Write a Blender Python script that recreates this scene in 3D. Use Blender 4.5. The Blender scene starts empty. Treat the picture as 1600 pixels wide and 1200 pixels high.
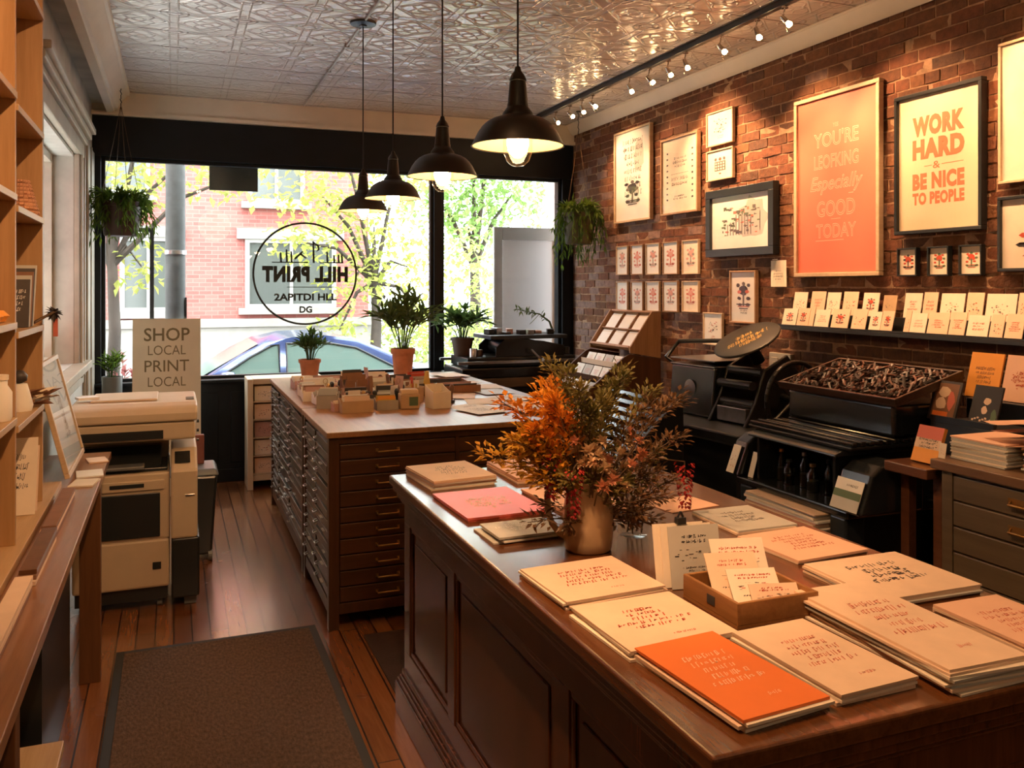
import bpy, math, random
from math import pi, sin, cos, radians
from mathutils import Vector, Matrix, Euler

SC = bpy.context.scene
COL = SC.collection
rng = random.Random(7)

# ------------------------------------------------------------------ camera
cam_d = bpy.data.cameras.new('camera')
cam = bpy.data.objects.new('camera', cam_d)
COL.objects.link(cam)
cam.location = (0, 0, 1.65)
cam.rotation_euler = (radians(90), 0, radians(-21.38))
cam_d.sensor_width = 36
cam_d.lens = 30.375
cam_d.shift_y = -0.095
cam_d.clip_start = 0.05
SC.camera = cam
# ------------------------------------------------------------------ exposure
SC.view_settings.view_transform = 'Standard'
SC.view_settings.look = 'None'
SC.view_settings.gamma = 1
SC.view_settings.use_curve_mapping = False
SC.view_settings.exposure = 0.5
try:
    SC.cycles.max_bounces = 8
    SC.cycles.transparent_max_bounces = 12
    SC.cycles.sample_clamp_indirect = 6
    SC.cycles.caustics_reflective = False
    SC.cycles.caustics_refractive = False
except Exception:
    pass
# ------------------------------------------------------------------ sky and sun
W = bpy.data.worlds.new('sky')
SC.world = W
W.use_nodes = True
bg = W.node_tree.nodes['Background']
bg.inputs['Color'].default_value = (0.93, 0.97, 1.0, 1)
bg.inputs['Strength'].default_value = 8.5


def light(name, kind, loc, power, color=(1, 1, 1), rot=None, target=None, **kw):
    d = bpy.data.lights.new(name, kind)
    d.energy = power
    d.color = color
    for k, v in kw.items():
        setattr(d, k, v)
    o = bpy.data.objects.new(name, d)
    COL.objects.link(o)
    o.location = loc
    if target is not None:
        o.rotation_euler = (Vector(target) - Vector(loc)).to_track_quat('-Z', 'Y').to_euler()
    elif rot:
        o.rotation_euler = rot
    return o


sun = light('sun', 'SUN', (0, 0, 20), 3.0, (1.0, 0.95, 0.85), target=(2.5, 9.5, 0), angle=radians(1.0))
# daylight portal in the shop window opening (guides sampling of the sky, adds no light of its own)
pt = light('window_portal', 'AREA', (1.5, 7.95, 1.8), 1, rot=(radians(-90), 0, 0), shape='RECTANGLE', size=4.2, size_y=2.0)
try:
    pt.data.cycles.is_portal = True
except Exception:
    pass
WARM = (1.0, 0.53, 0.25)

# ------------------------------------------------------------------ materials
MATS = {}


def _nt(name):
    m = bpy.data.materials.new(name)
    m.use_nodes = True
    nt = m.node_tree
    b = nt.nodes['Principled BSDF']
    return m, nt, b


def _coord(nt, scale=(1, 1, 1)):
    tc = nt.nodes.new('ShaderNodeTexCoord')
    mp = nt.nodes.new('ShaderNodeMapping')
    mp.inputs['Scale'].default_value = scale
    nt.links.new(tc.outputs['Object'], mp.inputs['Vector'])
    return mp.outputs['Vector']


def _noise(nt, vec, scale, detail=4, rough=0.6, dist=0.0):
    n = nt.nodes.new('ShaderNodeTexNoise')
    n.inputs['Scale'].default_value = scale
    n.inputs['Detail'].default_value = detail
    n.inputs['Roughness'].default_value = rough
    n.inputs['Distortion'].default_value = dist
    if vec is not None:
        nt.links.new(vec, n.inputs['Vector'])
    return n.outputs['Fac']


def _math(nt, op, a, b=None, c=None):
    n = nt.nodes.new('ShaderNodeMath')
    n.operation = op
    for i, x in enumerate((a, b, c)):
        if x is None:
            continue
        if isinstance(x, (int, float)):
            n.inputs[i].default_value = x
        else:
            nt.links.new(x, n.inputs[i])
    return n.outputs[0]


def _ramp(nt, fac, stops):
    r = nt.nodes.new('ShaderNodeValToRGB')
    e = r.color_ramp.elements
    while len(e) < len(stops):
        e.new(0.5)
    for i, (p, c) in enumerate(stops):
        e[i].position = p
        e[i].color = (*c, 1)
    nt.links.new(fac, r.inputs['Fac'])
    return r.outputs['Color']


def _bump(nt, b, h, strength, dist=0.01):
    n = nt.nodes.new('ShaderNodeBump')
    n.inputs['Strength'].default_value = strength
    n.inputs['Distance'].default_value = dist
    nt.links.new(h, n.inputs['Height'])
    nt.links.new(n.outputs['Normal'], b.inputs['Normal'])


def mat(name, col, rough=0.5, metal=0.0, var=0.0, vscale=6, bump=0.0, bscale=40, coat=0.0, spec=0.5, stretch=(1, 1, 1), sheen=0.0):
    if name in MATS:
        return MATS[name]
    m, nt, b = _nt(name)
    b.inputs['Base Color'].default_value = (*col, 1)
    b.inputs['Roughness'].default_value = rough
    b.inputs['Metallic'].default_value = metal
    b.inputs['Coat Weight'].default_value = coat
    b.inputs['Coat Roughness'].default_value = 0.15
    b.inputs['Specular IOR Level'].default_value = spec
    b.inputs['Sheen Weight'].default_value = sheen
    if var or bump:
        vec = _coord(nt, stretch)
    if var:
        f = _noise(nt, vec, vscale)
        c1 = tuple(max(0, x * (1 - var)) for x in col)
        c2 = tuple(min(1, x * (1 + var)) for x in col)
        nt.links.new(_ramp(nt, f, [(0.3, c1), (0.7, c2)]), b.inputs['Base Color'])
    if bump:
        _bump(nt, b, _noise(nt, vec, bscale), bump)
    MATS[name] = m
    return m


def wood(name, c1, c2, rough=0.35, axis='y', scale=1.0, bump=0.15, coat=0.0, spec=0.5):
    if name in MATS:
        return MATS[name]
    m, nt, b = _nt(name)
    s = {'x': (1.5, 22, 22), 'y': (22, 1.5, 22), 'z': (22, 22, 1.5)}[axis]
    vec = _coord(nt, tuple(k * scale for k in s))
    f = _noise(nt, vec, 1.0, 6, 0.65, 0.6)
    g = _noise(nt, vec, 3.2, 4, 0.7, 0.2)
    h = _math(nt, 'ADD', _math(nt, 'MULTIPLY', f, 0.7), _math(nt, 'MULTIPLY', g, 0.3))
    nt.links.new(_ramp(nt, h, [(0.32, c1), (0.68, c2)]), b.inputs['Base Color'])
    b.inputs['Roughness'].default_value = rough
    b.inputs['Coat Weight'].default_value = coat
    b.inputs['Coat Roughness'].default_value = 0.12
    b.inputs['Specular IOR Level'].default_value = spec
    if bump:
        _bump(nt, b, g, bump, 0.003)
    MATS[name] = m
    return m


def emit(name, col, strength):
    if name in MATS:
        return MATS[name]
    m = bpy.data.materials.new(name)
    m.use_nodes = True
    nt = m.node_tree
    nt.nodes.clear()
    e = nt.nodes.new('ShaderNodeEmission')
    e.inputs['Color'].default_value = (*col, 1)
    e.inputs['Strength'].default_value = strength
    o = nt.nodes.new('ShaderNodeOutputMaterial')
    nt.links.new(e.outputs[0], o.inputs['Surface'])
    MATS[name] = m
    return m


def glass(name, tint=(1, 1, 1), ior=1.45, rough=0.0):
    """thin window glass: fresnel mix of clear and mirror"""
    if name in MATS:
        return MATS[name]
    m = bpy.data.materials.new(name)
    m.use_nodes = True
    nt = m.node_tree
    nt.nodes.clear()
    t = nt.nodes.new('ShaderNodeBsdfTransparent')
    t.inputs['Color'].default_value = (*tint, 1)
    g = nt.nodes.new('ShaderNodeBsdfGlossy')
    g.inputs['Roughness'].default_value = rough
    fr = nt.nodes.new('ShaderNodeFresnel')
    geo = nt.nodes.new('ShaderNodeNewGeometry')
    # the pane is a single sheet: same reflectance from either face
    sw_ = _math(nt, 'ADD', ior, _math(nt, 'MULTIPLY', geo.outputs['Backfacing'], 1.0 / ior - ior))
    nt.links.new(sw_, fr.inputs['IOR'])
    mx = nt.nodes.new('ShaderNodeMixShader')
    o = nt.nodes.new('ShaderNodeOutputMaterial')
    nt.links.new(fr.outputs[0], mx.inputs[0])
    nt.links.new(t.outputs[0], mx.inputs[1])
    nt.links.new(g.outputs[0], mx.inputs[2])
    nt.links.new(mx.outputs[0], o.inputs['Surface'])
    MATS[name] = m
    return m


def leafmat(name, c1, c2, trans=0.35, rough=0.5, vscale=9):
    if name in MATS:
        return MATS[name]
    m, nt, b = _nt(name)
    vec = _coord(nt)
    col = _ramp(nt, _noise(nt, vec, vscale, 3), [(0.35, c1), (0.65, c2)])
    nt.links.new(col, b.inputs['Base Color'])
    b.inputs['Roughness'].default_value = rough
    t = nt.nodes.new('ShaderNodeBsdfTranslucent')
    nt.links.new(col, t.inputs['Color'])
    mx = nt.nodes.new('ShaderNodeMixShader')
    mx.inputs[0].default_value = trans
    o = nt.nodes['Material Output']
    nt.links.new(b.outputs[0], mx.inputs[1])
    nt.links.new(t.outputs[0], mx.inputs[2])
    nt.links.new(mx.outputs[0], o.inputs['Surface'])
    MATS[name] = m
    return m


# ------------------------------------------------------------------ mesh builder
_text_cache = {}


def text_geo(body, offset=0.0, outline=0.0, shear=0.0, spacing=1.0):
    key = (body, offset, outline, shear, spacing)
    if key in _text_cache:
        return _text_cache[key]
    c = bpy.data.curves.new('t', 'FONT')
    c.body = body
    c.size = 1
    c.shear = shear
    c.space_character = spacing
    c.resolution_u = 3
    if outline:
        c.fill_mode = 'NONE'
        c.bevel_depth = outline
        c.bevel_resolution = 0
    else:
        c.offset = offset
    o = bpy.data.objects.new('t', c)
    COL.objects.link(o)
    dg = bpy.context.evaluated_depsgraph_get()
    me = o.evaluated_get(dg).to_mesh()
    vs = [v.co.copy() for v in me.vertices]
    fs = [tuple(p.vertices) for p in me.polygons]
    o.evaluated_get(dg).to_mesh_clear()
    bpy.data.objects.remove(o)
    bpy.data.curves.remove(c)
    _text_cache[key] = (vs, fs)
    return vs, fs


class MB:
    def __init__(s):
        s.v, s.f, s.m = [], [], []

    def add(s, vs, fs, mi=0, M=None):
        b = len(s.v)
        s.v += [tuple(M @ Vector(p)) if M else tuple(p) for p in vs]
        s.f += [tuple(b + i for i in f) for f in fs]
        s.m += [mi] * len(fs)
        return s

    def bx(s, x0, x1, y0, y1, z0, z1, mi=0, M=None):
        vs = [(x, y, z) for z in (z0, z1) for y in (y0, y1) for x in (x0, x1)]
        return s.add(vs, [(0, 2, 3, 1), (4, 5, 7, 6), (0, 1, 5, 4), (2, 6, 7, 3), (0, 4, 6, 2), (1, 3, 7, 5)], mi, M)

    def frustum(s, cx, cy, z0, z1, w0, d0, w1, d1, mi=0, M=None):
        vs = [(cx - w0 / 2, cy - d0 / 2, z0), (cx + w0 / 2, cy - d0 / 2, z0), (cx - w0 / 2, cy + d0 / 2, z0), (cx + w0 / 2, cy + d0 / 2, z0),
              (cx - w1 / 2, cy - d1 / 2, z1), (cx + w1 / 2, cy - d1 / 2, z1), (cx - w1 / 2, cy + d1 / 2, z1), (cx + w1 / 2, cy + d1 / 2, z1)]
        return s.add(vs, [(0, 2, 3, 1), (4, 5, 7, 6), (0, 1, 5, 4), (2, 6, 7, 3), (0, 4, 6, 2), (1, 3, 7, 5)], mi, M)

    def prism(s, poly, a, b, axis='y', mi=0, M=None):
        """poly: 2-D outline; axis the extrusion direction. x: (y,z)  y: (x,z)  z: (x,y)"""
        def P(p, t):
            return {'x': (t, p[0], p[1]), 'y': (p[0], t, p[1]), 'z': (p[0], p[1], t)}[axis]
        n = len(poly)
        vs = [P(p, a) for p in poly] + [P(p, b) for p in poly]
        fs = [tuple(range(n)), tuple(range(2 * n - 1, n - 1, -1))]
        fs += [(i, n + i, n + (i + 1) % n, (i + 1) % n) for i in range(n)]
        return s.add(vs, fs, mi, M)

    def lathe(s, prof, n=24, mi=0, M=None, c=(0, 0, 0), cap=True):
        vs, fs = [], []
        for r, z in prof:
            for i in range(n):
                a = 2 * pi * i / n
                vs.append((c[0] + r * cos(a), c[1] + r * sin(a), c[2] + z))
        for k in range(len(prof) - 1):
            for i in range(n):
                j = (i + 1) % n
                fs.append((k * n + i, k * n + j, (k + 1) * n + j, (k + 1) * n + i))
        if cap:
            if prof[0][0] > 1e-4:
                fs.append(tuple(range(n - 1, -1, -1)))
            if prof[-1][0] > 1e-4:
                k = (len(prof) - 1) * n
                fs.append(tuple(k + i for i in range(n)))
        return s.add(vs, fs, mi, M)

    def tube(s, pts, r, n=8, mi=0, M=None, cap=True):
        pts = [Vector(p) for p in pts]
        rs = r if isinstance(r, (list, tuple)) else [r] * len(pts)
        vs, fs = [], []
        up = None
        for i, p in enumerate(pts):
            d = (pts[min(i + 1, len(pts) - 1)] - pts[max(i - 1, 0)]).normalized()
            if up is None:
                up = Vector((0, 0, 1)) if abs(d.z) < 0.9 else Vector((1, 0, 0))
            a = d.cross(up)
            if a.length < 1e-4:
                a = d.cross(Vector((0, 1, 0)))
            a.normalize()
            b = a.cross(d).normalized()
            up = b
            for k in range(n):
                t = 2 * pi * k / n
                vs.append(p + (a * cos(t) + b * sin(t)) * rs[i])
        for i in range(len(pts) - 1):
            for k in range(n):
                j = (k + 1) % n
                fs.append((i * n + k, i * n + j, (i + 1) * n + j, (i + 1) * n + k))
        if cap:
            fs.append(tuple(range(n - 1, -1, -1)))
            fs.append(tuple((len(pts) - 1) * n + k for k in range(n)))
        return s.add(vs, fs, mi, M)

    def cyl(s, p0, p1, r, n=16, mi=0, M=None):
        return s.tube([p0, p1], r, n, mi, M)

    def quad(s, pts, mi=0, M=None):
        return s.add(pts, [tuple(range(len(pts)))], mi, M)

    def rect(s, x0, x1, y0, y1, z, mi=0, M=None):
        return s.quad([(x0, y0, z), (x1, y0, z), (x1, y1, z), (x0, y1, z)], mi, M)

    def text(s, body, cx, cy, w, h, z, mi=0, mirror=False, M=None, **kw):
        vs, fs = text_geo(body, **kw)
        x0, x1 = min(v.x for v in vs), max(v.x for v in vs)
        y0, y1 = min(v.y for v in vs), max(v.y for v in vs)
        sx, sy = w / (x1 - x0), h / (y1 - y0)
        if mirror:
            sx = -sx
        out = [(cx + (v.x - (x0 + x1) / 2) * sx, cy + (v.y - (y0 + y1) / 2) * sy, z + v.z * 0.02) for v in vs]
        if mirror:
            fs = [tuple(reversed(f)) for f in fs]
        return s.add(out, fs, mi, M)

    def leaf(s, p, d, up, L, wd, mi=0):
        """folded diamond leaf from p along d"""
        d = Vector(d).normalized()
        a = d.cross(Vector(up))
        if a.length < 1e-3:
            a = d.cross(Vector((0.3, 1, 0.2)))
        a.normalize()
        n = a.cross(d)
        p = Vector(p)
        m = p + d * L * 0.5
        vs = [p, m + a * wd * 0.5 + n * wd * 0.15, p + d * L - n * L * 0.1, m - a * wd * 0.5 + n * wd * 0.15]
        return s.add(vs, [(0, 1, 2), (0, 2, 3)], mi)

    def build(s, name, mats, parent=None, smooth=0, bevel=0.0, loc=None, rot=None, seg=2):
        me = bpy.data.meshes.new(name)
        me.from_pydata(s.v, [], s.f)
        mats = mats if isinstance(mats, (list, tuple)) else [mats]
        for m in mats:
            me.materials.append(m)
        if len(mats) > 1:
            me.polygons.foreach_set('material_index', s.m)
        if smooth:
            me.polygons.foreach_set('use_smooth', [True] * len(s.f))
            me.set_sharp_from_angle(angle=radians(smooth))
        me.update()
        o = bpy.data.objects.new(name, me)
        COL.objects.link(o)
        if parent:
            o.parent = parent
        if loc is not None:
            o.location = loc
        if rot is not None:
            o.rotation_euler = rot
        if bevel:
            b = o.modifiers.new('edge', 'BEVEL')
            b.width = bevel
            b.segments = seg
            b.limit_method = 'ANGLE'
            b.angle_limit = radians(40)
        return o


def tag(o, label, cat, group=None):
    o['label'] = label
    o['category'] = cat
    if group:
        o['group'] = group
    return o


def thing(name, label, cat, loc=(0, 0, 0), rot=None, group=None):
    o = bpy.data.objects.new(name, None)
    o.empty_display_size = 0.05
    COL.objects.link(o)
    o.location = loc
    if rot is not None:
        o.rotation_euler = rot.to_euler() if isinstance(rot, Matrix) else ((0, 0, rot) if isinstance(rot, (int, float)) else rot)
    return tag(o, label, cat, group)


def struct(o):
    o['kind'] = 'structure'
    return o


def copy_tree(o, parent=None):
    c = o.copy()
    COL.objects.link(c)
    c.parent = parent
    for ch in list(o.children):
        copy_tree(ch, c)
    return c


# art-space to wall-space: x to the viewer's right, y up, z towards the viewer
ON_RIGHT = Matrix(((0, 0, -1), (-1, 0, 0), (0, 1, 0)))   # hangs on the brick wall, seen looking +X
ON_LEFT = Matrix(((0, 0, 1), (1, 0, 0), (0, 1, 0)))      # faces +X
ON_BACK = Matrix(((1, 0, 0), (0, 0, -1), (0, 1, 0)))     # faces -Y (towards the camera)


def lean(R, deg):
    return R @ Matrix.Rotation(-radians(deg), 3, 'X')


# ------------------------------------------------------------------ printed marks
def ink_script(b, cx, cy, w, h, rows, z, mi, r, slant=0.3):
    """hand lettering: rows of short joined strokes"""
    rh = h / rows
    for k in range(rows):
        y = cy + h / 2 - (k + 0.5) * rh
        rw = w * r.uniform(0.45, 1.0)
        x = cx - rw / 2
        while x < cx + rw / 2:
            sw = r.uniform(0.012, 0.03) * w + 0.0012
            hh = rh * r.uniform(0.25, 0.8)
            t = max(0.001, sw * 0.52)
            sl = slant * hh
            b.quad([(x, y - hh / 2, z), (x + t, y - hh / 2, z), (x + t + sl, y + hh / 2, z), (x + sl, y + hh / 2, z)], mi)
            if r.random() < 0.6:
                b.quad([(x, y - hh / 2, z), (x + sw * 1.4, y - hh / 2 + t, z), (x + sw * 1.4, y - hh / 2 + 2.2 * t, z), (x, y - hh / 2 + t, z)], mi)
            if r.random() < 0.35:
                b.quad([(x + sl, y + hh / 2 - t, z), (x + sl + sw * 1.3, y + hh / 2 - t, z), (x + sl + sw * 1.3, y + hh / 2, z), (x + sl, y + hh / 2, z)], mi)
            x += sw * r.uniform(1.2, 2.4)
            if r.random() < 0.12:
                x += w * 0.04


def ink_blob(b, cx, cy, rx, ry, z, mi, r, n=9):
    pts = []
    for i in range(n):
        a = 2 * pi * i / n
        k = r.uniform(0.75, 1.1)
        pts.append((cx + rx * k * cos(a), cy + ry * k * sin(a), z))
    b.quad(pts, mi)


def ink_crest(b, cx, cy, w, h, z, mis, r):
    """small symmetrical figure: a stalk, a bloom and paired leaves"""
    ink_blob(b, cx, cy + h * 0.18, w * 0.30, h * 0.20, z, mis[0], r, 12)
    for k in range(4):
        yy = cy + h * (0.36 - 0.22 * k)
        for s in (-1, 1):
            ink_blob(b, cx + s * w * r.uniform(0.2, 0.36), yy, w * 0.13, h * 0.07, z + 0.0002, mis[k % len(mis)], r, 6)
    ink_blob(b, cx, cy + h * 0.42, w * 0.12, h * 0.08, z + 0.0002, mis[-1], r, 7)
    b.rect(cx - w * 0.05, cx + w * 0.05, cy - h * 0.35, cy + h * 0.1, z + 0.0001, mis[-1])
    for k in range(3):
        ww = w * (0.42 - 0.08 * k)
        b.rect(cx - ww, cx + ww, cy - h * (0.30 + 0.07 * k), cy - h * (0.265 + 0.07 * k), z + 0.0002, mis[k % len(mis)])


def ink_blocks(b, cx, cy, w, h, z, mis, r, n=26):
    """a townscape of little blocks and strokes"""
    for k in range(n):
        x = cx + r.uniform(-0.5, 0.5) * w
        y = cy + r.uniform(-0.5, 0.5) * h
        ww, hh = r.uniform(0.02, 0.13) * w, r.uniform(0.02, 0.11) * h
        if r.random() < 0.5:
            b.rect(x - ww / 2, x + ww / 2, y - hh / 2, y + hh / 2, z + 0.00005 * (k % 7), r.choice(mis))
        else:
            ink_blob(b, x, y, ww * 0.5, hh * 0.5, z + 0.00005 * (k % 7), r.choice(mis), r, 6)


def ink_wash(b, cx, cy, w, h, z, mi, r):
    ink_blob(b, cx, cy, w / 2, h / 2, z, mi, r, 14)


# ------------------------------------------------------------------ shared materials
PAPER = mat('cream_paper', (0.82, 0.72, 0.58), 0.75, var=0.05, vscale=14)
PAPER2 = mat('warm_paper', (0.78, 0.58, 0.42), 0.75, var=0.06, vscale=10)
PEACH = mat('peach_paper', (0.83, 0.52, 0.36), 0.7, var=0.05)
CORAL = mat('coral_paper', (0.80, 0.17, 0.13), 0.45, var=0.06)
ORANGE = mat('orange_paper', (0.78, 0.19, 0.035), 0.6, var=0.05)
AMBER = mat('amber_card', (0.85, 0.36, 0.06), 0.6, var=0.05)
WHITE = mat('white_paper', (0.84, 0.82, 0.76), 0.7, var=0.04)
GREYP = mat('grey_paper', (0.52, 0.51, 0.46), 0.6, var=0.08)
KRAFT = mat('kraft_board', (0.52, 0.36, 0.21), 0.8, var=0.1)
INK_R = mat('red_ink', (0.52, 0.07, 0.035), 0.7)
INK_P = mat('pink_ink', (0.64, 0.17, 0.12), 0.7)
INK_B = mat('black_ink', (0.03, 0.028, 0.03), 0.6)
INK_G = mat('grey_ink', (0.12, 0.105, 0.095), 0.7)
INK_N = mat('green_ink', (0.10, 0.16, 0.09), 0.7)
INK_O = mat('ochre_ink', (0.55, 0.42, 0.08), 0.7)
INK_W = mat('pale_ink', (0.86, 0.66, 0.50), 0.7)
INK_L = mat('light_coral_ink', (0.95, 0.60, 0.44), 0.6)
BLACKP = mat('black_paint', (0.012, 0.015, 0.018), 0.35, var=0.2)
IRON = mat('black_iron', (0.018, 0.017, 0.017), 0.28, metal=0.35, var=0.3, vscale=12, bump=0.08, bscale=60)
STEEL = mat('worn_steel', (0.42, 0.42, 0.43), 0.28, metal=0.95, var=0.15, vscale=20)
BRASS = mat('aged_brass', (0.42, 0.25, 0.09), 0.35, metal=0.9, var=0.2)
CREAMT = mat('cream_trim', (0.82, 0.74, 0.60), 0.45, var=0.06, vscale=3)
TERRA = mat('terracotta', (0.46, 0.17, 0.08), 0.8, var=0.2, vscale=12, bump=0.1)
SOIL = mat('potting_soil', (0.03, 0.02, 0.012), 0.95, bump=0.6)
GLASS = glass('window_glass', (0.97, 0.99, 0.98), 1.35)
PGLASS = glass('picture_glass', (0.99, 0.99, 0.99), 1.42)
OAK = wood('honey_oak', (0.42, 0.26, 0.12), (0.58, 0.39, 0.21), 0.45, 'y')
OAKZ = wood('honey_oak_upright', (0.36, 0.20, 0.08), (0.52, 0.32, 0.15), 0.5, 'z')
MAHOG = wood('dark_mahogany', (0.045, 0.015, 0.006), (0.12, 0.040, 0.016), 0.22, 'z', coat=0.25)
MAHOGY = wood('dark_mahogany_top', (0.065, 0.022, 0.007), (0.16, 0.058, 0.018), 0.27, 'y', coat=0.25, bump=0.05)
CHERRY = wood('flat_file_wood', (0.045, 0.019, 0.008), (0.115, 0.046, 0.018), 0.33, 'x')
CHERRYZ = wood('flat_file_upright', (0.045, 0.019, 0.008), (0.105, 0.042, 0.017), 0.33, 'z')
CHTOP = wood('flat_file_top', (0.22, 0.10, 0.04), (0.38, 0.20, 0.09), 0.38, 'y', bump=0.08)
# ================================================================== THE ROOM
XL, XR, YB, YF, ZC = -0.61, 3.65, -2.6, 7.7, 3.22


def floor_material():
    m, nt, b = _nt('plank_floor')
    tc = nt.nodes.new('ShaderNodeTexCoord')
    sep = nt.nodes.new('ShaderNodeSeparateXYZ')
    nt.links.new(tc.outputs['Object'], sep.inputs[0])
    x = _math(nt, 'DIVIDE', sep.outputs['X'], 0.082)
    ix = _math(nt, 'FLOOR', x)
    fx = _math(nt, 'FRACT', x)
    wn = nt.nodes.new('ShaderNodeTexWhiteNoise')
    wn.noise_dimensions = '1D'
    nt.links.new(ix, wn.inputs['W'])
    yo = _math(nt, 'ADD', _math(nt, 'DIVIDE', sep.outputs['Y'], 1.7), _math(nt, 'MULTIPLY', wn.outputs['Value'], 5.0))
    iy = _math(nt, 'FLOOR', yo)
    fy = _math(nt, 'FRACT', yo)
    wn2 = nt.nodes.new('ShaderNodeTexWhiteNoise')
    wn2.noise_dimensions = '2D'
    cb = nt.nodes.new('ShaderNodeCombineXYZ')
    nt.links.new(ix, cb.inputs[0])
    nt.links.new(iy, cb.inputs[1])
    nt.links.new(cb.outputs[0], wn2.inputs['Vector'])
    cg = nt.nodes.new('ShaderNodeCombineXYZ')
    nt.links.new(_math(nt, 'MULTIPLY', sep.outputs['X'], 60), cg.inputs[0])
    nt.links.new(_math(nt, 'MULTIPLY', sep.outputs['Y'], 4), cg.inputs[1])
    nt.links.new(_math(nt, 'MULTIPLY', wn2.outputs['Value'], 30), cg.inputs[2])
    g = _noise(nt, cg.outputs[0], 1.0, 5, 0.65, 0.4)
    k = _math(nt, 'ADD', _math(nt, 'MULTIPLY', g, 0.6), _math(nt, 'MULTIPLY', wn2.outputs['Value'], 0.4))
    col = _ramp(nt, k, [(0.15, (0.13, 0.040, 0.012)), (0.5, (0.25, 0.088, 0.027)), (0.85, (0.36, 0.145, 0.048))])
    gx = _math(nt, 'LESS_THAN', _math(nt, 'ABSOLUTE', _math(nt, 'SUBTRACT', fx, 0.5)), 0.458)
    gy = _math(nt, 'LESS_THAN', _math(nt, 'ABSOLUTE', _math(nt, 'SUBTRACT', fy, 0.5)), 0.4985)
    gap = _math(nt, 'MULTIPLY', gx, gy)
    mx = nt.nodes.new('ShaderNodeMix')
    mx.data_type = 'RGBA'
    nt.links.new(gap, mx.inputs[0])
    mx.inputs[6].default_value = (0.02, 0.008, 0.004, 1)
    nt.links.new(col, mx.inputs[7])
    nt.links.new(mx.outputs[2], b.inputs['Base Color'])
    b.inputs['Specular IOR Level'].default_value = 0.8
    b.inputs['Coat Weight'].default_value = 0.7
    b.inputs['Coat Roughness'].default_value = 0.2
    b.inputs['Coat IOR'].default_value = 1.7
    big = _noise(nt, tc.outputs['Object'], 2.5, 3)
    nt.links.new(_math(nt, 'ADD', 0.17, _math(nt, 'MULTIPLY', big, 0.16)), b.inputs['Roughness'])
    _bump(nt, b, _math(nt, 'ADD', _math(nt, 'MULTIPLY', gap, 1.0), _math(nt, 'MULTIPLY', g, 0.06)), 0.45, 0.003)
    nt.links.new(b.inputs['Normal'].links[0].from_socket, b.inputs['Coat Normal'])
    return m


def tin_material():
    m, nt, b = _nt('pressed_tin')
    b.inputs['Base Color'].default_value = (0.56, 0.52, 0.46, 1)
    b.inputs['Metallic'].default_value = 0.25
    tc = nt.nodes.new('ShaderNodeTexCoord')
    sep = nt.nodes.new('ShaderNodeSeparateXYZ')
    nt.links.new(tc.outputs['Object'], sep.inputs[0])
    P = 0.38

    def frac(o):
        return _math(nt, 'SUBTRACT', _math(nt, 'FRACT', _math(nt, 'DIVIDE', o, P)), 0.5)
    u, v = frac(sep.outputs['X']), frac(sep.outputs['Y'])
    au, av = _math(nt, 'ABSOLUTE', u), _math(nt, 'ABSOLUTE', v)
    def ridge(x, c, w):
        d = _math(nt, 'ABSOLUTE', _math(nt, 'SUBTRACT', x, c))
        return _math(nt, 'SMOOTH_MAX', 0.0, _math(nt, 'SUBTRACT', 1.0, _math(nt, 'DIVIDE', d, w)), 0.2)
    def hyp(x, y):
        return _math(nt, 'SQRT', _math(nt, 'ADD', _math(nt, 'MULTIPLY', x, x), _math(nt, 'MULTIPLY', y, y)))
    r2 = hyp(u, v)
    rc = hyp(_math(nt, 'SUBTRACT', au, 0.5), _math(nt, 'SUBTRACT', av, 0.5))
    ang = _math(nt, 'ARCTAN2', v, u)
    pet = _math(nt, 'MULTIPLY', _math(nt, 'COSINE', _math(nt, 'MULTIPLY', ang, 4.0)), 0.06)
    box_ = _math(nt, 'MAXIMUM', au, av)
    h = ridge(_math(nt, 'ADD', r2, pet), 0.20, 0.035)
    for t_ in (ridge(r2, 0.09, 0.03), ridge(_math(nt, 'ADD', au, av), 0.46, 0.025), ridge(rc, 0.20, 0.03), ridge(rc, 0.11, 0.03), ridge(box_, 0.435, 0.018), ridge(_math(nt, 'SUBTRACT', r2, pet), 0.30, 0.03)):
        h = _math(nt, 'ADD', h, t_)
    crimp = _noise(nt, tc.outputs['Object'], 6, 2, 0.5, 0.4)
    seam_y = _math(nt, 'GREATER_THAN', av, 0.480)
    seam_x = _math(nt, 'GREATER_THAN', au, 0.486)
    h = _math(nt, 'ADD', _math(nt, 'MULTIPLY', h, 0.5), _math(nt, 'MULTIPLY', crimp, 1.6))
    h = _math(nt, 'SUBTRACT', h, _math(nt, 'MULTIPLY', seam_y, 0.8))
    h = _math(nt, 'SUBTRACT', h, _math(nt, 'MULTIPLY', seam_x, 0.3))
    _bump(nt, b, h, 0.9, 0.012)
    mx = nt.nodes.new('ShaderNodeMix')
    mx.data_type = 'RGBA'
    nt.links.new(_math(nt, 'MULTIPLY', seam_y, 0.75), mx.inputs[0])
    mx.inputs[6].default_value = (0.74, 0.69, 0.64, 1)
    mx.inputs[7].default_value = (0.16, 0.11, 0.09, 1)
    nt.links.new(mx.outputs[2], b.inputs['Base Color'])
    b.inputs['Roughness'].default_value = 0.24
    return m


FLOOR = floor_material()
TIN = tin_material()
PLASTER = mat('aged_plaster', (0.52, 0.49, 0.42), 0.7, var=0.22, vscale=3, bump=0.15, bscale=8)

struct(MB().bx(XL - 0.3, XR + 0.35, YB - 0.2, YF + 0.25, -0.12, 0).build('floor', FLOOR))
struct(MB().bx(XL - 0.3, XR + 0.35, YB - 0.2, YF + 0.25, ZC, ZC + 0.15).build('ceiling', TIN))
struct(MB().bx(XL - 0.3, XR + 0.35, YB - 0.2, YB, 0, ZC).build('wall_back', PLASTER))

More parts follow.
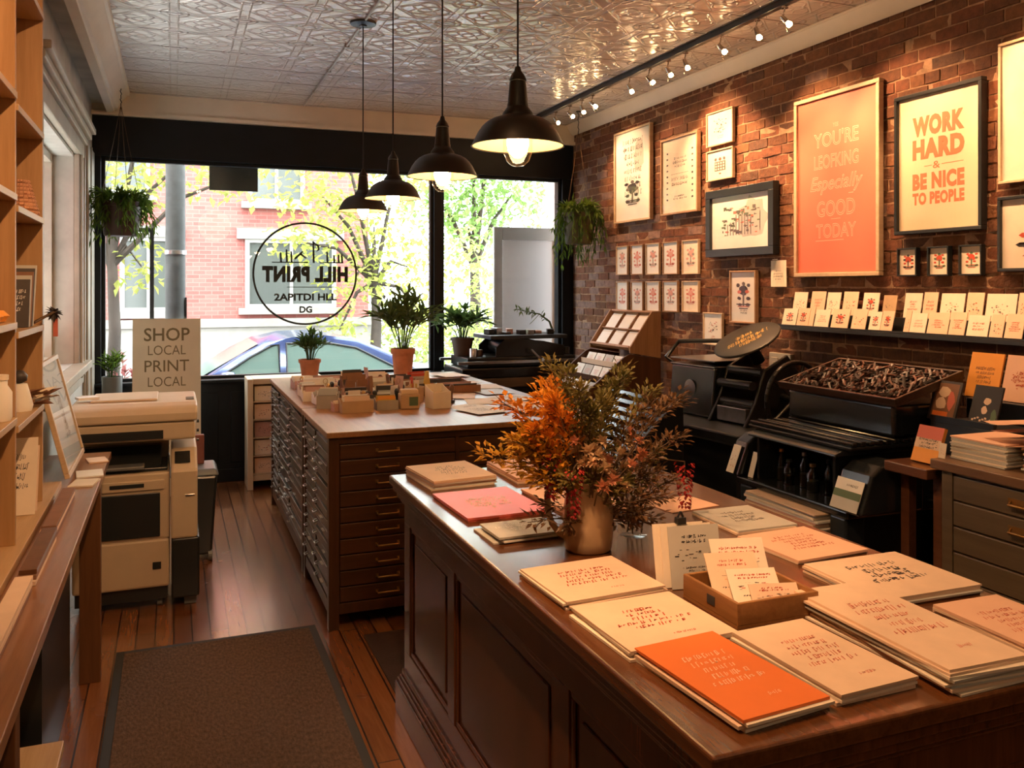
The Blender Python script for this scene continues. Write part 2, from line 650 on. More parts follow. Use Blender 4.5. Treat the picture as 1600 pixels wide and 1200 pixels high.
# left wall with a tall side window between Y 4.5 and 6.3
lw = MB()
lw.bx(XL - 0.25, XL, YB, 4.5, 0, ZC)
lw.bx(XL - 0.25, XL, 6.3, YF + 0.2, 0, ZC)
lw.bx(XL - 0.25, XL, 4.5, 6.3, 0, 1.15)
lw.bx(XL - 0.25, XL, 4.5, 6.3, 2.5, ZC)
struct(lw.build('wall_left', PLASTER))

# brick wall, laid brick by brick
BR = [mat('brick_umber', (0.125, 0.048, 0.020), 0.85, var=0.35, vscale=25, bump=0.7, bscale=45),
      mat('brick_red', (0.15, 0.050, 0.021), 0.85, var=0.35, vscale=25, bump=0.7, bscale=45),
      mat('brick_rust', (0.175, 0.070, 0.026), 0.85, var=0.3, vscale=25, bump=0.7, bscale=45),
      mat('brick_dark_brown', (0.090, 0.038, 0.018), 0.8, var=0.4, vscale=25, bump=0.7, bscale=45),
      mat('brick_paint_daylit', (0.22, 0.13, 0.10), 0.85, var=0.35, vscale=18, bump=0.7, bscale=45)]
MORTAR = mat('old_mortar', (0.36, 0.22, 0.13), 0.95, var=0.35, vscale=20, bump=0.8, bscale=60)
bw = MB()
bw.bx(XR + 0.004, XR + 0.3, YB, YF + 0.2, 0, ZC, 5)
r = random.Random(3)
row, z = 0, 0.0
while z < ZC - 0.01:
    z1 = min(z + 0.0565, ZC - 0.004)
    y = YB - (0.10 if row % 2 else 0)
    head = row % 6 == 5
    while y < YF - 0.002:
        L = (0.092 if head else 0.19) + r.uniform(-0.006, 0.006)
        y0, y1 = max(y, YB), min(y + L, YF - 0.002)
        if y1 - y0 > 0.02:
            ins = r.uniform(-0.005, 0.003)
            tz = [r.uniform(-0.004, 0.003) for _ in range(2)]
            N = 3 if L > 0.15 else 2
            vs, fs = [], []
            for i in range(N + 1):
                yy = y0 + (y1 - y0) * i / N
                e = 0.002 if i in (0, N) else 0
                for j, zz in enumerate((z, (z + z1) / 2, z1)):
                    px = XR + ins + tz[0] * (i / N - 0.5) + tz[1] * (j / 2 - 0.5) + r.uniform(-0.0018, 0.0018) + e
                    vs.append((px, yy, zz + (r.uniform(-0.0025, 0.0025) if j != 1 else 0)))
            nb = len(vs)
            for i in (0, N):
                for j in (0, 2):
                    vs.append((XR + 0.02, vs[i * 3 + j][1], vs[i * 3 + j][2]))
            for i in range(N):
                for j in range(2):
                    a = i * 3 + j
                    fs.append((a, a + 1, a + 4, a + 3))
            fs.append(tuple([i * 3 for i in range(N + 1)] + [nb + 2, nb]))
            fs.append(tuple([i * 3 + 2 for i in range(N, -1, -1)] + [nb + 1, nb + 3]))
            fs.append((0, nb, nb + 1, 2, 1))
            fs.append((N * 3, N * 3 + 1, N * 3 + 2, nb + 3, nb + 2))
            near = (y0 > 5.6 and z < 2.3) or (y0 > 6.8)  # paler bricks near the window: paint remnants plus daylight put into colour
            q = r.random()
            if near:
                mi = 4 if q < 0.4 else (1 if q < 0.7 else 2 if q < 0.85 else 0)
            else:
                mi = 0 if q < 0.34 else 1 if q < 0.64 else 2 if q < 0.86 else 3 if q < 0.98 else 4
            if z < 1.45 and not near and r.random() < 0.45:  # more of the dark brown bricks low on the wall
                mi = 3
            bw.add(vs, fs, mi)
        y += L + 0.009
    z += 0.066
    row += 1
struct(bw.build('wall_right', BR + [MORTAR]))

# front wall: black panelling below, black beam above, cream frieze
DARK = mat('shopfront_black', (0.006, 0.008, 0.011), 0.4, var=0.25, vscale=4, spec=0.25)
fw = MB()
fw.bx(XL, XR, YF, YF + 0.16, 0, 0.865)
fw.bx(XL, XR, YF - 0.03, YF + 0.16, 2.70, 3.03)
fw.bx(XL, -0.545, YF - 0.03, YF + 0.16, 0.865, 2.70)
fw.bx(3.53, XR, YF - 0.03, YF + 0.16, 0.865, 2.70)
fw.bx(2.235, 2.31, YF - 0.02, YF + 0.12, 0.865, 2.70)
struct(fw.build('wall_front', DARK, bevel=0.004))
struct(MB().bx(XL, XR, YF - 0.05, YF + 0.16, 3.03, ZC).build('trim_1', CREAMT))
struct(MB().bx(XL, XR, YF - 0.075, YF - 0.051, 3.03, 3.06).bx(XL, XR, YF - 0.04, YF - 0.031, 2.70, 2.73, 1).build('trim_2', [CREAMT, DARK]))
struct(MB().bx(XL, XR, YF - 0.075, YF - 0.001, 0.845, 0.872).build('trim_3', DARK, bevel=0.006))
pn = MB()
for x0, x1 in ((-0.55, 0.35), (0.45, 1.35), (1.45, 2.35), (2.45, 3.4)):
    pn.bx(x0, x1, YF - 0.012, YF - 0.001, 0.16, 0.76)
pn.bx(XL, XR, YF - 0.02, YF - 0.001, 0, 0.11)
struct(pn.build('trim_4', DARK, bevel=0.004))


def window(name, x0, x1):
    f = MB()
    t = 0.03
    for a in ((x0, x0 + t, 0.872, 2.70), (x1 - t, x1, 0.872, 2.70), (x0 + t, x1 - t, 0.872, 0.90), (x0 + t, x1 - t, 2.672, 2.70)):
        f.bx(a[0], a[1], YF + 0.005, YF + 0.06, a[2], a[3])
    o = struct(f.build(name, DARK, bevel=0.004))
    MB().bx(x0 + t, x1 - t, YF + 0.03, YF + 0.036, 0.90, 2.672).build('pane', GLASS, o)
    return o


window('window_1', -0.545, 2.235)
window('window_2', 2.31, 3.53)

# side window in the left wall
sw = MB()
for y0, y1 in ((4.5, 4.56), (6.24, 6.3), (5.38, 5.42)):
    sw.bx(XL - 0.2, XL - 0.12, y0, y1, 1.15, 2.5)
sw.bx(XL - 0.2, XL - 0.12, 4.56, 6.24, 1.15, 1.2)
sw.bx(XL - 0.2, XL - 0.12, 4.56, 6.24, 2.45, 2.5)
CASE = mat('painted_casing', (0.44, 0.39, 0.30), 0.4, var=0.15, vscale=5)
w3 = struct(sw.build('window_3', CASE))
MB().bx(XL - 0.165, XL - 0.16, 4.56, 6.24, 1.2, 2.45).build('pane', GLASS, w3)
cs = MB()
for y0, y1 in ((4.32, 4.5), (6.3, 6.52)):
    cs.bx(XL, XL + 0.035, y0, y1, 1.05, 2.52)
    cs.bx(XL + 0.035, XL + 0.055, y0 + 0.02, y0 + 0.05, 1.05, 2.52)
    cs.bx(XL + 0.035, XL + 0.055, y1 - 0.05, y1 - 0.02, 1.05, 2.52)
for d, z0, z1 in ((0.04, 2.52, 2.62), (0.06, 2.62, 2.66), (0.085, 2.66, 2.70), (0.11, 2.70, 2.74)):
    cs.bx(XL, XL + d, 4.28, 6.58 + d * 0.4, z0, z1)
cs.bx(XL, XL + 0.09, 4.28, 6.56, 1.10, 1.15)
cs.bx(XL, XL + 0.04, 4.3, 6.54, 1.0, 1.10)
struct(cs.build('trim_5', CASE, bevel=0.006))
cs = MB()
cs.bx(XL, XL + 0.02, 6.9, 7.66, 0, 2.72)
cs.bx(XL + 0.02, XL + 0.035, 6.93, 7.0, 0, 2.72)
cs.bx(XL + 0.02, XL + 0.03, 7.3, 7.36, 0, 2.72)
struct(cs.build('trim_6', CASE, bevel=0.006))

# crown mouldings along both long walls


def crown(name, xw, s, w, h, m):
    prof = [(0, 0), (0.02, 0), (0.025, 0.02), (0.05, 0.03), (0.30, 0.25), (0.62, 0.62), (0.80, 0.88), (0.86, 0.90), (0.90, 0.96), (1.0, 1.0), (1.0, 1.04), (0, 1.04)]
    poly = [(xw + s * (0.012 + p[0] * w), ZC - h + p[1] * h) for p in prof]
    poly = [(x, min(zz, ZC - 0.001)) for x, zz in poly]
    return struct(MB().prism(poly, YB, YF - 0.055, 'y').build(name, m, smooth=35))


lc = [(XL + 0.11, 3.05), (XL + 0.165, 3.05), (XL + 0.168, 3.068), (XL + 0.185, 3.075), (XL + 0.20, 3.11), (XL + 0.225, 3.15), (XL + 0.25, 3.175), (XL + 0.258, 3.19), (XL + 0.275, 3.195), (XL + 0.28, ZC - 0.001), (XL + 0.11, ZC - 0.001)]
struct(MB().prism(lc, YB, YF - 0.055, 'y').build('trim_7', CREAMT, smooth=35))
struct(MB().bx(XL, XL + 0.109, YB, YF - 0.055, 3.12, ZC - 0.001).build('trim_9', PLASTER))
crown('trim_8', XR - 0.01, -1, 0.075, 0.10, CREAMT)
struct(MB().bx(XL, XL + 0.02, YB, 4.2, 0, 0.14).bx(XL, XL + 0.02, 6.6, 6.89, 0, 0.14).build('baseboard_left', CASE, bevel=0.005))
struct(MB().bx(XR - 0.03, XR - 0.008, YB, YF - 0.03, 0, 0.12).build('baseboard_right', DARK, bevel=0.005))

# ------------------------------------------------------------------ lettering on the window
SIGNB = mat('window_vinyl_black', (0.012, 0.02, 0.017), 0.5)
vm = MB()
n, R0, R1 = 72, 0.435, 0.452
vs = []
for i in range(n):
    a = 2 * pi * i / n
    vs += [(R0 * cos(a), R0 * sin(a), 0), (R1 * cos(a), R1 * sin(a), 0)]
vm.add(vs, [(2 * i, 2 * i + 1, (2 * i + 3) % (2 * n), (2 * i + 2) % (2 * n)) for i in range(n)])
vm.text('HILL PRINT', 0.0, -0.005, 0.74, 0.14, 0, mirror=True, offset=0.065, spacing=1.12)
vm.text('2APITDI HLL', 0.0, -0.205, 0.54, 0.064, 0, offset=0.035)
vm.text('DG', 0.0, -0.315, 0.11, 0.060, 0, offset=0.04)
vm.rect(-0.16, 0.24, -0.122, -0.116, 0)
for x, hh in ((-0.22, .09), (-0.17, .115), (-0.13, .10), (0.06, .19), (0.18, .10), (0.24, .07), (0.28, .075), (0.31, .08)):
    vm.quad([(x, 0.095, 0), (x + 0.018, 0.095, 0), (x + 0.012, 0.095 + hh, 0), (x - 0.002, 0.095 + hh, 0)])
for x0, x1 in ((-0.29, 0.02), (0.12, 0.33)):
    vm.quad([(x0, 0.093, 0), (x1, 0.093, 0), (x1, 0.104, 0), (x0, 0.101, 0)])
vm.quad([(-0.09, 0.12, 0), (-0.02, 0.19, 0), (-0.03, 0.20, 0), (-0.1, 0.135, 0)])
vm.quad([(-0.05, 0.165, 0), (0.0, 0.13, 0), (0.006, 0.14, 0), (-0.04, 0.18, 0)])
vm.quad([(0.07, 0.28, 0), (0.115, 0.25, 0), (0.12, 0.21, 0), (0.085, 0.19, 0), (0.105, 0.215, 0), (0.10, 0.24, 0), (0.07, 0.265, 0)])
tag(vm.build('window_lettering', SIGNB, loc=(1.08, YF + 0.027, 1.765), rot=ON_BACK.to_euler()),
    'round black lettered emblem, mirror-written, on the big shop window pane', 'window sign')
# ================================================================== PICTURES ON THE BRICK WALL
XW = XR - 0.013
F_PALE = wood('pale_frame_wood', (0.50, 0.36, 0.22), (0.66, 0.50, 0.33), 0.45, 'z')
F_TAN = wood('tan_frame_wood', (0.36, 0.20, 0.10), (0.50, 0.31, 0.17), 0.45, 'z')
F_BLACK = mat('black_frame', (0.014, 0.017, 0.018), 0.3, var=0.15)
F_BRONZE = mat('bronze_frame', (0.10, 0.065, 0.035), 0.35, metal=0.5, var=0.15)


def framed(name, label, cat, R, loc, w, h, fw, dep, fm, pm, draw, seed, group=None, glazed=True, inks=(), border=None):
    """hanging picture: frame > print > glazing; art space centred on the picture"""
    t = thing(name, label, cat, loc, R, group)
    f = MB()
    for a in ((-w / 2, w / 2, h / 2 - fw, h / 2), (-w / 2, w / 2, -h / 2, -h / 2 + fw), (-w / 2, -w / 2 + fw, -h / 2 + fw, h / 2 - fw), (w / 2 - fw, w / 2, -h / 2 + fw, h / 2 - fw)):
        f.bx(a[0], a[1], a[2], a[3], 0, dep)
    f.build('frame', fm, t, bevel=min(0.003, fw * 0.2))
    p = MB()
    zz = dep * 0.55
    iw, ih = w - 2 * fw, h - 2 * fw
    p.bx(-iw / 2, iw / 2, -ih / 2, ih / 2, 0.002, zz, 0)
    draw(p, iw, ih, zz + 0.0006, random.Random(seed))
    p.build('print', [pm] + list(inks), t)
    if glazed:
        MB().rect(-iw / 2, iw / 2, -ih / 2, ih / 2, dep * 0.8).build('glazing', PGLASS, t)
    return t


def wallpic(name, label, y0, y1, z0, z1, *a, **k):
    return framed(name, label, k.pop('cat', 'picture'), k.pop('R', ON_RIGHT), (XW, (y0 + y1) / 2, (z0 + z1) / 2), y1 - y0, z1 - z0, *a, **k)


def d_fullscript(p, w, h, z, r):
    ink_wash(p, w * 0.18, h * 0.2, w * 0.3, h * 0.4, z, 2, r)
    ink_script(p, 0, h * 0.05, w * 0.7, h * 0.75, 9, z + 0.0004, 1, r, 0.1)
    ink_crest(p, 0, -h * 0.2, w * 0.5, h * 0.3, z + 0.001, [1, 3], r)


def d_letterwreath(p, w, h, z, r):
    ink_script(p, 0, h * 0.18, w * 0.45, h * 0.16, 3, z, 1, r, 0.1)
    ink_script(p, 0, -h * 0.08, w * 0.6, h * 0.14, 2, z, 1, r, 0.1)
    p.rect(-w * 0.25, w * 0.25, 0.02 * h, 0.024 * h, z, 1)
    for s in (-1, 1):
        for k in range(9):
            ink_blob(p, s * w * 0.36, h * (0.32 - 0.08 * k), w * 0.03, h * 0.016, z, 1 if k % 2 else 2, r, 5)
    ink_script(p, 0, -h * 0.3, w * 0.6, h * 0.07, 2, z, 2, r)


def d_emblem(p, w, h, z, r):
    ink_blocks(p, 0, h * 0.08, w * 0.5, h * 0.45, z, [1, 1, 2], r, 40)
    ink_script(p, 0, -h * 0.28, w * 0.4, h * 0.12, 2, z, 2, r)


def d_building(p, w, h, z, r):
    p.rect(-w * 0.22, w * 0.22, -h * 0.22, h * 0.12, z, 1)
    for i in range(4):
        for j in range(3):
            p.rect(-w * 0.19 + i * w * 0.1, -w * 0.13 + i * w * 0.1, -h * 0.18 + j * h * 0.1, -h * 0.12 + j * h * 0.1, z + 0.0004, 0)
    for s in (-1, 0, 1):
        ink_blob(p, s * w * 0.17, h * 0.2, w * 0.06, h * 0.07, z + 0.0003, 2 if s == 0 else 1, r, 6)
    p.rect(-w * 0.04, w * 0.04, -h * 0.34, -h * 0.29, z, 2)


def d_crest(p, w, h, z, r):
    ink_crest(p, 0, 0, w * 0.72, h * 0.62, z, [1, 2, 1, 2], r)


def d_map(p, w, h, z, r):
    ink_wash(p, w * 0.22, h * 0.05, w * 0.5, h * 0.8, z, 3, r)
    ink_blocks(p, 0, 0, w * 0.62, h * 0.55, z + 0.0004, [1, 1, 2, 4], r, 80)
    for k in range(9):
        x = -w * 0.22 + k * w * 0.05
        p.rect(x, x + w * 0.012, -h * 0.25, h * r.uniform(-0.05, 0.15), z + 0.001, 1)
    p.rect(w * 0.33, w * 0.34, -h * 0.2, h * 0.16, z, 1)


def d_portrait(p, w, h, z, r):
    ink_crest(p, 0, h * 0.02, w * 0.7, h * 0.6, z, [1, 2, 1, 3], r)
    ink_script(p, 0, -h * 0.3, w * 0.5, h * 0.1, 2, z + 0.0005, 1, r)


wallpic('framed_print', 'tall pale-framed print covered in dark lettering, beside the hanging plant', 6.13, 6.75, 2.20, 2.99, 0.018, 0.035, F_PALE, WHITE, d_fullscript, 11, inks=[INK_B, GREYP, INK_G])
wallpic('framed_print', 'tall tan-framed print of a lettered panel with vertical borders', 5.45, 5.97, 2.21, 2.81, 0.016, 0.035, F_TAN, PAPER, d_letterwreath, 12, inks=[INK_G, INK_B])
wallpic('framed_print', 'small framed black emblem print, the upper of a stacked pair', 5.03, 5.35, 2.66, 2.905, 0.010, 0.025, F_PALE, PAPER, d_emblem, 13, inks=[INK_B, INK_G])
wallpic('framed_print', 'small framed print of a towered building, the lower of a stacked pair', 5.03, 5.35, 2.41, 2.63, 0.010, 0.025, F_PALE, PAPER, d_building, 14, inks=[INK_G, INK_R])
wallpic('framed_map_print', 'wide black-framed townscape print with thick moulding', 4.56, 5.32, 1.86, 2.335, 0.055, 0.05, F_BLACK, WHITE, d_map, 15, inks=[INK_G, INK_P, GREYP, INK_N], R=ON_RIGHT)
wallpic('framed_print', 'narrow tan-framed portrait print hanging above the round ink disc', 4.77, 5.06, 1.40, 1.76, 0.012, 0.03, F_TAN, WHITE, d_portrait, 16, inks=[INK_B, INK_P, INK_G])

# big coral poster with outlined lettering


def d_poster(p, w, h, z, r):
    k = dict(outline=0.011)
    p.text('YES', 0, h * 0.335, w * 0.07, h * 0.022, z, 1, **k)
    p.text("YOU'RE", 0.0, h * 0.262, w * 0.56, h * 0.085, z, 1, **k)
    p.text('LEOFKING', 0.0, h * 0.135, w * 0.56, h * 0.078, z, 1, **k)
    p.text('Especially', 0.0, h * 0.0, w * 0.66, h * 0.105, z, 1, shear=0.3, **k)
    p.text('GOOD', 0.0, -h * 0.135, w * 0.48, h * 0.09, z, 1, **k)
    p.text('TODAY', 0.0, -h * 0.262, w * 0.50, h * 0.08, z, 1, **k)
    p.rect(w * 0.16, w * 0.22, -h * 0.062, -h * 0.059, z, 1)
    p.rect(-w * 0.26, w * 0.1, -h * 0.318, -h * 0.3155, z, 1)
    p.rect(-w * 0.06, w * 0.06, -h * 0.197, -h * 0.195, z, 1)


CORALP = mat('coral_poster', (0.74, 0.185, 0.115), 0.55, var=0.03)
wallpic('framed_poster', 'large coral poster with outlined hand lettering in a pale frame', 3.68, 4.38, 1.71, 2.80, 0.024, 0.035, F_PALE, CORALP, d_poster, 17, inks=[INK_L], cat='poster', glazed=False)


def d_work(p, w, h, z, r):
    p.text('WORK', 0, h * 0.272, w * 0.64, h * 0.152, z, 1, offset=0.065, spacing=1.1)
    p.text('HARD', 0, h * 0.100, w * 0.64, h * 0.152, z, 1, offset=0.065, spacing=1.1)
    p.text('&', -w * 0.015, -h * 0.028, w * 0.09, h * 0.052, z, 1, offset=0.005)
    p.rect(-w * 0.17, -w * 0.07, -h * 0.0305, -h * 0.0265, z, 1)
    p.rect(w * 0.05, w * 0.31, -h * 0.0305, -h * 0.0265, z, 1)
    p.text('BE NICE', 0, -h * 0.140, w * 0.64, h * 0.125, z, 1, offset=0.06, spacing=1.1)
    p.text('TO PEOPLE', 0, -h * 0.268, w * 0.64, h * 0.093, z, 1, offset=0.055, spacing=1.1)


POSTERC = mat('cream_poster', (0.82, 0.66, 0.44), 0.6, var=0.03)
wallpic('framed_poster', 'black-framed cream poster with bold coral WORK HARD lettering', 3.03, 3.57, 1.925, 2.66, 0.02, 0.04, F_BLACK, POSTERC, d_work, 18, inks=[mat('coral_ink', (0.80, 0.20, 0.09), 0.6)], cat='poster')


def d_wash(p, w, h, z, r):
    ink_wash(p, -w * 0.1, h * 0.2, w * 0.4, h * 0.3, z, 2, r)
    ink_blob(p, -w * 0.12, h * 0.15, w * 0.1, h * 0.05, z + 0.0004, 1, r)
    ink_blocks(p, 0, 0, w * 0.5, h * 0.5, z + 0.0006, [1, 3], r, 20)


wallpic('framed_print', 'large pale-framed misty green print cut by the photo edge', 2.45, 2.95, 2.13, 2.79, 0.014, 0.03, F_PALE, PAPER, d_wash, 19, inks=[INK_N, GREYP, INK_P])
wallpic('framed_print', 'black-framed print with coral and black block, beside the three small frames', 2.50, 2.95, 1.72, 2.07, 0.016, 0.035, F_BLACK, PAPER, d_portrait, 20, inks=[INK_R, INK_B, INK_B])

for i, (y0, y1, what) in enumerate(((3.43, 3.56, 'dark red bird figure'), (3.23, 3.36, 'red diamond and green leaves'), (3.04, 3.17, 'red bloom over a green base'))):
    wallpic('framed_print', f'small black-framed print of a {what}, {("first", "second", "third")[i]} from the coral poster',
            y0, y1, 1.705, 1.855, 0.008, 0.03, F_BLACK, PAPER, d_crest, 30 + i, group='three small black frames below the cream poster', inks=[INK_R, INK_N if i else INK_B], glazed=False)

INK_F = mat('faint_pink_ink', (0.72, 0.36, 0.30), 0.7)
INK_M = mat('mid_grey_ink', (0.36, 0.30, 0.27), 0.7)
rows = [(6.53, 6.735), (6.27, 6.475), (6.01, 6.225), (5.74, 5.96), (5.455, 5.68)]
figs = ['faint grey figure', 'pink leafy figure', 'red and grey figure', 'red crested jar', 'round red figure', 'pink bell shape', 'brown antlered figure', 'pale slender figure', 'pink robed figure', 'dark red lozenge']
nth = ['first', 'second', 'third', 'fourth', 'fifth']
for rr in range(2):
    for i, (y0, y1) in enumerate(rows):
        zb, zt = ((1.752 - i * 0.002, 2.003) if rr == 0 else (1.438 + i * 0.005, 1.694))
        wallpic('framed_print', f'tiny framed {figs[rr * 5 + i]}, {nth[i]} from the window in the {"upper" if rr == 0 else "lower"} row',
                y0, y1, zb, zt, 0.009, 0.022, F_TAN if i % 2 else F_PALE, WHITE if i < 4 else PAPER, d_crest, 40 + rr * 5 + i,
                group='ten tiny frames in two rows on the brick wall', inks=[INK_F, INK_P if (i + rr) % 2 else INK_M], glazed=False)

# loose paper note and a pinned card
nb = MB()
N = 6
vs = [(-0.08 + 0.16 * i / N, y, 0.004 + 0.006 * abs(sin(i * 1.3)) * (1 if y > 0 else 0.5)) for i in range(N + 1) for y in (-0.085, 0.085)]
nb.add(vs, [(2 * i, 2 * i + 2, 2 * i + 3, 2 * i + 1) for i in range(N)], 0)
ink_script(nb, 0, -0.01, 0.09, 0.07, 4, 0.0125, 1, random.Random(5))
nb.rect(-0.055, -0.003, 0.088, 0.094, 0.012, 0)
tag(nb.build('paper_note', [PAPER, INK_G], loc=(XW, 4.56, 1.735), rot=ON_RIGHT.to_euler()), 'curling paper note pinned to the brick beside the coral poster', 'note')
t = framed('framed_print', 'small pale print leaning behind the round ink disc', 'picture', ON_RIGHT, (XW, 5.28, 1.345), 0.24, 0.235, 0.010, 0.02, F_PALE, WHITE, d_emblem, 61, inks=[INK_B, INK_R], glazed=False)
# light switch plates
swt = thing('switch_box', 'pale metal switch box on the brick above the type case', 'switch', (XW, 4.515, 1.155), ON_RIGHT)
PLATE = mat('switch_plate', (0.46, 0.42, 0.33), 0.4, metal=0.3, var=0.15)
MB().bx(-0.11, 0.10, -0.055, 0.07, 0, 0.03).build('backplate', PLATE, swt, bevel=0.004)
for x in (-0.05, 0.045):
    MB().bx(x - 0.035, x + 0.035, -0.045, 0.04, 0.0305, 0.038).bx(x - 0.008, x + 0.008, -0.015, 0.012, 0.038, 0.05).build('switch_plate', WHITE if x > 0 else PLATE, swt, bevel=0.002)

# ================================================================== CARD LEDGE
LEDG = mat('ledge_black', (0.020, 0.022, 0.022), 0.35, var=0.2)
t = thing('picture_ledge', 'long black two-step ledge on the brick wall holding rows of cards', 'shelf', (0, 0, 0))
MB().bx(3.50, XW, 2.2, 4.47, 1.385, 1.408).build('shelf_board', LEDG, t, bevel=0.003)
MB().bx(3.50, 3.507, 2.2, 4.47, 1.4085, 1.418).build('lip', LEDG, t)
MB().bx(3.585, XW, 2.2, 4.46, 1.4085, 1.485).build('riser', LEDG, t)


def card(name, label, R, loc, w, h, th, pm, draw, seed, inks, cat='card', group=None):
    """upright or leaning card: origin at the middle of the lower edge of its front face's back plane"""
    b = MB()
    b.bx(-w / 2, w / 2, 0, h, 0, th, 0)
    s = MB()
    if draw:
        draw(s, w, h, th + 0.0005, random.Random(seed))
        b.add([(x, y + h / 2, z) for x, y, z in s.v], [], 0)
        nb = len(b.v) - len(s.v)
        b.f += [tuple(nb + i for i in f) for f in s.f]
        b.m += s.m
    o = b.build(name, [pm] + list(inks), loc=loc, rot=R.to_euler())
    return tag(o, label, cat, group)


def c_script(p, w, h, z, r):
    ink_script(p, 0, 0, w * 0.62, h * 0.4, r.choice((3, 4, 5)), z, 1, r)


def c_floral(p, w, h, z, r):
    ink_crest(p, 0, 0, w * 0.6, h * 0.55, z, [1, 2], r)


def c_block(p, w, h, z, r):
    ink_blocks(p, 0, -h * 0.08, w * 0.6, h * 0.42, z, [1, 2], r, 26)


front = [(4.281, 4.408), (4.171, 4.273), (4.129, 4.168), (4.0, 4.118), (3.845, 3.978), (3.712, 3.818), (3.606, 3.686), (3.522, 3.602), (3.409, 3.444), (3.306, 3.405), (3.171, 3.294), (3.074, 3.164), (2.946, 3.061), (2.868, 2.937), (2.769, 2.858), (2.64, 2.74)]
back = [(4.27, 4.391), (4.112, 4.234), (3.988, 4.097), (3.848, 3.963), (3.691, 3.808), (3.566, 3.659), (3.4, 3.511), (3.301, 3.388), (3.14, 3.279), (3.032, 3.126), (2.858, 3.016), (2.774, 2.849), (2.66, 2.75)]
ords = ['first', 'second', 'third', 'fourth', 'fifth', 'sixth', 'seventh', 'eighth', 'ninth', 'tenth', 'eleventh', 'twelfth', 'thirteenth', 'fourteenth', 'fifteenth', 'sixteenth']
fk = ['red tree', 'round red rose', 'plain peach edge', 'faint red script', 'red leaf wreath', 'black and red house', 'red balloon', 'red flower', 'green pattern', 'red crown', 'red heading', 'pale text lines', 'red lettering', 'pink square', 'red stacked words', 'red words']
fd = [c_floral, c_floral, None, c_script, c_floral, c_block, c_floral, c_floral, c_block, c_script, c_script, c_script, c_script, c_block, c_script, c_script]
bk = ['grey knot', 'red and grey letters', 'black crowd pattern', 'red pattern', 'red and green sprigs', 'yellow pattern', 'small grey mark', 'thin red flourish', 'pale pink wash', 'pink and purple scene', 'red town', 'red block', 'red verse']
bd = [c_block, c_script, c_block, c_block, c_floral, c_block, c_script, c_script, c_block, c_block, c_block, c_block, c_script]
for i, (a, b_) in enumerate(front):
    card('greeting_card', f'cream card with {fk[i]}, {ords[i]} from the window in the ledge front row', lean(ON_RIGHT, 14),
         (3.535, (a + b_) / 2, 1.409), b_ - a, 0.108 + 0.006 * (i % 3), 0.004, PAPER2 if i % 3 else PAPER, fd[i], 70 + i, [INK_R if i % 3 else INK_P, INK_N if i in (8,) else INK_G], group='cards in the front row of the wall ledge')
for i, (a, b_) in enumerate(back):
    card('greeting_card', f'card with {bk[i]}, {ords[i]} from the window in the ledge back row', lean(ON_RIGHT, 10),
         (3.604, (a + b_) / 2, 1.486), b_ - a, 0.132 - (0.018 if i == 5 else 0) + 0.005 * (i % 2), 0.004, (KRAFT if i == 5 else PAPER2 if i % 2 else PAPER), bd[i], 90 + i, [INK_O if i == 5 else INK_R, INK_B if i == 2 else INK_G], group='cards in the back row of the wall ledge')

# ================================================================== PENDANT LAMPS
SHADE = mat('pendant_enamel', (0.022, 0.018, 0.014), 0.38, metal=0.3, var=0.2)
SHIN = mat('shade_cream_lining', (0.36, 0.27, 0.16), 0.45)
CORDM = mat('black_cord', (0.008, 0.008, 0.008), 0.6)
BULB = emit('lamp_filament_glow', (1.0, 0.60, 0.26), 120)
GLOBE = glass('lamp_globe_glass', (1, 0.97, 0.9), 1.3)


def pendant(x, y, zr, label, canopy_label=None):
    """zr: height of the shade rim"""
    t = thing('pendant_lamp', label, 'lamp', (x, y, zr), group='pendant lamps in a row over the counter and flat files')
    R = 0.147
    out = [(0.022, 0.205), (0.026, 0.202), (0.029, 0.17), (0.032, 0.135), (0.0335, 0.13), (0.034, 0.122), (0.041, 0.112), (0.048, 0.103), (0.050, 0.094), (0.062, 0.090), (0.080, 0.084), (0.098, 0.074), (0.113, 0.060), (0.127, 0.040), (0.137, 0.020), (0.143, 0.008), (R, 0.0)]
    inn = [(R - 0.004, 0.001), (0.139, 0.009), (0.132, 0.022), (0.122, 0.040), (0.108, 0.058), (0.094, 0.070), (0.076, 0.080), (0.03, 0.088)]
    b = MB()
    b.lathe(out, 40, 0, cap=False)
    b.lathe(inn, 40, 1, cap=False)
    b.lathe([(R, 0.0), (R + 0.002, -0.002), (R - 0.003, -0.002), (R - 0.004, 0.001)], 40, 0, cap=False)
    b.build('shade', [SHADE, SHIN], t, smooth=28)
    MB().lathe([(0.0, 0.252), (0.008, 0.25), (0.012, 0.235), (0.022, 0.222), (0.028, 0.207), (0.026, 0.2055), (0, 0.2055)], 20).build('socket_cap', SHADE, t, smooth=40)
    MB().cyl((0, 0, 0.25), (0, 0, ZC - zr - 0.012), 0.0036, 8).build('cord', CORDM, t)
    bb = MB()
    bb.lathe([(0.0, -0.040), (0.012, -0.036), (0.026, -0.022), (0.034, 0.0), (0.034, 0.02), (0.026, 0.042), (0.015, 0.062), (0.013, 0.085), (0, 0.085)], 20)
    bb.build('bulb', BULB, t, smooth=60)
    MB().lathe([(0.0, -0.066), (0.02, -0.062), (0.036, -0.048), (0.046, -0.020), (0.046, 0.02), (0.046, 0.08)], 24, cap=False).build('glass_globe', GLOBE, t, smooth=60)
    MB().lathe([(0.0, ZC - zr - 0.026), (0.02, ZC - zr - 0.026), (0.025, ZC - zr - 0.02), (0.075, ZC - zr - 0.014), (0.078, ZC - zr - 0.002), (0.0, ZC - zr - 0.002)], 28).build('canopy', BLACKP, t, smooth=40)
    return t


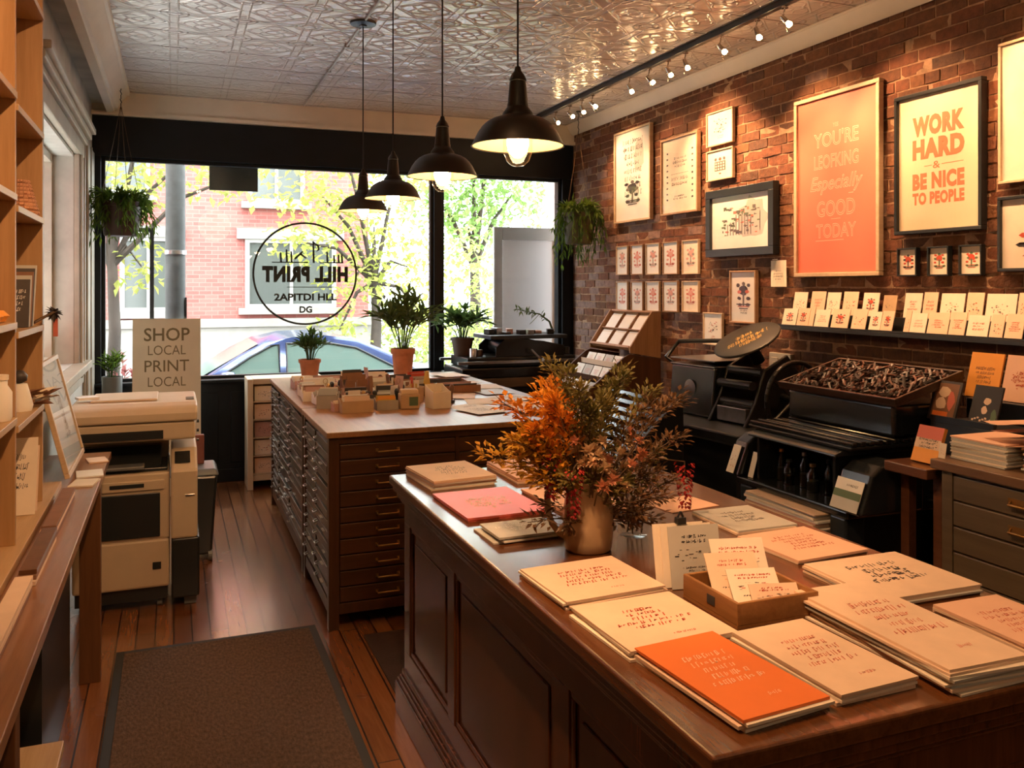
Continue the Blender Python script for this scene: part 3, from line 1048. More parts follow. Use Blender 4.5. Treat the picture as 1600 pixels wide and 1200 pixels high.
pendant(1.012, 2.535, 2.095, 'black barn pendant over the counter, largest and closest to the viewer')
pendant(1.043, 3.46, 2.11, 'black barn pendant second from the counter end, over the gap')
pendant(1.085, 4.505, 2.12, 'black barn pendant third from the counter, above the flat files')
pendant(1.047, 5.10, 2.10, 'smallest black barn pendant, closest to the window')
cd = thing('ceiling_conduit', 'thin metal conduit running along the tin ceiling through the lamp canopies', 'conduit', (0, 0, 0))
COND = mat('painted_conduit', (0.42, 0.40, 0.36), 0.35, metal=0.4)
MB().cyl((1.045, 5.19, ZC - 0.009), (1.045, 7.6, ZC - 0.009), 0.0075, 8).build('pipe', COND, cd)
MB().cyl((1.045, 2.65, ZC - 0.009), (1.045, 5.01, ZC - 0.009), 0.0075, 8).build('pipe', COND, cd)
for y in (5.6, 6.3, 7.0, 4.0):
    MB().bx(1.030, 1.060, y, y + 0.015, ZC - 0.02, ZC - 0.001).build('pipe_clip', COND, cd)

# ================================================================== TRACK LIGHTS
tr = thing('light_track', 'long black ceiling track above the brick wall', 'light track', (0, 0, 0))
MB().bx(3.08, 3.12, 0.6, 7.3, ZC - 0.04, ZC - 0.002).build('rail', BLACKP, tr, bevel=0.003)
MB().bx(3.075, 3.125, 7.3, 7.36, ZC - 0.045, ZC - 0.002).build('end_feed', BLACKP, tr, bevel=0.003)
CHROME = mat('chrome_lampholder', (0.55, 0.50, 0.45), 0.15, metal=1.0)
SPOTB = emit('halogen_glow', (1.0, 0.66, 0.34), 60)
SHGL = glass('spot_glass_shade', (1, 0.95, 0.88), 1.5, 0.05)


def track_head(y, tx, ty, tz, label, power, size=52, x=3.1, group='spotlights on the ceiling track'):
    base = Vector((x, y, ZC - 0.041))
    t = thing('track_spotlight', label, 'spotlight', base, group=group)
    piv = Vector((0.0, 0, -0.075))
    d = (Vector((tx, ty, tz)) - (base + piv)).normalized()
    q = d.to_track_quat('Z', 'Y').to_matrix().to_4x4()
    M = Matrix.Translation(piv) @ q
    MB().cyl((0, 0, 0), (0, 0, -0.012), 0.018, 14).tube([(0, 0, -0.012), (0, 0.006, -0.03), (0, 0.012, -0.05), (0, 0.004, -0.07), piv], 0.0045, 8).build('stem', CHROME, t, smooth=40)
    MB().lathe([(0.0, -0.03), (0.012, -0.028), (0.015, 0.0), (0.016, 0.018), (0.0, 0.018)], 16, M=M).build('lampholder', CHROME, t, smooth=40)
    MB().lathe([(0.016, 0.012), (0.024, 0.03), (0.033, 0.055), (0.036, 0.062)], 20, M=M, cap=False).build('glass_shade', SHGL, t, smooth=60)
    MB().lathe([(0.0, 0.020), (0.012, 0.022), (0.017, 0.034), (0.014, 0.046), (0.0, 0.050)], 14, M=M).build('bulb', SPOTB, t, smooth=60)
    p = base + piv + d * 0.066
    light('spot_beam', 'SPOT', p, power, WARM, target=(tx, ty, tz), spot_size=radians(size), spot_blend=0.6, shadow_soft_size=0.025)
    return t


heads = [(6.87, 6.6, 2.3), (6.58, 6.5, 2.6), (6.35, 6.2, 1.8), (6.16, 5.7, 2.4), (5.56, 5.3, 1.9), (5.28, 5.2, 2.6), (5.03, 4.9, 2.1), (4.82, 4.6, 1.6), (4.43, 4.1, 2.3), (4.08, 3.9, 1.5), (3.84, 3.35, 2.2)]
for i, (y, ty, tz) in enumerate(heads):
    track_head(y, XR, ty, tz, f'small glass-shaded track spotlight, {ords[i]} from the window along the brick wall', 46 if i > 4 else 20, 84)
for i, (y, tx, ty, tz, pw) in enumerate([(3.3, XR, 3.2, 1.7, 50), (2.9, XR, 2.6, 2.2, 48), (2.5, 3.3, 2.55, 1.2, 60)]):
    track_head(y, tx, ty, tz, f'track spotlight over the plan chest end, {("first", "second", "third")[i]} past the visible ones', pw, 80)
# second track over the near end of the shop, aimed at the counter and the oak shelves; third head added to brighten the bouquet
tr2 = thing('light_track', 'black ceiling track over the near end of the shop, above the aisle', 'light track', (0, 0, 0))
MB().bx(0.33, 0.37, -1.6, 1.9, ZC - 0.04, ZC - 0.002).build('rail', BLACKP, tr2, bevel=0.003)
for i, (y, tx, ty, tz, pw, sz) in enumerate([(1.75, 1.35, 1.75, 0.95, 66, 70), (1.3, 1.35, 1.25, 0.95, 60, 70), (1.0, 1.08, 2.1, 1.15, 90, 40), (1.6, -0.6, 3.1, 1.7, 62, 75), (0.9, -0.6, 2.4, 1.3, 48, 75)]):
    track_head(y, tx, ty, tz, f'track spotlight over the aisle, {("first", "second", "third", "fourth", "fifth")[i]} from the far end of its track', pw, sz, x=0.35, group='spotlights on the aisle track')

# glowing globes added behind the viewer as fill light
OPAL = emit('added_fill_glow', (1.0, 0.70, 0.42), 2.6)
for i, (x, y) in enumerate(((0.7, -1.3), (2.5, -1.0))):
    t = thing('fill_globe', ('added round fill light behind the viewer over the aisle', 'added round fill light behind the viewer by the brick wall')[i], 'lamp', (x, y, ZC - 0.45))
    MB().lathe([(0, -0.29), (0.12, -0.265), (0.22, -0.19), (0.28, -0.08), (0.29, 0), (0.28, 0.08), (0.22, 0.19), (0.12, 0.265), (0, 0.29)], 28).build('globe', OPAL, t, smooth=60)
    MB().cyl((0, 0, 0.291), (0, 0, 0.449), 0.004, 8).build('cord', CORDM, t)
# ================================================================== COUNTER
CX0, CX1, CY0, CY1, CZ = 0.785, 1.835, 1.143, 3.33, 0.912
ct = thing('shop_counter', 'long dark mahogany shop counter with recessed side panels', 'counter', (0, 0, 0))
b = MB()
b.bx(CX0, CX1, CY0, CY1, CZ - 0.035, CZ)
b.build('counter_top', MAHOGY, ct, bevel=0.007, seg=3)
b = MB()
for k, (o, z0, z1) in enumerate(((0.012, CZ - 0.060, CZ - 0.0355), (0.026, CZ - 0.085, CZ - 0.0605), (0.036, CZ - 0.10, CZ - 0.0855))):
    b.bx(CX0 + o, CX1 - o, CY0 + o, CY1 - o, z0, z1)
b.build('cornice_moulding', MAHOG, ct, bevel=0.006, seg=3)
o = 0.05
bx0, bx1, by0, by1 = CX0 + o, CX1 - o, CY0 + o, CY1 - o
MB().bx(bx0 + 0.012, bx1 - 0.012, by0 + 0.012, by1 - 0.012, 0.02, CZ - 0.1005).build('carcass', MAHOG, ct)


def panel_side(segs, plane, axis, parent):
    """stiles, rails and moulded panels on one face. segs: list of (a0, a1) panel openings; stiles fill the rest"""
    z0, z1 = 0.165, CZ - 0.1005
    pz0, pz1 = 0.245, 0.735
    if axis == 'x':
        lo, hi = by0, by1
        def B(m, a0, a1, zz0, zz1, d0, d1):
            m.bx(plane + d0, plane + d1, a0, a1, zz0, zz1)
        s = 1
    else:
        lo, hi = bx0, bx1
        def B(m, a0, a1, zz0, zz1, d0, d1):
            m.bx(a0, a1, plane + d0, plane + d1, zz0, zz1)
    fr = MB()
    B(fr, lo, hi, z0, pz0, 0, 0.012)
    B(fr, lo, hi, pz1, z1, 0, 0.012)
    edges = [lo] + [e for sg in segs for e in sg] + [hi]
    for k in range(0, len(edges), 2):
        B(fr, edges[k], edges[k + 1], pz0, pz1, 0, 0.012)
    fr.build('face_frame', MAHOG, parent, bevel=0.002)
    for a0, a1 in segs:
        m = MB()
        w = 0.018
        for q in ((a0, a1, pz0, pz0 + w), (a0, a1, pz1 - w, pz1), (a0, a0 + w, pz0 + w, pz1 - w), (a1 - w, a1, pz0 + w, pz1 - w)):
            B(m, *q, 0.004, 0.0118)
        m.build('panel_moulding', MAHOG, parent, bevel=0.004)
        m = MB()
        B(m, a0 + 0.05, a1 - 0.05, pz0 + 0.05, pz1 - 0.05, 0.007, 0.0119)
        m.build('raised_panel', MAHOG, parent, bevel=0.004)


panel_side([(1.25, 1.78), (1.86, 2.64), (2.71, 3.20)], bx0, 'x', ct)
panel_side([(0.92, 1.27), (1.35, 1.70)], by0, 'y', ct)
b = MB()
for o2, z0, z1 in ((-0.030, 0, 0.115), (-0.024, 0.115, 0.13), (-0.016, 0.13, 0.142), (-0.009, 0.142, 0.165)):
    b.bx(bx0 + o2, bx1 - o2, by0 + o2, by1 - o2, z0, z1)
b.build('plinth', MAHOG, ct, bevel=0.004)

# ------------------------------------------------------------------ prints on the counter
def sheet(name, label, cx, cy, z, ang, w, d, th, pm, draw, seed, inks, group, cat='print', skew=0.0):
    b = MB()
    b.bx(-w / 2, w / 2, -d / 2, d / 2, 0, th, 0)
    if draw:
        draw(b, w, d, th + 0.0005, random.Random(seed))
    o = b.build(name, [pm] + list(inks), loc=(cx, cy, z), rot=(0, 0, radians(ang)))
    return tag(o, label, cat, group)


def s_script(p, w, h, z, r):
    ink_script(p, w * 0.02, h * 0.04, w * 0.62, h * 0.5, 6, z, 1, r)


def s_title(p, w, h, z, r):
    ink_script(p, 0, h * 0.05, w * 0.7, h * 0.42, 5, z, 1, r)
    ink_script(p, w * 0.1, -h * 0.33, w * 0.25, h * 0.05, 1, z, 1, r)


def s_flourish(p, w, h, z, r):
    ink_script(p, 0, 0, w * 0.55, h * 0.34, 4, z, 1, r)
    for k in range(26):
        a = r.uniform(0, 2 * pi)
        q = r.uniform(0.1, 0.3)
        ink_blob(p, q * w * cos(a), q * h * sin(a) * 0.8, w * 0.025, h * 0.012, z + 0.0003, 1, r, 5)


def s_blackletter(p, w, h, z, r):
    ink_script(p, 0, h * 0.06, w * 0.75, h * 0.5, 4, z, 1, r, 0.15)
    ink_blocks(p, 0, -h * 0.02, w * 0.5, h * 0.3, z + 0.0004, [1], r, 16)


def stack(where, cx, cy, ang, w, d, n, th, top, under, draw, seed, inks, toplabel, name='art_print', jit=0.006, z0=CZ):
    """n sheets, each a thing of its own; only the top one shows its print"""
    r = random.Random(seed)
    z = z0 + 0.0006
    for k in range(n):
        last = k == n - 1
        jx, jy, ja = (0, 0, 0) if last else (r.uniform(-jit, jit), r.uniform(-jit, jit), r.uniform(-1.6, 1.6) * jit / 0.006)
        t = th * r.uniform(0.8, 1.25)
        sheet(name, toplabel if last else f'plain-edged sheet buried in {where}', cx + jx, cy + jy, z, ang + ja, w, d, t,
              top if last else (under[k % len(under)]), draw if last else None, seed, inks, f'sheets in {where}')
        z += t + 0.0004
    return z


stack('the thick cream stack at the far counter corner', 0.985, 3.165, 5, 0.25, 0.30, 7, 0.0048, PAPER2, [PAPER, WHITE, PAPER2], s_script, 201, [INK_G],
      'top print of the thick cream stack at the far counter corner')
stack('the coral pile', 0.989, 2.745, 2, 0.28, 0.355, 2, 0.0065, CORAL, [CORAL], s_flourish, 202, [INK_W],
      'coral red print with pale flourish, between cream stack and grey packets')
stack('the grey packet pile', 0.965, 2.388, 1, 0.205, 0.16, 4, 0.005, GREYP, [GREYP, WHITE], s_blackletter, 203, [WHITE],
      'glossy grey packet lying beside the stoneware jug', jit=0.018)
stack('the peach pile behind the jug', 1.30, 3.17, 0, 0.21, 0.33, 3, 0.007, PEACH, [PAPER2, PEACH], None, 204, [INK_R],
      'plain peach sheet tucked behind the bouquet at the far counter edge', jit=0.012)
stack('the peach pile under the bouquet', 1.28, 2.70, 4, 0.22, 0.36, 2, 0.006, PEACH, [PEACH], None, 214, [INK_R],
      'plain peach sheet lying beside the coral print, under the bouquet', jit=0.01)
stack('the square cream stack beside the jug', 0.960, 1.918, 3, 0.268, 0.252, 4, 0.0042, PAPER2, [PAPER, PAPER2], s_title, 205, [INK_R],
      'square cream print with red lettering, top of the stack nearest the jug')
stack('the square cream stack under the orange book corner', 0.962, 1.629, 1.8, 0.258, 0.257, 4, 0.0045, PAPER2, [PAPER, PAPER2], s_title, 206, [INK_R],
      'square cream print with red script, top of the stack beside the orange one')
stack('the orange stack', 0.958, 1.353, 4.5, 0.193, 0.318, 4, 0.0056, ORANGE, [PAPER, PAPER2], s_title, 207, [INK_L],
      'bright orange print with pale lettering on top of the corner stack', jit=0.008)
stack('the cream stack next to the orange one', 1.177, 1.354, 2.2, 0.186, 0.302, 4, 0.0052, PAPER2, [PAPER2, PAPER], s_title, 208, [INK_P],
      'long cream print with pink script, between the orange stack and the tall stack')
stack('the tall fanned stack', 1.407, 1.380, -1.5, 0.192, 0.435, 9, 0.0045, PAPER2, [PAPER, PAPER2, GREYP], s_title, 209, [INK_P],
      'longest cream print on top of the tall fanned stack', jit=0.011)
stack('the stack with the dark title', 1.665, 1.665, -1, 0.30, 0.275, 4, 0.0052, PAPER2, [PAPER2, GREYP], s_blackletter, 210, [INK_B],
      'cream print with a dark brown title, behind the tall fanned stack', jit=0.007)
stack('the pale stack at the counter edge', 1.69, 1.33, -1.8, 0.19, 0.28, 3, 0.0055, PEACH, [PAPER2], s_title, 211, [INK_P],
      'peach print with faint red script at the aisle edge of the counter')
stack('the peach pile beside the wooden tray', 1.66, 1.985, 3, 0.25, 0.25, 2, 0.006, PEACH, [PAPER2], s_script, 212, [INK_R],
      'peach print with a red oval of script, behind the wooden card tray')
stack('the grey-green pile', 1.668, 2.265, 0, 0.215, 0.245, 2, 0.006, GREYP, [PAPER2], s_blackletter, 213, [INK_G],
      'grey print with black scrawled lettering, at the aisle edge behind the peach print')
sheet('paper_sheet', 'small pinkish sheet lying beyond the grey print near the glass vase', 1.60, 2.52, CZ + 0.0006, 8, 0.20, 0.16, 0.002, PEACH, None, 0, [], None, 'paper')

# wooden card tray
tx0, tx1, ty0, ty1 = 1.128, 1.345, 1.552, 1.765
tz = CZ + 0.0006
tray = thing('card_tray', 'open honey-brown wooden tray holding cards on the counter', 'tray', (0, 0, 0))
TRAYW = wood('tray_wood', (0.22, 0.095, 0.028), (0.36, 0.17, 0.055), 0.45, 'y', scale=1.5)
MB().bx(tx0, tx1, ty0, ty1, tz, tz + 0.007).build('base', TRAYW, tray)
for a in ((tx0, tx0 + 0.009, ty0, ty1), (tx1 - 0.009, tx1, ty0, ty1), (tx0 + 0.009, tx1 - 0.009, ty0, ty0 + 0.009), (tx0 + 0.009, tx1 - 0.009, ty1 - 0.009, ty1)):
    MB().bx(*a, tz + 0.007, tz + 0.055).build('side', TRAYW, tray, bevel=0.0015)
MB().bx(tx0 - 0.0015, tx0 - 0.0002, 1.635, 1.665, tz + 0.022, tz + 0.042).build('label_slot', INK_B, tray)


def t_block(p, w, h, z, r):
    ink_script(p, 0, h * 0.28, w * 0.8, h * 0.16, 2, z, 1, r, 0.1)
    ink_blocks(p, 0, h * 0.02, w * 0.75, h * 0.2, z, [1, 2], r, 20)
    ink_script(p, 0, -h * 0.2, w * 0.6, h * 0.1, 2, z, 2, r, 0.1)


FACE = ON_BACK
RZ = Matrix.Rotation(radians(-14), 3, 'Z')
for i, (x, y, w, h, ln, pm, lab) in enumerate([
        (1.262, 1.700, 0.135, 0.135, 34, PAPER, 'tallest pale card leaning in the wooden tray'),
        (1.225, 1.672, 0.125, 0.118, 42, PAPER2, 'red and grey lettered card in the middle of the wooden tray'),
        (1.247, 1.628, 0.120, 0.092, 46, PAPER, 'cream card with dark initials at the front of the wooden tray'),
        (1.268, 1.590, 0.115, 0.062, 40, PAPER2, 'small card with red border, foremost in the wooden tray')]):
    card('art_card', lab, lean(RZ @ FACE, ln), (x, y, tz + 0.0085), w, h, 0.003, pm, t_block, 220 + i, [INK_R, INK_B], group='cards in the wooden tray')
for i, (x, y) in enumerate(((1.305, 1.60), (1.152, 1.70))):
    b = MB().lathe([(0, 0), (0.016, 0.001), (0.020, 0.008), (0.018, 0.018), (0.008, 0.022), (0, 0.022)], 16)
    tag(b.build('wooden_disc', PAPER2, loc=(x, y, tz + 0.0078), smooth=50), ('pale round wooden disc in the tray corner by the tall stack' if i == 0 else 'pale round wooden disc in the far corner of the tray'), 'disc', 'wooden discs in the card tray')

# cards standing behind the tray, clipped together
RZ2 = Matrix.Rotation(radians(-8), 3, 'Z')
for i in range(3):
    card('greeting_card', ('tall grey card with black handwriting standing against the wooden tray' if i == 2 else 'blank cream card standing behind the handwritten one by the tray'), lean(RZ2 @ FACE, 12),
         (1.195 - 0.012 * (2 - i), 1.825 + 0.016 * (2 - i) - 0.02, CZ + 0.0012), 0.135, 0.148, 0.003, GREYP if i == 2 else PAPER, t_block if i == 2 else None, 230 + i, [INK_B, INK_G],
         group='cards standing by the wooden tray')
tag(MB().bx(-0.012, 0.012, -0.006, 0.012, 0, 0.016).cyl((-0.008, 0.003, 0.016), (0.0, 0.003, 0.03), 0.003, 8).cyl((0.008, 0.003, 0.016), (0.0, 0.003, 0.03), 0.003, 8)
    .build('binder_clip', BLACKP, loc=(1.175, 1.848, CZ + 0.148), bevel=0.001), 'small black binder clip on the standing grey cards', 'clip')

# ------------------------------------------------------------------ jug and bouquet
STONE = mat('stoneware_glaze', (0.42, 0.29, 0.165), 0.28, var=0.12, vscale=10, coat=0.3)
JX, JY = 1.085, 2.185
jug = thing('stoneware_jug', 'tan stoneware jug with one loop handle holding the bouquet', 'jug', (JX, JY, CZ + 0.0006))
jp = [(0.0, 0.0), (0.060, 0.0), (0.066, 0.006), (0.069, 0.03), (0.071, 0.07), (0.070, 0.11), (0.065, 0.145), (0.060, 0.17), (0.061, 0.185), (0.068, 0.205), (0.069, 0.209), (0.066, 0.208), (0.058, 0.186), (0.056, 0.17), (0.060, 0.14), (0.064, 0.07), (0.058, 0.012), (0.0, 0.010)]
MB().lathe(jp, 40).build('body', STONE, jug, smooth=60)
hd = Vector((-0.86, 0.51, 0)).normalized()
pts = [hd * (0.060 + rr) + Vector((0, 0, zz)) for rr, zz in ((-0.004, 0.188), (0.022, 0.197), (0.044, 0.180), (0.055, 0.145), (0.054, 0.105), (0.042, 0.068), (0.022, 0.042), (0.002, 0.034))]
MB().tube(pts, [0.011, 0.0105, 0.010, 0.0095, 0.009, 0.009, 0.0095, 0.011], 12).build('handle', STONE, jug, smooth=60)

L_OR = leafmat('orange_autumn_leaf', (0.60, 0.17, 0.012), (0.78, 0.36, 0.03))
L_YE = leafmat('yellow_autumn_leaf', (0.55, 0.27, 0.02), (0.62, 0.40, 0.05))
L_GR = leafmat('olive_leaf', (0.10, 0.095, 0.022), (0.26, 0.20, 0.055))
L_DK = leafmat('bronze_leaf', (0.10, 0.05, 0.02), (0.22, 0.11, 0.04))
L_RD = leafmat('crimson_tassel', (0.28, 0.012, 0.012), (0.48, 0.03, 0.022), 0.15, 0.8)
L_CR = leafmat('cream_petal', (0.50, 0.36, 0.20), (0.74, 0.54, 0.34))
L_PK = leafmat('peach_petal', (0.62, 0.26, 0.14), (0.72, 0.40, 0.26))
STEM = mat('branch_bark', (0.09, 0.05, 0.022), 0.7)


def sprig(name, label, cat, tip, lm, nleaf, L, wd, seed, group, base=None, sag=0.0, spread=0.035, start=0.3, flowers=None):
    """one cut branch standing in the jug: a bending stem and its leaves"""
    r = random.Random(seed)
    p0 = Vector(base) if base else Vector((JX + r.uniform(-0.03, 0.03), JY + r.uniform(-0.03, 0.03), CZ + 0.06))
    p3 = Vector(tip)
    mid = (p0 + p3) / 2
    p1 = Vector((p0.x * 0.7 + p3.x * 0.3, p0.y * 0.7 + p3.y * 0.3, p0.z + (p3.z - p0.z) * 0.55 + 0.03))
    p2 = Vector((p0.x * 0.3 + p3.x * 0.7, p0.y * 0.3 + p3.y * 0.7, p0.z + (p3.z - p0.z) * 0.9 + sag))
    def bz(t):
        u = 1 - t
        return p0 * u ** 3 + p1 * 3 * u * u * t + p2 * 3 * u * t * t + p3 * t ** 3
    t = thing(name, label, cat, (0, 0, 0), group=group)
    b = MB().tube([bz(i / 10) for i in range(11)], [0.0024 - 0.0015 * i / 10 for i in range(11)], 5)
    lf = MB()
    for k in range(nleaf):
        u = start + (1 - start) * r.random() ** 0.75
        p = bz(u)
        d0 = (bz(min(1, u + 0.02)) - bz(u - 0.02)).normalized()
        side = Vector((r.uniform(-1, 1), r.uniform(-1, 1), r.uniform(-0.6, 0.9)))
        q = p + side * spread * r.uniform(0.2, 1.0) * (1.25 - 0.5 * u)
        if k % 3 == 0:
            b.tube([p, q], 0.0008, 4)
        lf.leaf(q, d0 * 0.6 + side * 0.8, (r.uniform(-.4, .4), r.uniform(-.4, .4), 1), L * r.uniform(0.6, 1.25), wd * r.uniform(0.7, 1.2))
    b.build('stem', STEM, t)
    lf.build('foliage', lm, t)
    return t


BG = 'cut branches in the stoneware jug'
r = random.Random(21)
specs = []
# (count, name, label, material, leaves, L, W, tip ranges)
def tips(n, x, y, z):
    return [(r.uniform(*x), r.uniform(*y), r.uniform(*z)) for _ in range(n)]
for tp in tips(7, (0.86, 1.04), (2.15, 2.45), (1.20, 1.38)):
    specs.append(('autumn_branch', 'orange-leaved autumn branch fanning from the jug towards the window', L_OR, 150, 0.027, 0.016, tp, 0.045))
for tp in tips(6, (0.82, 0.96), (2.15, 2.42), (1.08, 1.26)):
    specs.append(('autumn_branch', 'yellow-leaved autumn branch spreading low from the jug over the coral print', L_YE, 130, 0.026, 0.015, tp, 0.045))
for tp in tips(12, (1.0, 1.34), (2.05, 2.45), (1.24, 1.44)):
    specs.append(('olive_branch', 'upright olive-green branch with tiny leaves at the top of the bouquet', L_GR, 190, 0.022, 0.010, tp, 0.04))
for tp in tips(7, (1.20, 1.36), (2.0, 2.30), (1.06, 1.34)):
    specs.append(('bronze_branch', 'dark bronze branch on the aisle side of the bouquet', L_DK, 120, 0.023, 0.011, tp, 0.045))
for tp in tips(4, (0.86, 1.0), (2.10, 2.30), (0.99, 1.08)):
    specs.append(('bronze_branch', 'drooping bronze spray hanging over the jug handle', L_DK, 40, 0.026, 0.010, tp, 0.03))
for k in range(12):
    a = 2 * pi * k / 12 + 0.2
    q = r.uniform(0.08, 0.15)
    specs.append(('filler_branch', 'short olive filler spray low around the jug mouth', L_GR, 70, 0.026, 0.013, (JX + q * cos(a), JY + q * sin(a), r.uniform(1.09, 1.17)), 0.03))
for tp in [(1.22, 2.12, 1.0), (1.25, 2.2, 0.97), (1.20, 2.06, 1.03), (1.28, 2.14, 0.99), (1.30, 2.24, 1.02)]:
    specs.append(('trailing_branch', 'drooping bronze spray hanging down beside the glass vase', L_DK, 60, 0.026, 0.011, tp, 0.035))
for i, (nm, lb, lm, nl, L, wd, tp, sp) in enumerate(specs):
    sprig(nm, lb, 'branch', tp, lm, nl, L, wd, 300 + i, BG + ': ' + lb.split(' ')[0], spread=sp, start=0.35)


def bloom(label, x, y, z, R, m, seed, group):
    r = random.Random(seed)
    t = thing('flower', label, 'flower', (0, 0, 0), group=group)
    c = Vector((x, y, z))
    MB().tube([(JX + (x - JX) * 0.25, JY + (y - JY) * 0.25, CZ + 0.1), (JX + (x - JX) * 0.6, JY + (y - JY) * 0.6, (CZ + 0.1 + z) / 2 + 0.02), c], 0.002, 5).build('stem', STEM, t)
    out = (c - Vector((JX, JY, CZ + 0.15))).normalized()
    b = MB()
    for k in range(26):
        d = (out * r.uniform(0.1, 1.0) + Vector((r.uniform(-1, 1), r.uniform(-1, 1), r.uniform(-1, 1))) * 0.8).normalized()
        b.leaf(c, d, (0.2, 0.3, 1), R * r.uniform(0.7, 1.1), R * 0.55)
    b.build('petals', m, t)


for i in range(34):
    a = r.uniform(0, 2 * pi)
    q = r.uniform(0.03, 0.13)
    pk = i % 3 == 0
    bloom('peach flower among the cream ones above the jug mouth' if pk else 'cream dried flower clustered above the jug mouth', JX + 0.02 + q * cos(a), JY - 0.055 + q * 0.8 * sin(a), r.uniform(1.115, 1.235), r.uniform(0.020, 0.032), L_PK if pk else L_CR, 400 + i,
          'peach flowers above the jug mouth' if pk else 'cream flowers above the jug mouth')
for i, (x, y, z0) in enumerate(((0.965, 2.17, 1.20), (1.005, 2.11, 1.16), (1.36, 2.12, 1.15))):
    rr = random.Random(500 + i)
    t = thing('amaranth_tassel', ('crimson amaranth tassel drooping beside the jug handle', 'shorter crimson tassel against the jug shoulder', 'crimson tassel on the aisle side of the bouquet')[i], 'flower', (0, 0, 0), group='crimson tassels in the bouquet')
    MB().tube([(JX, JY, CZ + 0.1), ((x + JX) / 2, (y + JY) / 2, z0 + 0.02), (x, y, z0), (x, y, z0 - 0.05)], 0.0022, 5).build('stem', STEM, t)
    b = MB()
    for k in range(150):
        u = rr.random()
        a = rr.uniform(0, 2 * pi)
        q = 0.022 * (1 - 0.55 * u)
        b.leaf((x + q * cos(a), y + q * sin(a), z0 - 0.13 * u), (cos(a), sin(a), -0.7), (0, 0, 1), 0.012, 0.009)
    b.build('tassel', L_RD, t)

# glass vase with a few stems just behind the jug
VX, VY = 1.27, 2.26
vase = thing('glass_vase', 'clear glass vase of dark stems behind the stoneware jug', 'vase', (VX, VY, CZ + 0.0006))
VG = glass('vase_glass', (0.975, 0.975, 0.95), 1.18)
MB().lathe([(0.0, 0.001), (0.040, 0.001), (0.046, 0.01), (0.050, 0.06), (0.046, 0.11), (0.040, 0.135), (0.044, 0.15)], 28, cap=False).build('body', VG, vase, smooth=60)
for i in range(7):
    tp = (VX + r.uniform(-0.10, 0.20), VY + r.uniform(-0.18, 0.10), CZ + r.uniform(0.15, 0.30))
    sprig('vase_sprig', 'dark-leaved sprig standing in the clear glass vase', 'branch', tp, L_DK if i % 2 else L_GR, 46, 0.022, 0.010, 600 + i, 'sprigs in the glass vase',
          base=(VX + r.uniform(-0.02, 0.02), VY + r.uniform(-0.02, 0.02), CZ + 0.01), spread=0.03, start=0.45)
# ================================================================== FLAT FILE CABINETS
FX0, FX1, FZ = 0.69, 2.15, 0.953
SLAT = mat('weathered_drawer_edge', (0.085, 0.068, 0.052), 0.3, var=0.3, vscale=14, coat=0.2)
TAB = mat('paper_label_edge', (0.52, 0.50, 0.46), 0.5, var=0.25)


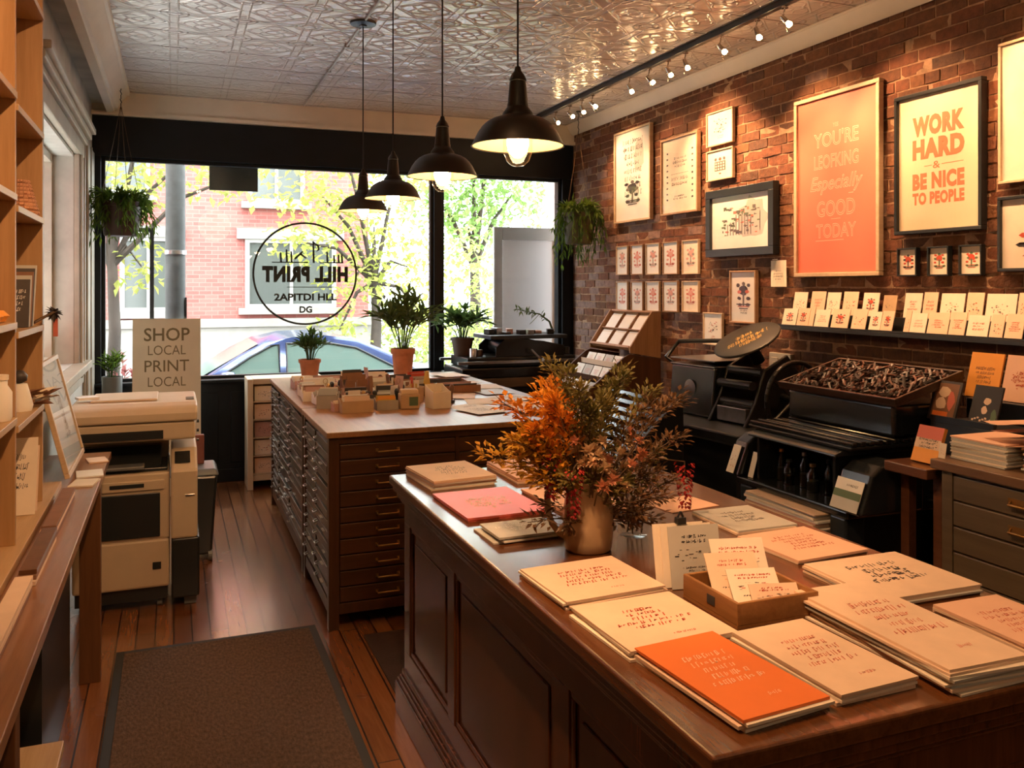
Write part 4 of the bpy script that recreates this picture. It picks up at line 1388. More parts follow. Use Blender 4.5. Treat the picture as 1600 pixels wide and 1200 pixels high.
def flat_file(label, y0, y1, bays, nrows, front):
    t = thing('flat_file_cabinet', label, 'cabinet', (0, 0, 0))
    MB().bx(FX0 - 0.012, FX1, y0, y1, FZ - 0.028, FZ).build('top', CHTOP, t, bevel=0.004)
    b = MB()
    p = 0.05
    ins = 0.015
    for x in (FX0, FX1 - 0.02 - p):
        for y in (y0 + ins, y1 - ins - p):
            b.bx(x, x + p, y, y + p, 0, FZ - 0.0285)
    b.bx(FX0 + 0.05, FX1 - 0.07, y0 + ins + 0.02, y1 - ins - 0.02, 0.085, FZ - 0.0285)
    b.bx(FX0 + 0.004, FX0 + 0.05, y0 + ins + p, y1 - ins - p, 0.07, 0.13)
    b.bx(FX0 + p, FX1 - 0.02 - p, y0 + ins + 0.003, y0 + ins + 0.05, 0.075, 0.125)
    b.bx(FX0 + p, FX1 - 0.02 - p, y0 + ins + 0.003, y0 + ins + 0.05, FZ - 0.06, FZ - 0.0285)
    b.bx(FX0 + 0.004, FX0 + 0.05, y0 + ins + p, y1 - ins - p, FZ - 0.05, FZ - 0.0285)
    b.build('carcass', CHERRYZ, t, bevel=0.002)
    rr = random.Random(int(y0 * 100))
    # aisle side: narrow bays of thin, uneven card drawers
    for a0, a1 in bays:
        H0, H1 = 0.135, FZ - 0.055
        ph = (H1 - H0) / nrows
        for k in range(nrows):
            z0 = H0 + k * ph
            tilt = rr.uniform(-0.012, 0.012)
            pr = rr.uniform(0.0, 0.012)
            d = MB()
            M = Matrix.Translation((FX0 + 0.012, (a0 + a1) / 2, z0)) @ Matrix.Rotation(tilt, 4, 'X') @ Matrix.Rotation(rr.uniform(-0.015, 0.015), 4, 'Z')
            hw = (a1 - a0) / 2
            d.bx(-pr, 0.035, -hw, hw, 0.004, ph - 0.007, 0, M)
            d.bx(-pr - 0.002, 0.02, -hw, hw, ph - 0.0095, ph - 0.007, 1, M)
            if rr.random() < 0.55:
                q = rr.uniform(-hw * 0.5, hw * 0.4)
                d.bx(-pr - 0.012, -pr, q - 0.03, q + 0.03, ph * 0.55, ph * 0.62, 1, M)
            dr = d.build('card_drawer', [SLAT, TAB], t)
            h = MB()
            h.tube([M @ Vector((-pr, hw - 0.055, ph * 0.5)), M @ Vector((-pr - 0.018, hw - 0.055, ph * 0.35)), M @ Vector((-pr - 0.018, hw - 0.02, ph * 0.35)), M @ Vector((-pr, hw - 0.02, ph * 0.5))], 0.0035, 6)
            h.build('pull', STEEL, dr, smooth=50)
    if front:
        cols = [(FX0 + 0.055, 1.325), (1.345, FX1 - 0.075)]
        n = 10
        H0, H1 = 0.128, FZ - 0.062
        ph = (H1 - H0) / n
        yf = y0 + ins + 0.004
        for a0, a1 in cols:
            for k in range(n):
                z0 = H0 + k * ph
                d = MB().bx(a0, a1, yf, yf + 0.03, z0 + 0.003, z0 + ph - 0.003)
                dr = d.build('drawer', CHERRY, t, bevel=0.003)
                cx = a0 + (a1 - a0) * 0.40
                zc = z0 + ph * 0.5
                h = MB()
                h.bx(cx - 0.060, cx - 0.046, yf - 0.004, yf - 0.0002, zc - 0.008, zc + 0.008).bx(cx + 0.046, cx + 0.060, yf - 0.004, yf - 0.0002, zc - 0.008, zc + 0.008)
                h.tube([(cx - 0.054, yf - 0.004, zc), (cx - 0.052, yf - 0.024, zc - 0.004), (cx + 0.052, yf - 0.024, zc - 0.004), (cx + 0.054, yf - 0.004, zc)], 0.0045, 8)
                h.build('handle', BRASS, dr, smooth=50)
        b = MB().bx(1.3255, 1.3445, yf - 0.002, yf + 0.03, 0.125, FZ - 0.06)
        b.build('divider', CHERRYZ, t)
    return t


flat_file('dark wooden flat file cabinet facing the counter, brass-pulled drawers', 4.15, 5.04, [(4.225, 4.60), (4.625, 4.965)], 14, True)
flat_file('dark wooden flat file cabinet nearer the window, card drawers along the aisle', 5.05, 6.80, [(5.125, 5.70), (5.74, 6.30), (6.33, 6.72)], 15, False)

# ------------------------------------------------------------------ clutter on the flat files
FT = FZ + 0.0008
CARDB = mat('grey_card_box', (0.40, 0.36, 0.30), 0.7, var=0.15)
BROWNB = mat('brown_card_box', (0.25, 0.12, 0.065), 0.7, var=0.2)
rb = random.Random(77)


def card_box(label, x, y, w, d, h, ang, bm, fill, n=6, hang=0.0):
    """open-topped box with cards filed upright in it"""
    t = thing('card_box', label, 'box', (x, y, FT), radians(ang))
    b = MB()
    k = 0.003
    b.bx(-w / 2, w / 2, -d / 2, d / 2, 0, k)
    b.bx(-w / 2, w / 2, -d / 2, -d / 2 + k, k, h)
    b.bx(-w / 2, w / 2, d / 2 - k, d / 2, k, h * 1.15)
    side = [(-d / 2 + k, k), (d / 2 - k, k), (d / 2 - k, h * 1.15), (d * 0.1, h * 0.95), (-d * 0.15, h * 0.62), (-d / 2 + k, h)]
    b.prism(side, -w / 2, -w / 2 + k, 'x')
    b.prism(side, w / 2 - k, w / 2, 'x')
    b.build('box', bm, t)
    for i in range(n):
        c = MB()
        yy = -d / 2 + 0.012 + (d - 0.03) * i / max(1, n - 1)
        hh = h * rb.uniform(0.9, 1.45)
        ww = w * rb.uniform(0.75, 0.92)
        M = Matrix.Translation((0, yy, k + 0.001)) @ Matrix.Rotation(rb.uniform(-0.16, 0.10), 4, 'X')
        c.bx(-ww / 2, ww / 2, 0, 0.0025, 0, hh, 0, M)
        c.build('filed_card', fill[i % len(fill)], t)
    return t


YEL = mat('yellow_card', (0.62, 0.40, 0.09), 0.7, var=0.1)
PINKC = mat('dusty_pink_card', (0.55, 0.33, 0.27), 0.7, var=0.1)
DKC = mat('dark_print_card', (0.06, 0.05, 0.045), 0.5, var=0.3)
boxes = [
    ('tan open box of buff cards at the front edge of the flat file', 0.945, 4.80, 0.175, 0.10, 0.065, 2, KRAFT, [PAPER2, KRAFT, WHITE]),
    ('olive box with yellow cards beside the tan front box', 1.125, 4.84, 0.12, 0.10, 0.055, -2, CARDB, [YEL, AMBER, YEL]),
    ('grey box with a curved side at the aisle edge of the flat file', 0.83, 5.03, 0.12, 0.13, 0.075, -14, CARDB, [DKC, GREYP, PAPER]),
    ('brown box of dark prints behind the tan front box', 0.995, 5.06, 0.17, 0.14, 0.07, 4, BROWNB, [DKC, PINKC, GREYP]),
    ('small white box of mixed cards in the middle of the flat file clutter', 1.18, 5.10, 0.13, 0.15, 0.075, -6, WHITE, [GREYP, DKC, WHITE]),
    ('low pale box of red-brown cards along the aisle edge', 0.81, 5.42, 0.15, 0.20, 0.06, -4, PAPER, [PINKC, BROWNB, PAPER]),
    ('dark brown box standing tall behind the white box', 1.05, 5.38, 0.15, 0.12, 0.12, 8, BROWNB, [BROWNB, DKC]),
    ('pinkish long box of postcards nearer the small potted plant', 0.90, 5.80, 0.26, 0.22, 0.055, 2, PINKC, [PAPER, PINKC, WHITE]),
    ('grey box of cards between the two potted plants', 1.22, 5.72, 0.2, 0.2, 0.07, 5, CARDB, [WHITE, GREYP, PINKC]),
    ('low cream box of prints close to the window end of the flat file', 1.0, 6.22, 0.30, 0.16, 0.05, -3, PAPER, [PINKC, WHITE, BROWNB]),
    ('wide dark tray of prints behind the tall white box', 1.70, 5.55, 0.36, 0.34, 0.05, 3, BROWNB, [DKC, BROWNB, PINKC, GREYP]),
    ('small box of red cards beside the tall terracotta pot', 1.62, 6.02, 0.14, 0.12, 0.06, 12, CARDB, [INK_R, PINKC]),
]
more = [
    ('tiny dusty pink box in the front rank of the clutter', 0.86, 4.86, 0.07, 0.06, 0.045, 10, PINKC, [PAPER, PINKC]),
    ('long low grey box of dark cards behind the front rank', 1.10, 4.97, 0.20, 0.07, 0.05, -3, GREYP, [DKC, DKC, WHITE]),
    ('white box of stationery cards in the second rank', 0.84, 5.22, 0.13, 0.11, 0.055, 6, WHITE, [WHITE, PINKC, GREYP]),
    ('brown box of ochre cards beside the dark tall box', 1.21, 5.28, 0.12, 0.11, 0.065, 14, BROWNB, [YEL, PAPER2, KRAFT]),
    ('small dark box pushed against the tall brown box', 0.94, 5.24, 0.09, 0.10, 0.06, -8, DKC, [BROWNB, DKC, WHITE]),
    ('pale box of mixed cards on the aisle edge halfway along', 0.80, 5.63, 0.11, 0.13, 0.055, 3, PAPER, [PINKC, GREYP, WHITE]),
    ('brown box of postcards halfway to the small plant', 1.08, 5.56, 0.16, 0.13, 0.075, -9, BROWNB, [PAPER, BROWNB, GREYP]),
    ('kraft box of cards left open near the tall pot', 1.42, 5.66, 0.15, 0.14, 0.07, 10, KRAFT, [WHITE, PAPER2, DKC]),
    ('white box of cards between kraft box and window', 1.36, 6.12, 0.16, 0.13, 0.06, -5, WHITE, [PAPER, PINKC]),
    ('pink box of cards directly before the small plant', 0.83, 6.08, 0.14, 0.16, 0.055, 4, PINKC, [WHITE, PAPER]),
    ('dark box of prints behind the round card tub', 1.42, 5.36, 0.13, 0.12, 0.08, 20, DKC, [GREYP, WHITE, BROWNB]),
]
boxes += more
# wire card holders standing among the boxes
for i, (x, y) in enumerate(((0.96, 4.93), (1.20, 4.98), (1.02, 5.19), (1.30, 5.26), (1.14, 5.42), (0.90, 5.56), (1.30, 5.52), (1.24, 5.90), (1.12, 6.05))):
    t = thing('card_holder', 'small wire card holder with a curled clip standing among the card boxes', 'card holder', (x, y, FT), 0.7 * i, 'wire card holders in the flat file clutter')
    MB().lathe([(0, 0), (0.022, 0), (0.022, 0.006), (0, 0.007)], 14).build('foot', STEEL, t)
    H_ = 0.10 + 0.012 * (i % 4)
    pts = [(0, 0, 0.006), (0, 0, H_ * 0.7)] + [(0.016 * sin(a * 0.7), 0, H_ * 0.7 + 0.016 - 0.016 * cos(a * 0.7)) for a in range(1, 10)]
    MB().tube(pts, 0.0016, 5).build('wire', [STEEL, BRASS][i % 2], t)
    b = MB().bx(-0.035, 0.035, -0.0006, 0.0006, H_ * 0.45, H_ * 1.05)
    b.build('price_card', [PAPER, WHITE, BROWNB, PINKC][i % 4], t, rot=(0.1, 0, 0), loc=(0, 0.003, 0))
for i, bxs in enumerate(boxes):
    card_box(*bxs)
# wooden-handled rubber stamps standing in and among the boxes
STW = mat('stamp_handle_wood', (0.16, 0.07, 0.03), 0.35, var=0.2)
STD = mat('stamp_handle_black', (0.02, 0.018, 0.016), 0.3)
for i, (x, y) in enumerate(((0.90, 4.93), (1.03, 4.92), (1.02, 4.96), (1.21, 4.93), (0.90, 5.13), (1.08, 5.20), (1.10, 5.02), (1.27, 5.16), (0.88, 5.33), (0.97, 5.44), (1.14, 5.34), (1.25, 5.40), (0.93, 5.50), (1.18, 5.60), (1.32, 5.42), (1.07, 5.92), (1.33, 5.90), (0.80, 5.90), (1.50, 5.12), (1.55, 4.95))):
    k = 0.85 + 0.09 * (i % 5)
    t = thing('rubber_stamp', 'small rubber stamp with a turned handle standing among the card boxes', 'stamp', (x, y, FT), 0.6 * i, 'rubber stamps in the flat file clutter')
    MB().bx(-0.016, 0.016, -0.012, 0.012, 0, 0.016 * k).build('base', [STW, STD, BROWNB][i % 3], t, bevel=0.002)
    MB().lathe([(0, 0.0162 * k), (0.008, 0.0162 * k), (0.006, 0.035 * k), (0.0075, 0.05 * k), (0.014, 0.068 * k), (0.015, 0.08 * k), (0.009, 0.092 * k), (0, 0.094 * k)], 14).build('handle', [STD, STW, BRASS][i % 3], t, smooth=60)
# tall white paper box, wrapped parcel and tins
t = thing('paper_box', 'tall white folded paper box with one curved open side', 'box', (1.42, 4.80, FT), radians(8))
b = MB()
b.bx(-0.055, 0.055, -0.06, 0.06, 0, 0.003)
b.bx(-0.055, 0.055, -0.06, -0.057, 0.003, 0.095)
b.prism([(-0.057, 0.003), (0.06, 0.003), (0.06, 0.13), (0.02, 0.115), (-0.03, 0.1), (-0.057, 0.095)], -0.055, -0.052, 'x')
b.prism([(-0.057, 0.003), (0.06, 0.003), (0.06, 0.13), (0.02, 0.115), (-0.03, 0.1), (-0.057, 0.095)], 0.052, 0.055, 'x')
b.bx(-0.055, 0.055, 0.057, 0.06, 0.003, 0.13)
b.build('box', PAPER, t)
MB().bx(-0.045, 0.045, -0.03, 0.045, 0.0035, 0.085).build('contents', KRAFT, t)
t = thing('wrapped_parcel', 'kraft wrapped parcel with a dark label on the flat file front edge', 'parcel', (1.255, 4.83, FT), radians(-5))
MB().bx(-0.055, 0.055, -0.05, 0.05, 0, 0.085).prism([(-0.05, 0.085), (0.05, 0.085), (0.03, 0.11), (-0.03, 0.11)], -0.05, 0.05, 'x').build('wrapping', KRAFT, t, bevel=0.006)
MB().bx(-0.005, 0.045, -0.0512, -0.0502, 0.02, 0.07).build('label', INK_N, t)
t = thing('paper_cup', 'round brown card tub beside the wrapped parcel', 'tub', (1.36, 5.10, FT))
MB().lathe([(0, 0.001), (0.055, 0), (0.06, 0.09), (0.057, 0.09), (0.052, 0.004), (0, 0.004)], 24).build('tub', KRAFT, t, smooth=50)
for i in range(5):
    MB().bx(-0.02, 0.02, -0.001, 0.001, 0.005, 0.11 + 0.02 * (i % 3), 0, Matrix.Rotation(i * 0.9, 4, 'Z') @ Matrix.Translation((0, 0.02, 0))).build('tag', [YEL, PAPER, INK_R][i % 3], t)
# little folded signs and wire tools sticking up out of the clutter
for i, (x, y, m, lab) in enumerate(((0.98, 5.60, YEL, 'small yellow folded marker among the boxes near the small plant'), (1.12, 5.24, BROWNB, 'tall brown folded tag in the middle of the clutter'), (1.50, 5.32, YEL, 'yellow pointed folded tag by the tall terracotta pot'), (1.40, 5.94, INK_R, 'red folded tag beside the tall terracotta pot'))):
    h = (0.05, 0.15, 0.16, 0.08)[i]
    b = MB().prism([(-0.03, 0), (0.03, 0), (0.006, h), (-0.006, h)], -0.012, 0.012, 'x')
    tag(b.build('folded_tag', m, loc=(x, y, FT), rot=(0, 0, 0.3 * i)), lab, 'tag')
# loose sheets over the far corner of the cabinet tops
ri = random.Random(5)
cols = [WHITE, PAPER, PAPER2, WHITE, PAPER2, GREYP]
spots = [(1.62, 4.72, 30), (1.75, 4.95, -12), (1.93, 4.70, 8), (1.98, 5.02, 24), (1.68, 5.22, -20), (1.95, 5.34, 5), (1.60, 4.56, 14), (2.0, 5.62, -8), (1.93, 5.95, 16), (1.72, 6.36, -6), (2.0, 6.42, 10), (1.42, 5.50, 40), (1.88, 4.45, -4), (1.36, 6.40, 12)]
for i, (x, y, a) in enumerate(spots):
    sheet('paper_sheet', f'loose pale sheet on the flat file top, {ords[i]} in order from the counter side' if i < 16 else '', x, y, FT + 0.0012 * i, a, 0.21, 0.27, 0.0009, cols[i % 6], s_script if i % 3 == 0 else None, 700 + i, [INK_G], 'loose sheets on the flat file top', 'paper')

# ================================================================== POTTED PLANTS
L_POT = leafmat('houseplant_leaf', (0.035, 0.075, 0.018), (0.09, 0.15, 0.035))
L_FERN = leafmat('fern_leaf', (0.05, 0.085, 0.018), (0.14, 0.18, 0.04))
DPOT = mat('dark_pot', (0.07, 0.035, 0.025), 0.5, var=0.2)


def pot_plant(name, label, loc, pr, ph, pm, lm, nst, H, Rsp, L, wd, nleaf, seed, arch=0.0, saucer=False):
    r = random.Random(seed)
    t = thing(name, label, 'plant', loc)
    MB().lathe([(0, 0), (pr * 0.74, 0), (pr * 0.95, ph * 0.82), (pr * 0.95, ph * 0.83), (pr * 1.06, ph * 0.83), (pr * 1.08, ph), (pr * 0.97, ph), (pr * 0.93, ph * 0.9), (0, ph * 0.9)], 28).build('pot', pm, t, smooth=40)
    MB().lathe([(0, ph * 0.91), (pr * 0.92, ph * 0.905)], 20, cap=False).build('soil', SOIL, t)
    st, lf = MB(), MB()
    for k in range(nst):
        a = 2 * pi * (k + r.random()) / nst
        q = r.random() ** 0.7
        base = Vector((pr * 0.4 * cos(a) * q, pr * 0.4 * sin(a) * q, ph * 0.9))
        hh = H * r.uniform(0.6, 1.0)
        tip = Vector((Rsp * q * cos(a), Rsp * q * sin(a), ph + hh * (1 - arch * q)))
        mid = Vector((tip.x * 0.35, tip.y * 0.35, ph + hh * 0.7))
        P = [base.lerp(mid, i / 5).lerp(mid.lerp(tip, i / 5), i / 5) for i in range(6)]
        st.tube(P, 0.0028, 5)
        for j in range(nleaf):
            u = r.uniform(0.35, 1.0)
            i = min(4, int(u * 5))
            p = P[i].lerp(P[i + 1], u * 5 - i)
            b_ = r.uniform(0, 2 * pi)
            d = Vector((cos(b_), sin(b_), r.uniform(-0.3, 0.9))) + (P[i + 1] - P[i]).normalized() * 0.9
            lf.leaf(p, d, (0, 0, 1), L * r.uniform(0.6, 1.15), wd * r.uniform(0.7, 1.1))
    st.build('stem', L_POT, t)
    lf.build('foliage', lm, t)
    return t


pot_plant('potted_plant', 'small bushy plant in a terracotta pot at the aisle end of the flat file', (0.955, 6.62, FT), 0.078, 0.15, TERRA, L_POT, 26, 0.22, 0.18, 0.08, 0.024, 8, 801, 0.5)
pot_plant('potted_plant', 'tall leafy plant in a terracotta pot in the middle of the flat file', (1.60, 6.33, FT), 0.085, 0.235, TERRA, L_FERN, 28, 0.50, 0.27, 0.13, 0.036, 10, 802, 0.35)

# ================================================================== PROOF PRESS BY THE WINDOW
pp = thing('proof_press', 'low black proof press with stacked beds in front of the window door', 'press', (0, 0, 0))
PLANKB = wood('press_plank', (0.06, 0.035, 0.02), (0.13, 0.075, 0.04), 0.45, 'x')
MB().bx(2.30, 3.36, 7.0, 7.5, 0.12, 0.78).build('cabinet', BLACKP, pp, bevel=0.01)
for x in (2.30, 3.28):
    for y in (7.0, 7.42):
        MB().bx(x, x + 0.08, y, y + 0.08, 0, 0.12).build('foot', IRON, pp, bevel=0.005)
MB().bx(2.24, 3.40, 6.96, 7.54, 0.781, 0.86).build('base_plank', PLANKB, pp, bevel=0.005)
MB().bx(2.28, 3.38, 6.99, 7.52, 0.861, 0.95).build('lower_bed', IRON, pp, bevel=0.012)
MB().bx(2.34, 3.36, 7.02, 7.5, 0.951, 1.04).build('upper_bed', IRON, pp, bevel=0.012)
MB().bx(2.24, 3.40, 6.97, 7.0, 0.985, 1.01).bx(2.24, 3.40, 7.50, 7.53, 0.985, 1.01).build('rail', STEEL, pp, bevel=0.003)
cy = MB().cyl((2.75, 7.04, 1.115), (2.75, 7.48, 1.115), 0.07, 28)
cy.build('impression_cylinder', IRON, pp, smooth=40)
MB().cyl((2.93, 7.04, 1.085), (2.93, 7.48, 1.085), 0.04, 20).build('ink_roller', mat('roller_rubber', (0.02, 0.02, 0.025), 0.25), pp, smooth=40)
for y in (7.02, 7.47):
    MB().prism([(2.60, 1.04), (3.25, 1.04), (3.25, 1.13), (3.05, 1.17), (2.84, 1.19), (2.68, 1.19), (2.60, 1.12)], y, y + 0.02, 'y').build('side_frame', IRON, pp, bevel=0.004)
MB().bx(2.55, 3.28, 7.02, 7.49, 1.191, 1.225).build('feed_board', BLACKP, pp, bevel=0.004)
MB().tube([(2.9, 7.0, 1.1), (2.9, 6.93, 1.1), (2.98, 6.93, 1.02)], 0.009, 8).cyl((2.98, 6.95, 1.02), (2.98, 6.87, 1.02), 0.014, 12).build('crank', STEEL, pp, smooth=40)
# tins, rags and lead type standing on the beds
for i, (x, y, z, rr_, h, m) in enumerate(((2.42, 7.10, 1.0405, 0.035, 0.07, STEEL), (2.50, 7.20, 1.0405, 0.04, 0.05, DPOT), (3.31, 7.12, 1.0405, 0.035, 0.06, IRON))):
    tag(MB().lathe([(0, 0), (rr_, 0), (rr_, h), (rr_ * 0.9, h + 0.005), (0, h + 0.005)], 18).build('ink_tin', m, loc=(x, y, z), smooth=40),
        ('bare metal ink tin on the press bed beside the dark flower pot', 'low brown ink tin on the press bed', 'black ink tin at the brick wall end of the press bed')[i], 'tin', 'ink tins on the proof press')
for i in range(9):
    x = 2.62 + 0.068 * i
    h = ri.uniform(0.02, 0.06)
    tag(MB().bx(-0.028, 0.028, -0.05, 0.05, 0, h).build('type_block', [IRON, STEEL, DKC, PINKC][i % 4], loc=(x, 7.2 + ri.uniform(-.08, .1), 1.2258), rot=(0, 0, ri.uniform(-.3, .3)), bevel=0.003),
        'small metal type block lying on the press feed board', 'type block', 'type blocks on the feed board')
pot_plant('potted_plant', 'bushy plant in a dark pot beside the window post, on the press end', (2.385, 7.30, 1.0408), 0.10, 0.16, DPOT, L_POT, 26, 0.34, 0.30, 0.13, 0.045, 10, 803, 0.6)
t = thing('trailing_twig', 'dry green twig arching over the press in front of the pale door', 'plant', (0, 0, 0))
pts = [(3.26, 7.28, 1.2262), (3.22, 7.28, 1.33), (3.12, 7.28, 1.40), (3.0, 7.27, 1.42), (2.88, 7.26, 1.45)]
MB().tube(pts, [0.012, 0.009, 0.007, 0.005, 0.003], 6).tube([pts[2], (3.06, 7.28, 1.34), (3.02, 7.27, 1.31)], 0.003, 5).build('stem', L_FERN, t)
b = MB()
for k in range(46):
    i = ri.randrange(1, 4)
    p = Vector(pts[i]).lerp(Vector(pts[i + 1]), ri.random())
    b.leaf(p, (ri.uniform(-1, .3), ri.uniform(-.8, .8), ri.uniform(-.8, 1)), (0, 0, 1), ri.uniform(0.03, 0.075), 0.02)
b.build('foliage', L_FERN, t)

# ================================================================== HANGING PLANTS
L_HANG = leafmat('trailing_leaf', (0.055, 0.12, 0.014), (0.18, 0.27, 0.035), 0.5)


def hanging(label, x, y, zb, ph, pr, nl, Rs, drop, hookz, seed, pm, nw=4):
    r = random.Random(seed)
    t = thing('hanging_plant', label, 'plant', (x, y, zb))
    MB().lathe([(0, 0), (pr * 0.74, 0), (pr * 0.8, 0.01), (pr * 0.97, ph * 0.85), (pr * 1.04, ph * 0.86), (pr * 1.05, ph), (pr * 0.96, ph), (pr * 0.92, ph * 0.9), (0, ph * 0.9)], 28).build('pot', pm, t, smooth=40)
    H = hookz - zb
    w = MB()
    for k in range(nw):
        a = 2 * pi * k / nw + 0.4
        w.tube([(pr * cos(a), pr * sin(a), ph), (pr * 0.35 * cos(a), pr * 0.35 * sin(a), ph + (H - ph) * 0.5), (0.004 * cos(a), 0.004 * sin(a), H - 0.20)], 0.002, 5)
    w.build('hanger_wire', mat('hanger_wire', (0.10, 0.055, 0.025), 0.5, metal=0.5), t)
    ch = MB()
    for k in range(6):
        ch.tube([(0.006 * (k % 2), 0.006 * ((k + 1) % 2), H - 0.20 + 0.032 * k), (-0.006 * (k % 2), -0.006 * ((k + 1) % 2), H - 0.17 + 0.032 * k)], 0.0035, 6)
    ch.lathe([(0, H - 0.012), (0.02, H - 0.01), (0.022, H), (0, H)], 14)
    ch.build('chain', BLACKP, t)
    lf, st = MB(), MB()
    for k in range(nl):
        a = r.uniform(0, 2 * pi)
        q = r.random()
        reach = Rs * (0.35 + 0.65 * q)
        dr = drop * r.random() ** 1.4
        P = []
        p0 = Vector((pr * 0.6 * cos(a), pr * 0.6 * sin(a), ph * 0.92))
        p1 = Vector((reach * 0.75 * cos(a), reach * 0.75 * sin(a), ph + r.uniform(0.05, 0.20)))
        p2 = Vector((reach * cos(a), reach * sin(a), ph - dr))
        for i in range(7):
            u = i / 6
            P.append(p0 * (1 - u) ** 2 + p1 * 2 * u * (1 - u) + p2 * u * u)
        st.tube(P, 0.002, 4)
        for j in range(16):
            u = r.uniform(0.12, 1)
            i = min(5, int(u * 6))
            p = P[i].lerp(P[i + 1], u * 6 - i)
            d = (P[i + 1] - P[i]).normalized() + Vector((r.uniform(-1, 1), r.uniform(-1, 1), r.uniform(-.5, .6))) * 0.7
            lf.leaf(p, d, (0, 0, 1), r.uniform(0.05, 0.095), r.uniform(0.013, 0.022))
    st.build('stem', L_HANG, t)
    lf.build('foliage', L_HANG, t)
    return t


hanging('trailing plant in a brown pot hanging before the window beside the white casing', -0.375, 7.22, 2.035, 0.26, 0.15, 80, 0.27, 0.34, ZC - 0.001, 811, DPOT)
hanging('trailing plant in an olive pot hanging in the brick wall corner', 3.37, 6.98, 2.03, 0.28, 0.145, 85, 0.26, 0.50, ZC - 0.001, 812, mat('olive_pot', (0.10, 0.085, 0.03), 0.45, var=0.2))

# ================================================================== WOODEN CARD DISPLAY AGAINST THE BRICK
dp = thing('card_display', 'slanted wooden display case of white cards against the brick wall by the window', 'display rack', (0, 0, 0))
DW = wood('display_wood', (0.26, 0.13, 0.055), (0.42, 0.23, 0.11), 0.45, 'z')
Y0, Y1 = 5.97, 6.68
side = [(3.33, 1.13), (3.61, 1.08), (3.61, 1.455), (3.53, 1.455), (3.33, 1.17)]
for y in (Y0, Y1 - 0.018):
    MB().prism(side, y, y + 0.018, 'y').build('side_panel', DW, dp, bevel=0.002)
sl = math.atan2(0.285, 0.20)
M = Matrix.Translation((3.345, 0, 1.168)) @ Matrix.Rotation(-sl, 4, 'Y')
LEN = 0.345
MB().bx(0, LEN, Y0 + 0.019, Y1 - 0.019, -0.035, -0.025, 0, M).build('back_board', DW, dp)
MB().bx(-0.012, 0.008, Y0 + 0.019, Y1 - 0.019, -0.0249, 0.02, 0, M).bx(LEN - 0.012, LEN + 0.004, Y0 + 0.019, Y1 - 0.019, -0.0249, 0.006, 0, M).build('rail', DW, dp, bevel=0.002)
for k in (1, 2):
    yy = Y0 + (Y1 - Y0) * k / 3
    MB().bx(0.01, LEN - 0.014, yy - 0.003, yy + 0.003, -0.0249, -0.004, 0, M).build('divider', DW, dp)
MB().bx(0.165, 0.172, Y0 + 0.02, Y1 - 0.02, -0.0249, 0.0, 0, M).build('shelf_lip', DW, dp)
for k in range(3):
    for j in range(2):
        for q in range(3):
            y0 = Y0 + 0.028 + (Y1 - Y0 - 0.03) / 3 * k + 0.004 * q
            x0 = 0.014 + 0.162 * j
            b = MB().bx(0, 0.142 - 0.012 * q, 0, 0.19 - 0.012 * q, 0, 0.002, 0, M @ Matrix.Translation((x0, y0, -0.022 + 0.005 * q)) @ Matrix.Rotation(ri.uniform(-.03, .03), 4, 'Z'))
            tag(b.build('white_card', [WHITE, PAPER, WHITE][q]), f'white card in the slanted display case, {"lower" if j == 0 else "upper"} tier, {nth[2 - k]} bay from the window', 'card',
                f'cards in the {"lower" if j == 0 else "upper"} tier, {nth[2 - k]} bay of the display case')
lowr = thing('display_stand', 'dark wooden stand of white leaflets below the slanted card display', 'stand', (0, 0, 0))
for y in (Y0 + 0.0, Y1 - 0.02):
    MB().prism([(2.98, 0.02), (3.61, 0.02), (3.61, 1.075), (3.33, 1.12), (3.28, 1.10), (2.98, 0.86)], y, y + 0.02, 'y').build('side_panel', CHERRYZ, lowr, bevel=0.002)
MB().bx(3.02, 3.60, Y0 + 0.021, Y1 - 0.021, 0.02, 0.78).build('cabinet', CHERRYZ, lowr)
for k, (x, z) in enumerate(((2.99, 0.80), (3.12, 0.91), (3.24, 1.02))):
    MB().bx(x, x + 0.09, Y0 + 0.021, Y1 - 0.021, z - 0.012, z).bx(x, x + 0.006, Y0 + 0.021, Y1 - 0.021, z, z + 0.03).build('tier', PAPER2 if k == 2 else CHERRY, lowr)
    for q in range(4):
        w = 0.14
        card('leaflet', f'white leaflet leaning on the {("lowest", "middle", "highest")[k]} tier of the stand below the card display', lean(ON_RIGHT, 28), (x + 0.022, Y0 + 0.11 + 0.155 * q, z + 0.0015), w, 0.11 if k < 2 else 0.085, 0.004,
             WHITE if (q + k) % 3 else GREYP, c_script, 820 + k * 5 + q, [INK_P], group=f'leaflets on the {("lowest", "middle", "highest")[k]} tier of the stand')

# ================================================================== PLATEN PRESS WITH THE ROUND INK DISC
PX, PY = 2.98, 4.38
pl = thing('platen_press', 'black tabletop platen press with a round gold-lettered ink disc', 'press', (PX + 0.03, PY, 0), radians(6))
GOLD = mat('gold_lettering', (0.75, 0.48, 0.12), 0.4, metal=0.4)
MB().bx(-0.18, 0.42, -0.42, 0.40, 0.10, 0.80).build('pedestal', BLACKP, pl, bevel=0.02)
MB().bx(-0.22, 0.45, -0.46, 0.44, 0.0, 0.099).build('plinth', BLACKP, pl, bevel=0.01)
MB().bx(-0.30, 0.48, -0.55, 0.45, 0.801, 0.865).build('table', BLACKP, pl, bevel=0.012)
b = MB().prism([(-0.05, 0.866), (0.34, 0.866), (0.34, 1.20), (-0.02, 1.165)], -0.04, 0.37, 'y')
b.build('hood', mat('hood_enamel', (0.020, 0.025, 0.030), 0.22, var=0.2, coat=0.4), pl, bevel=0.014, seg=3)
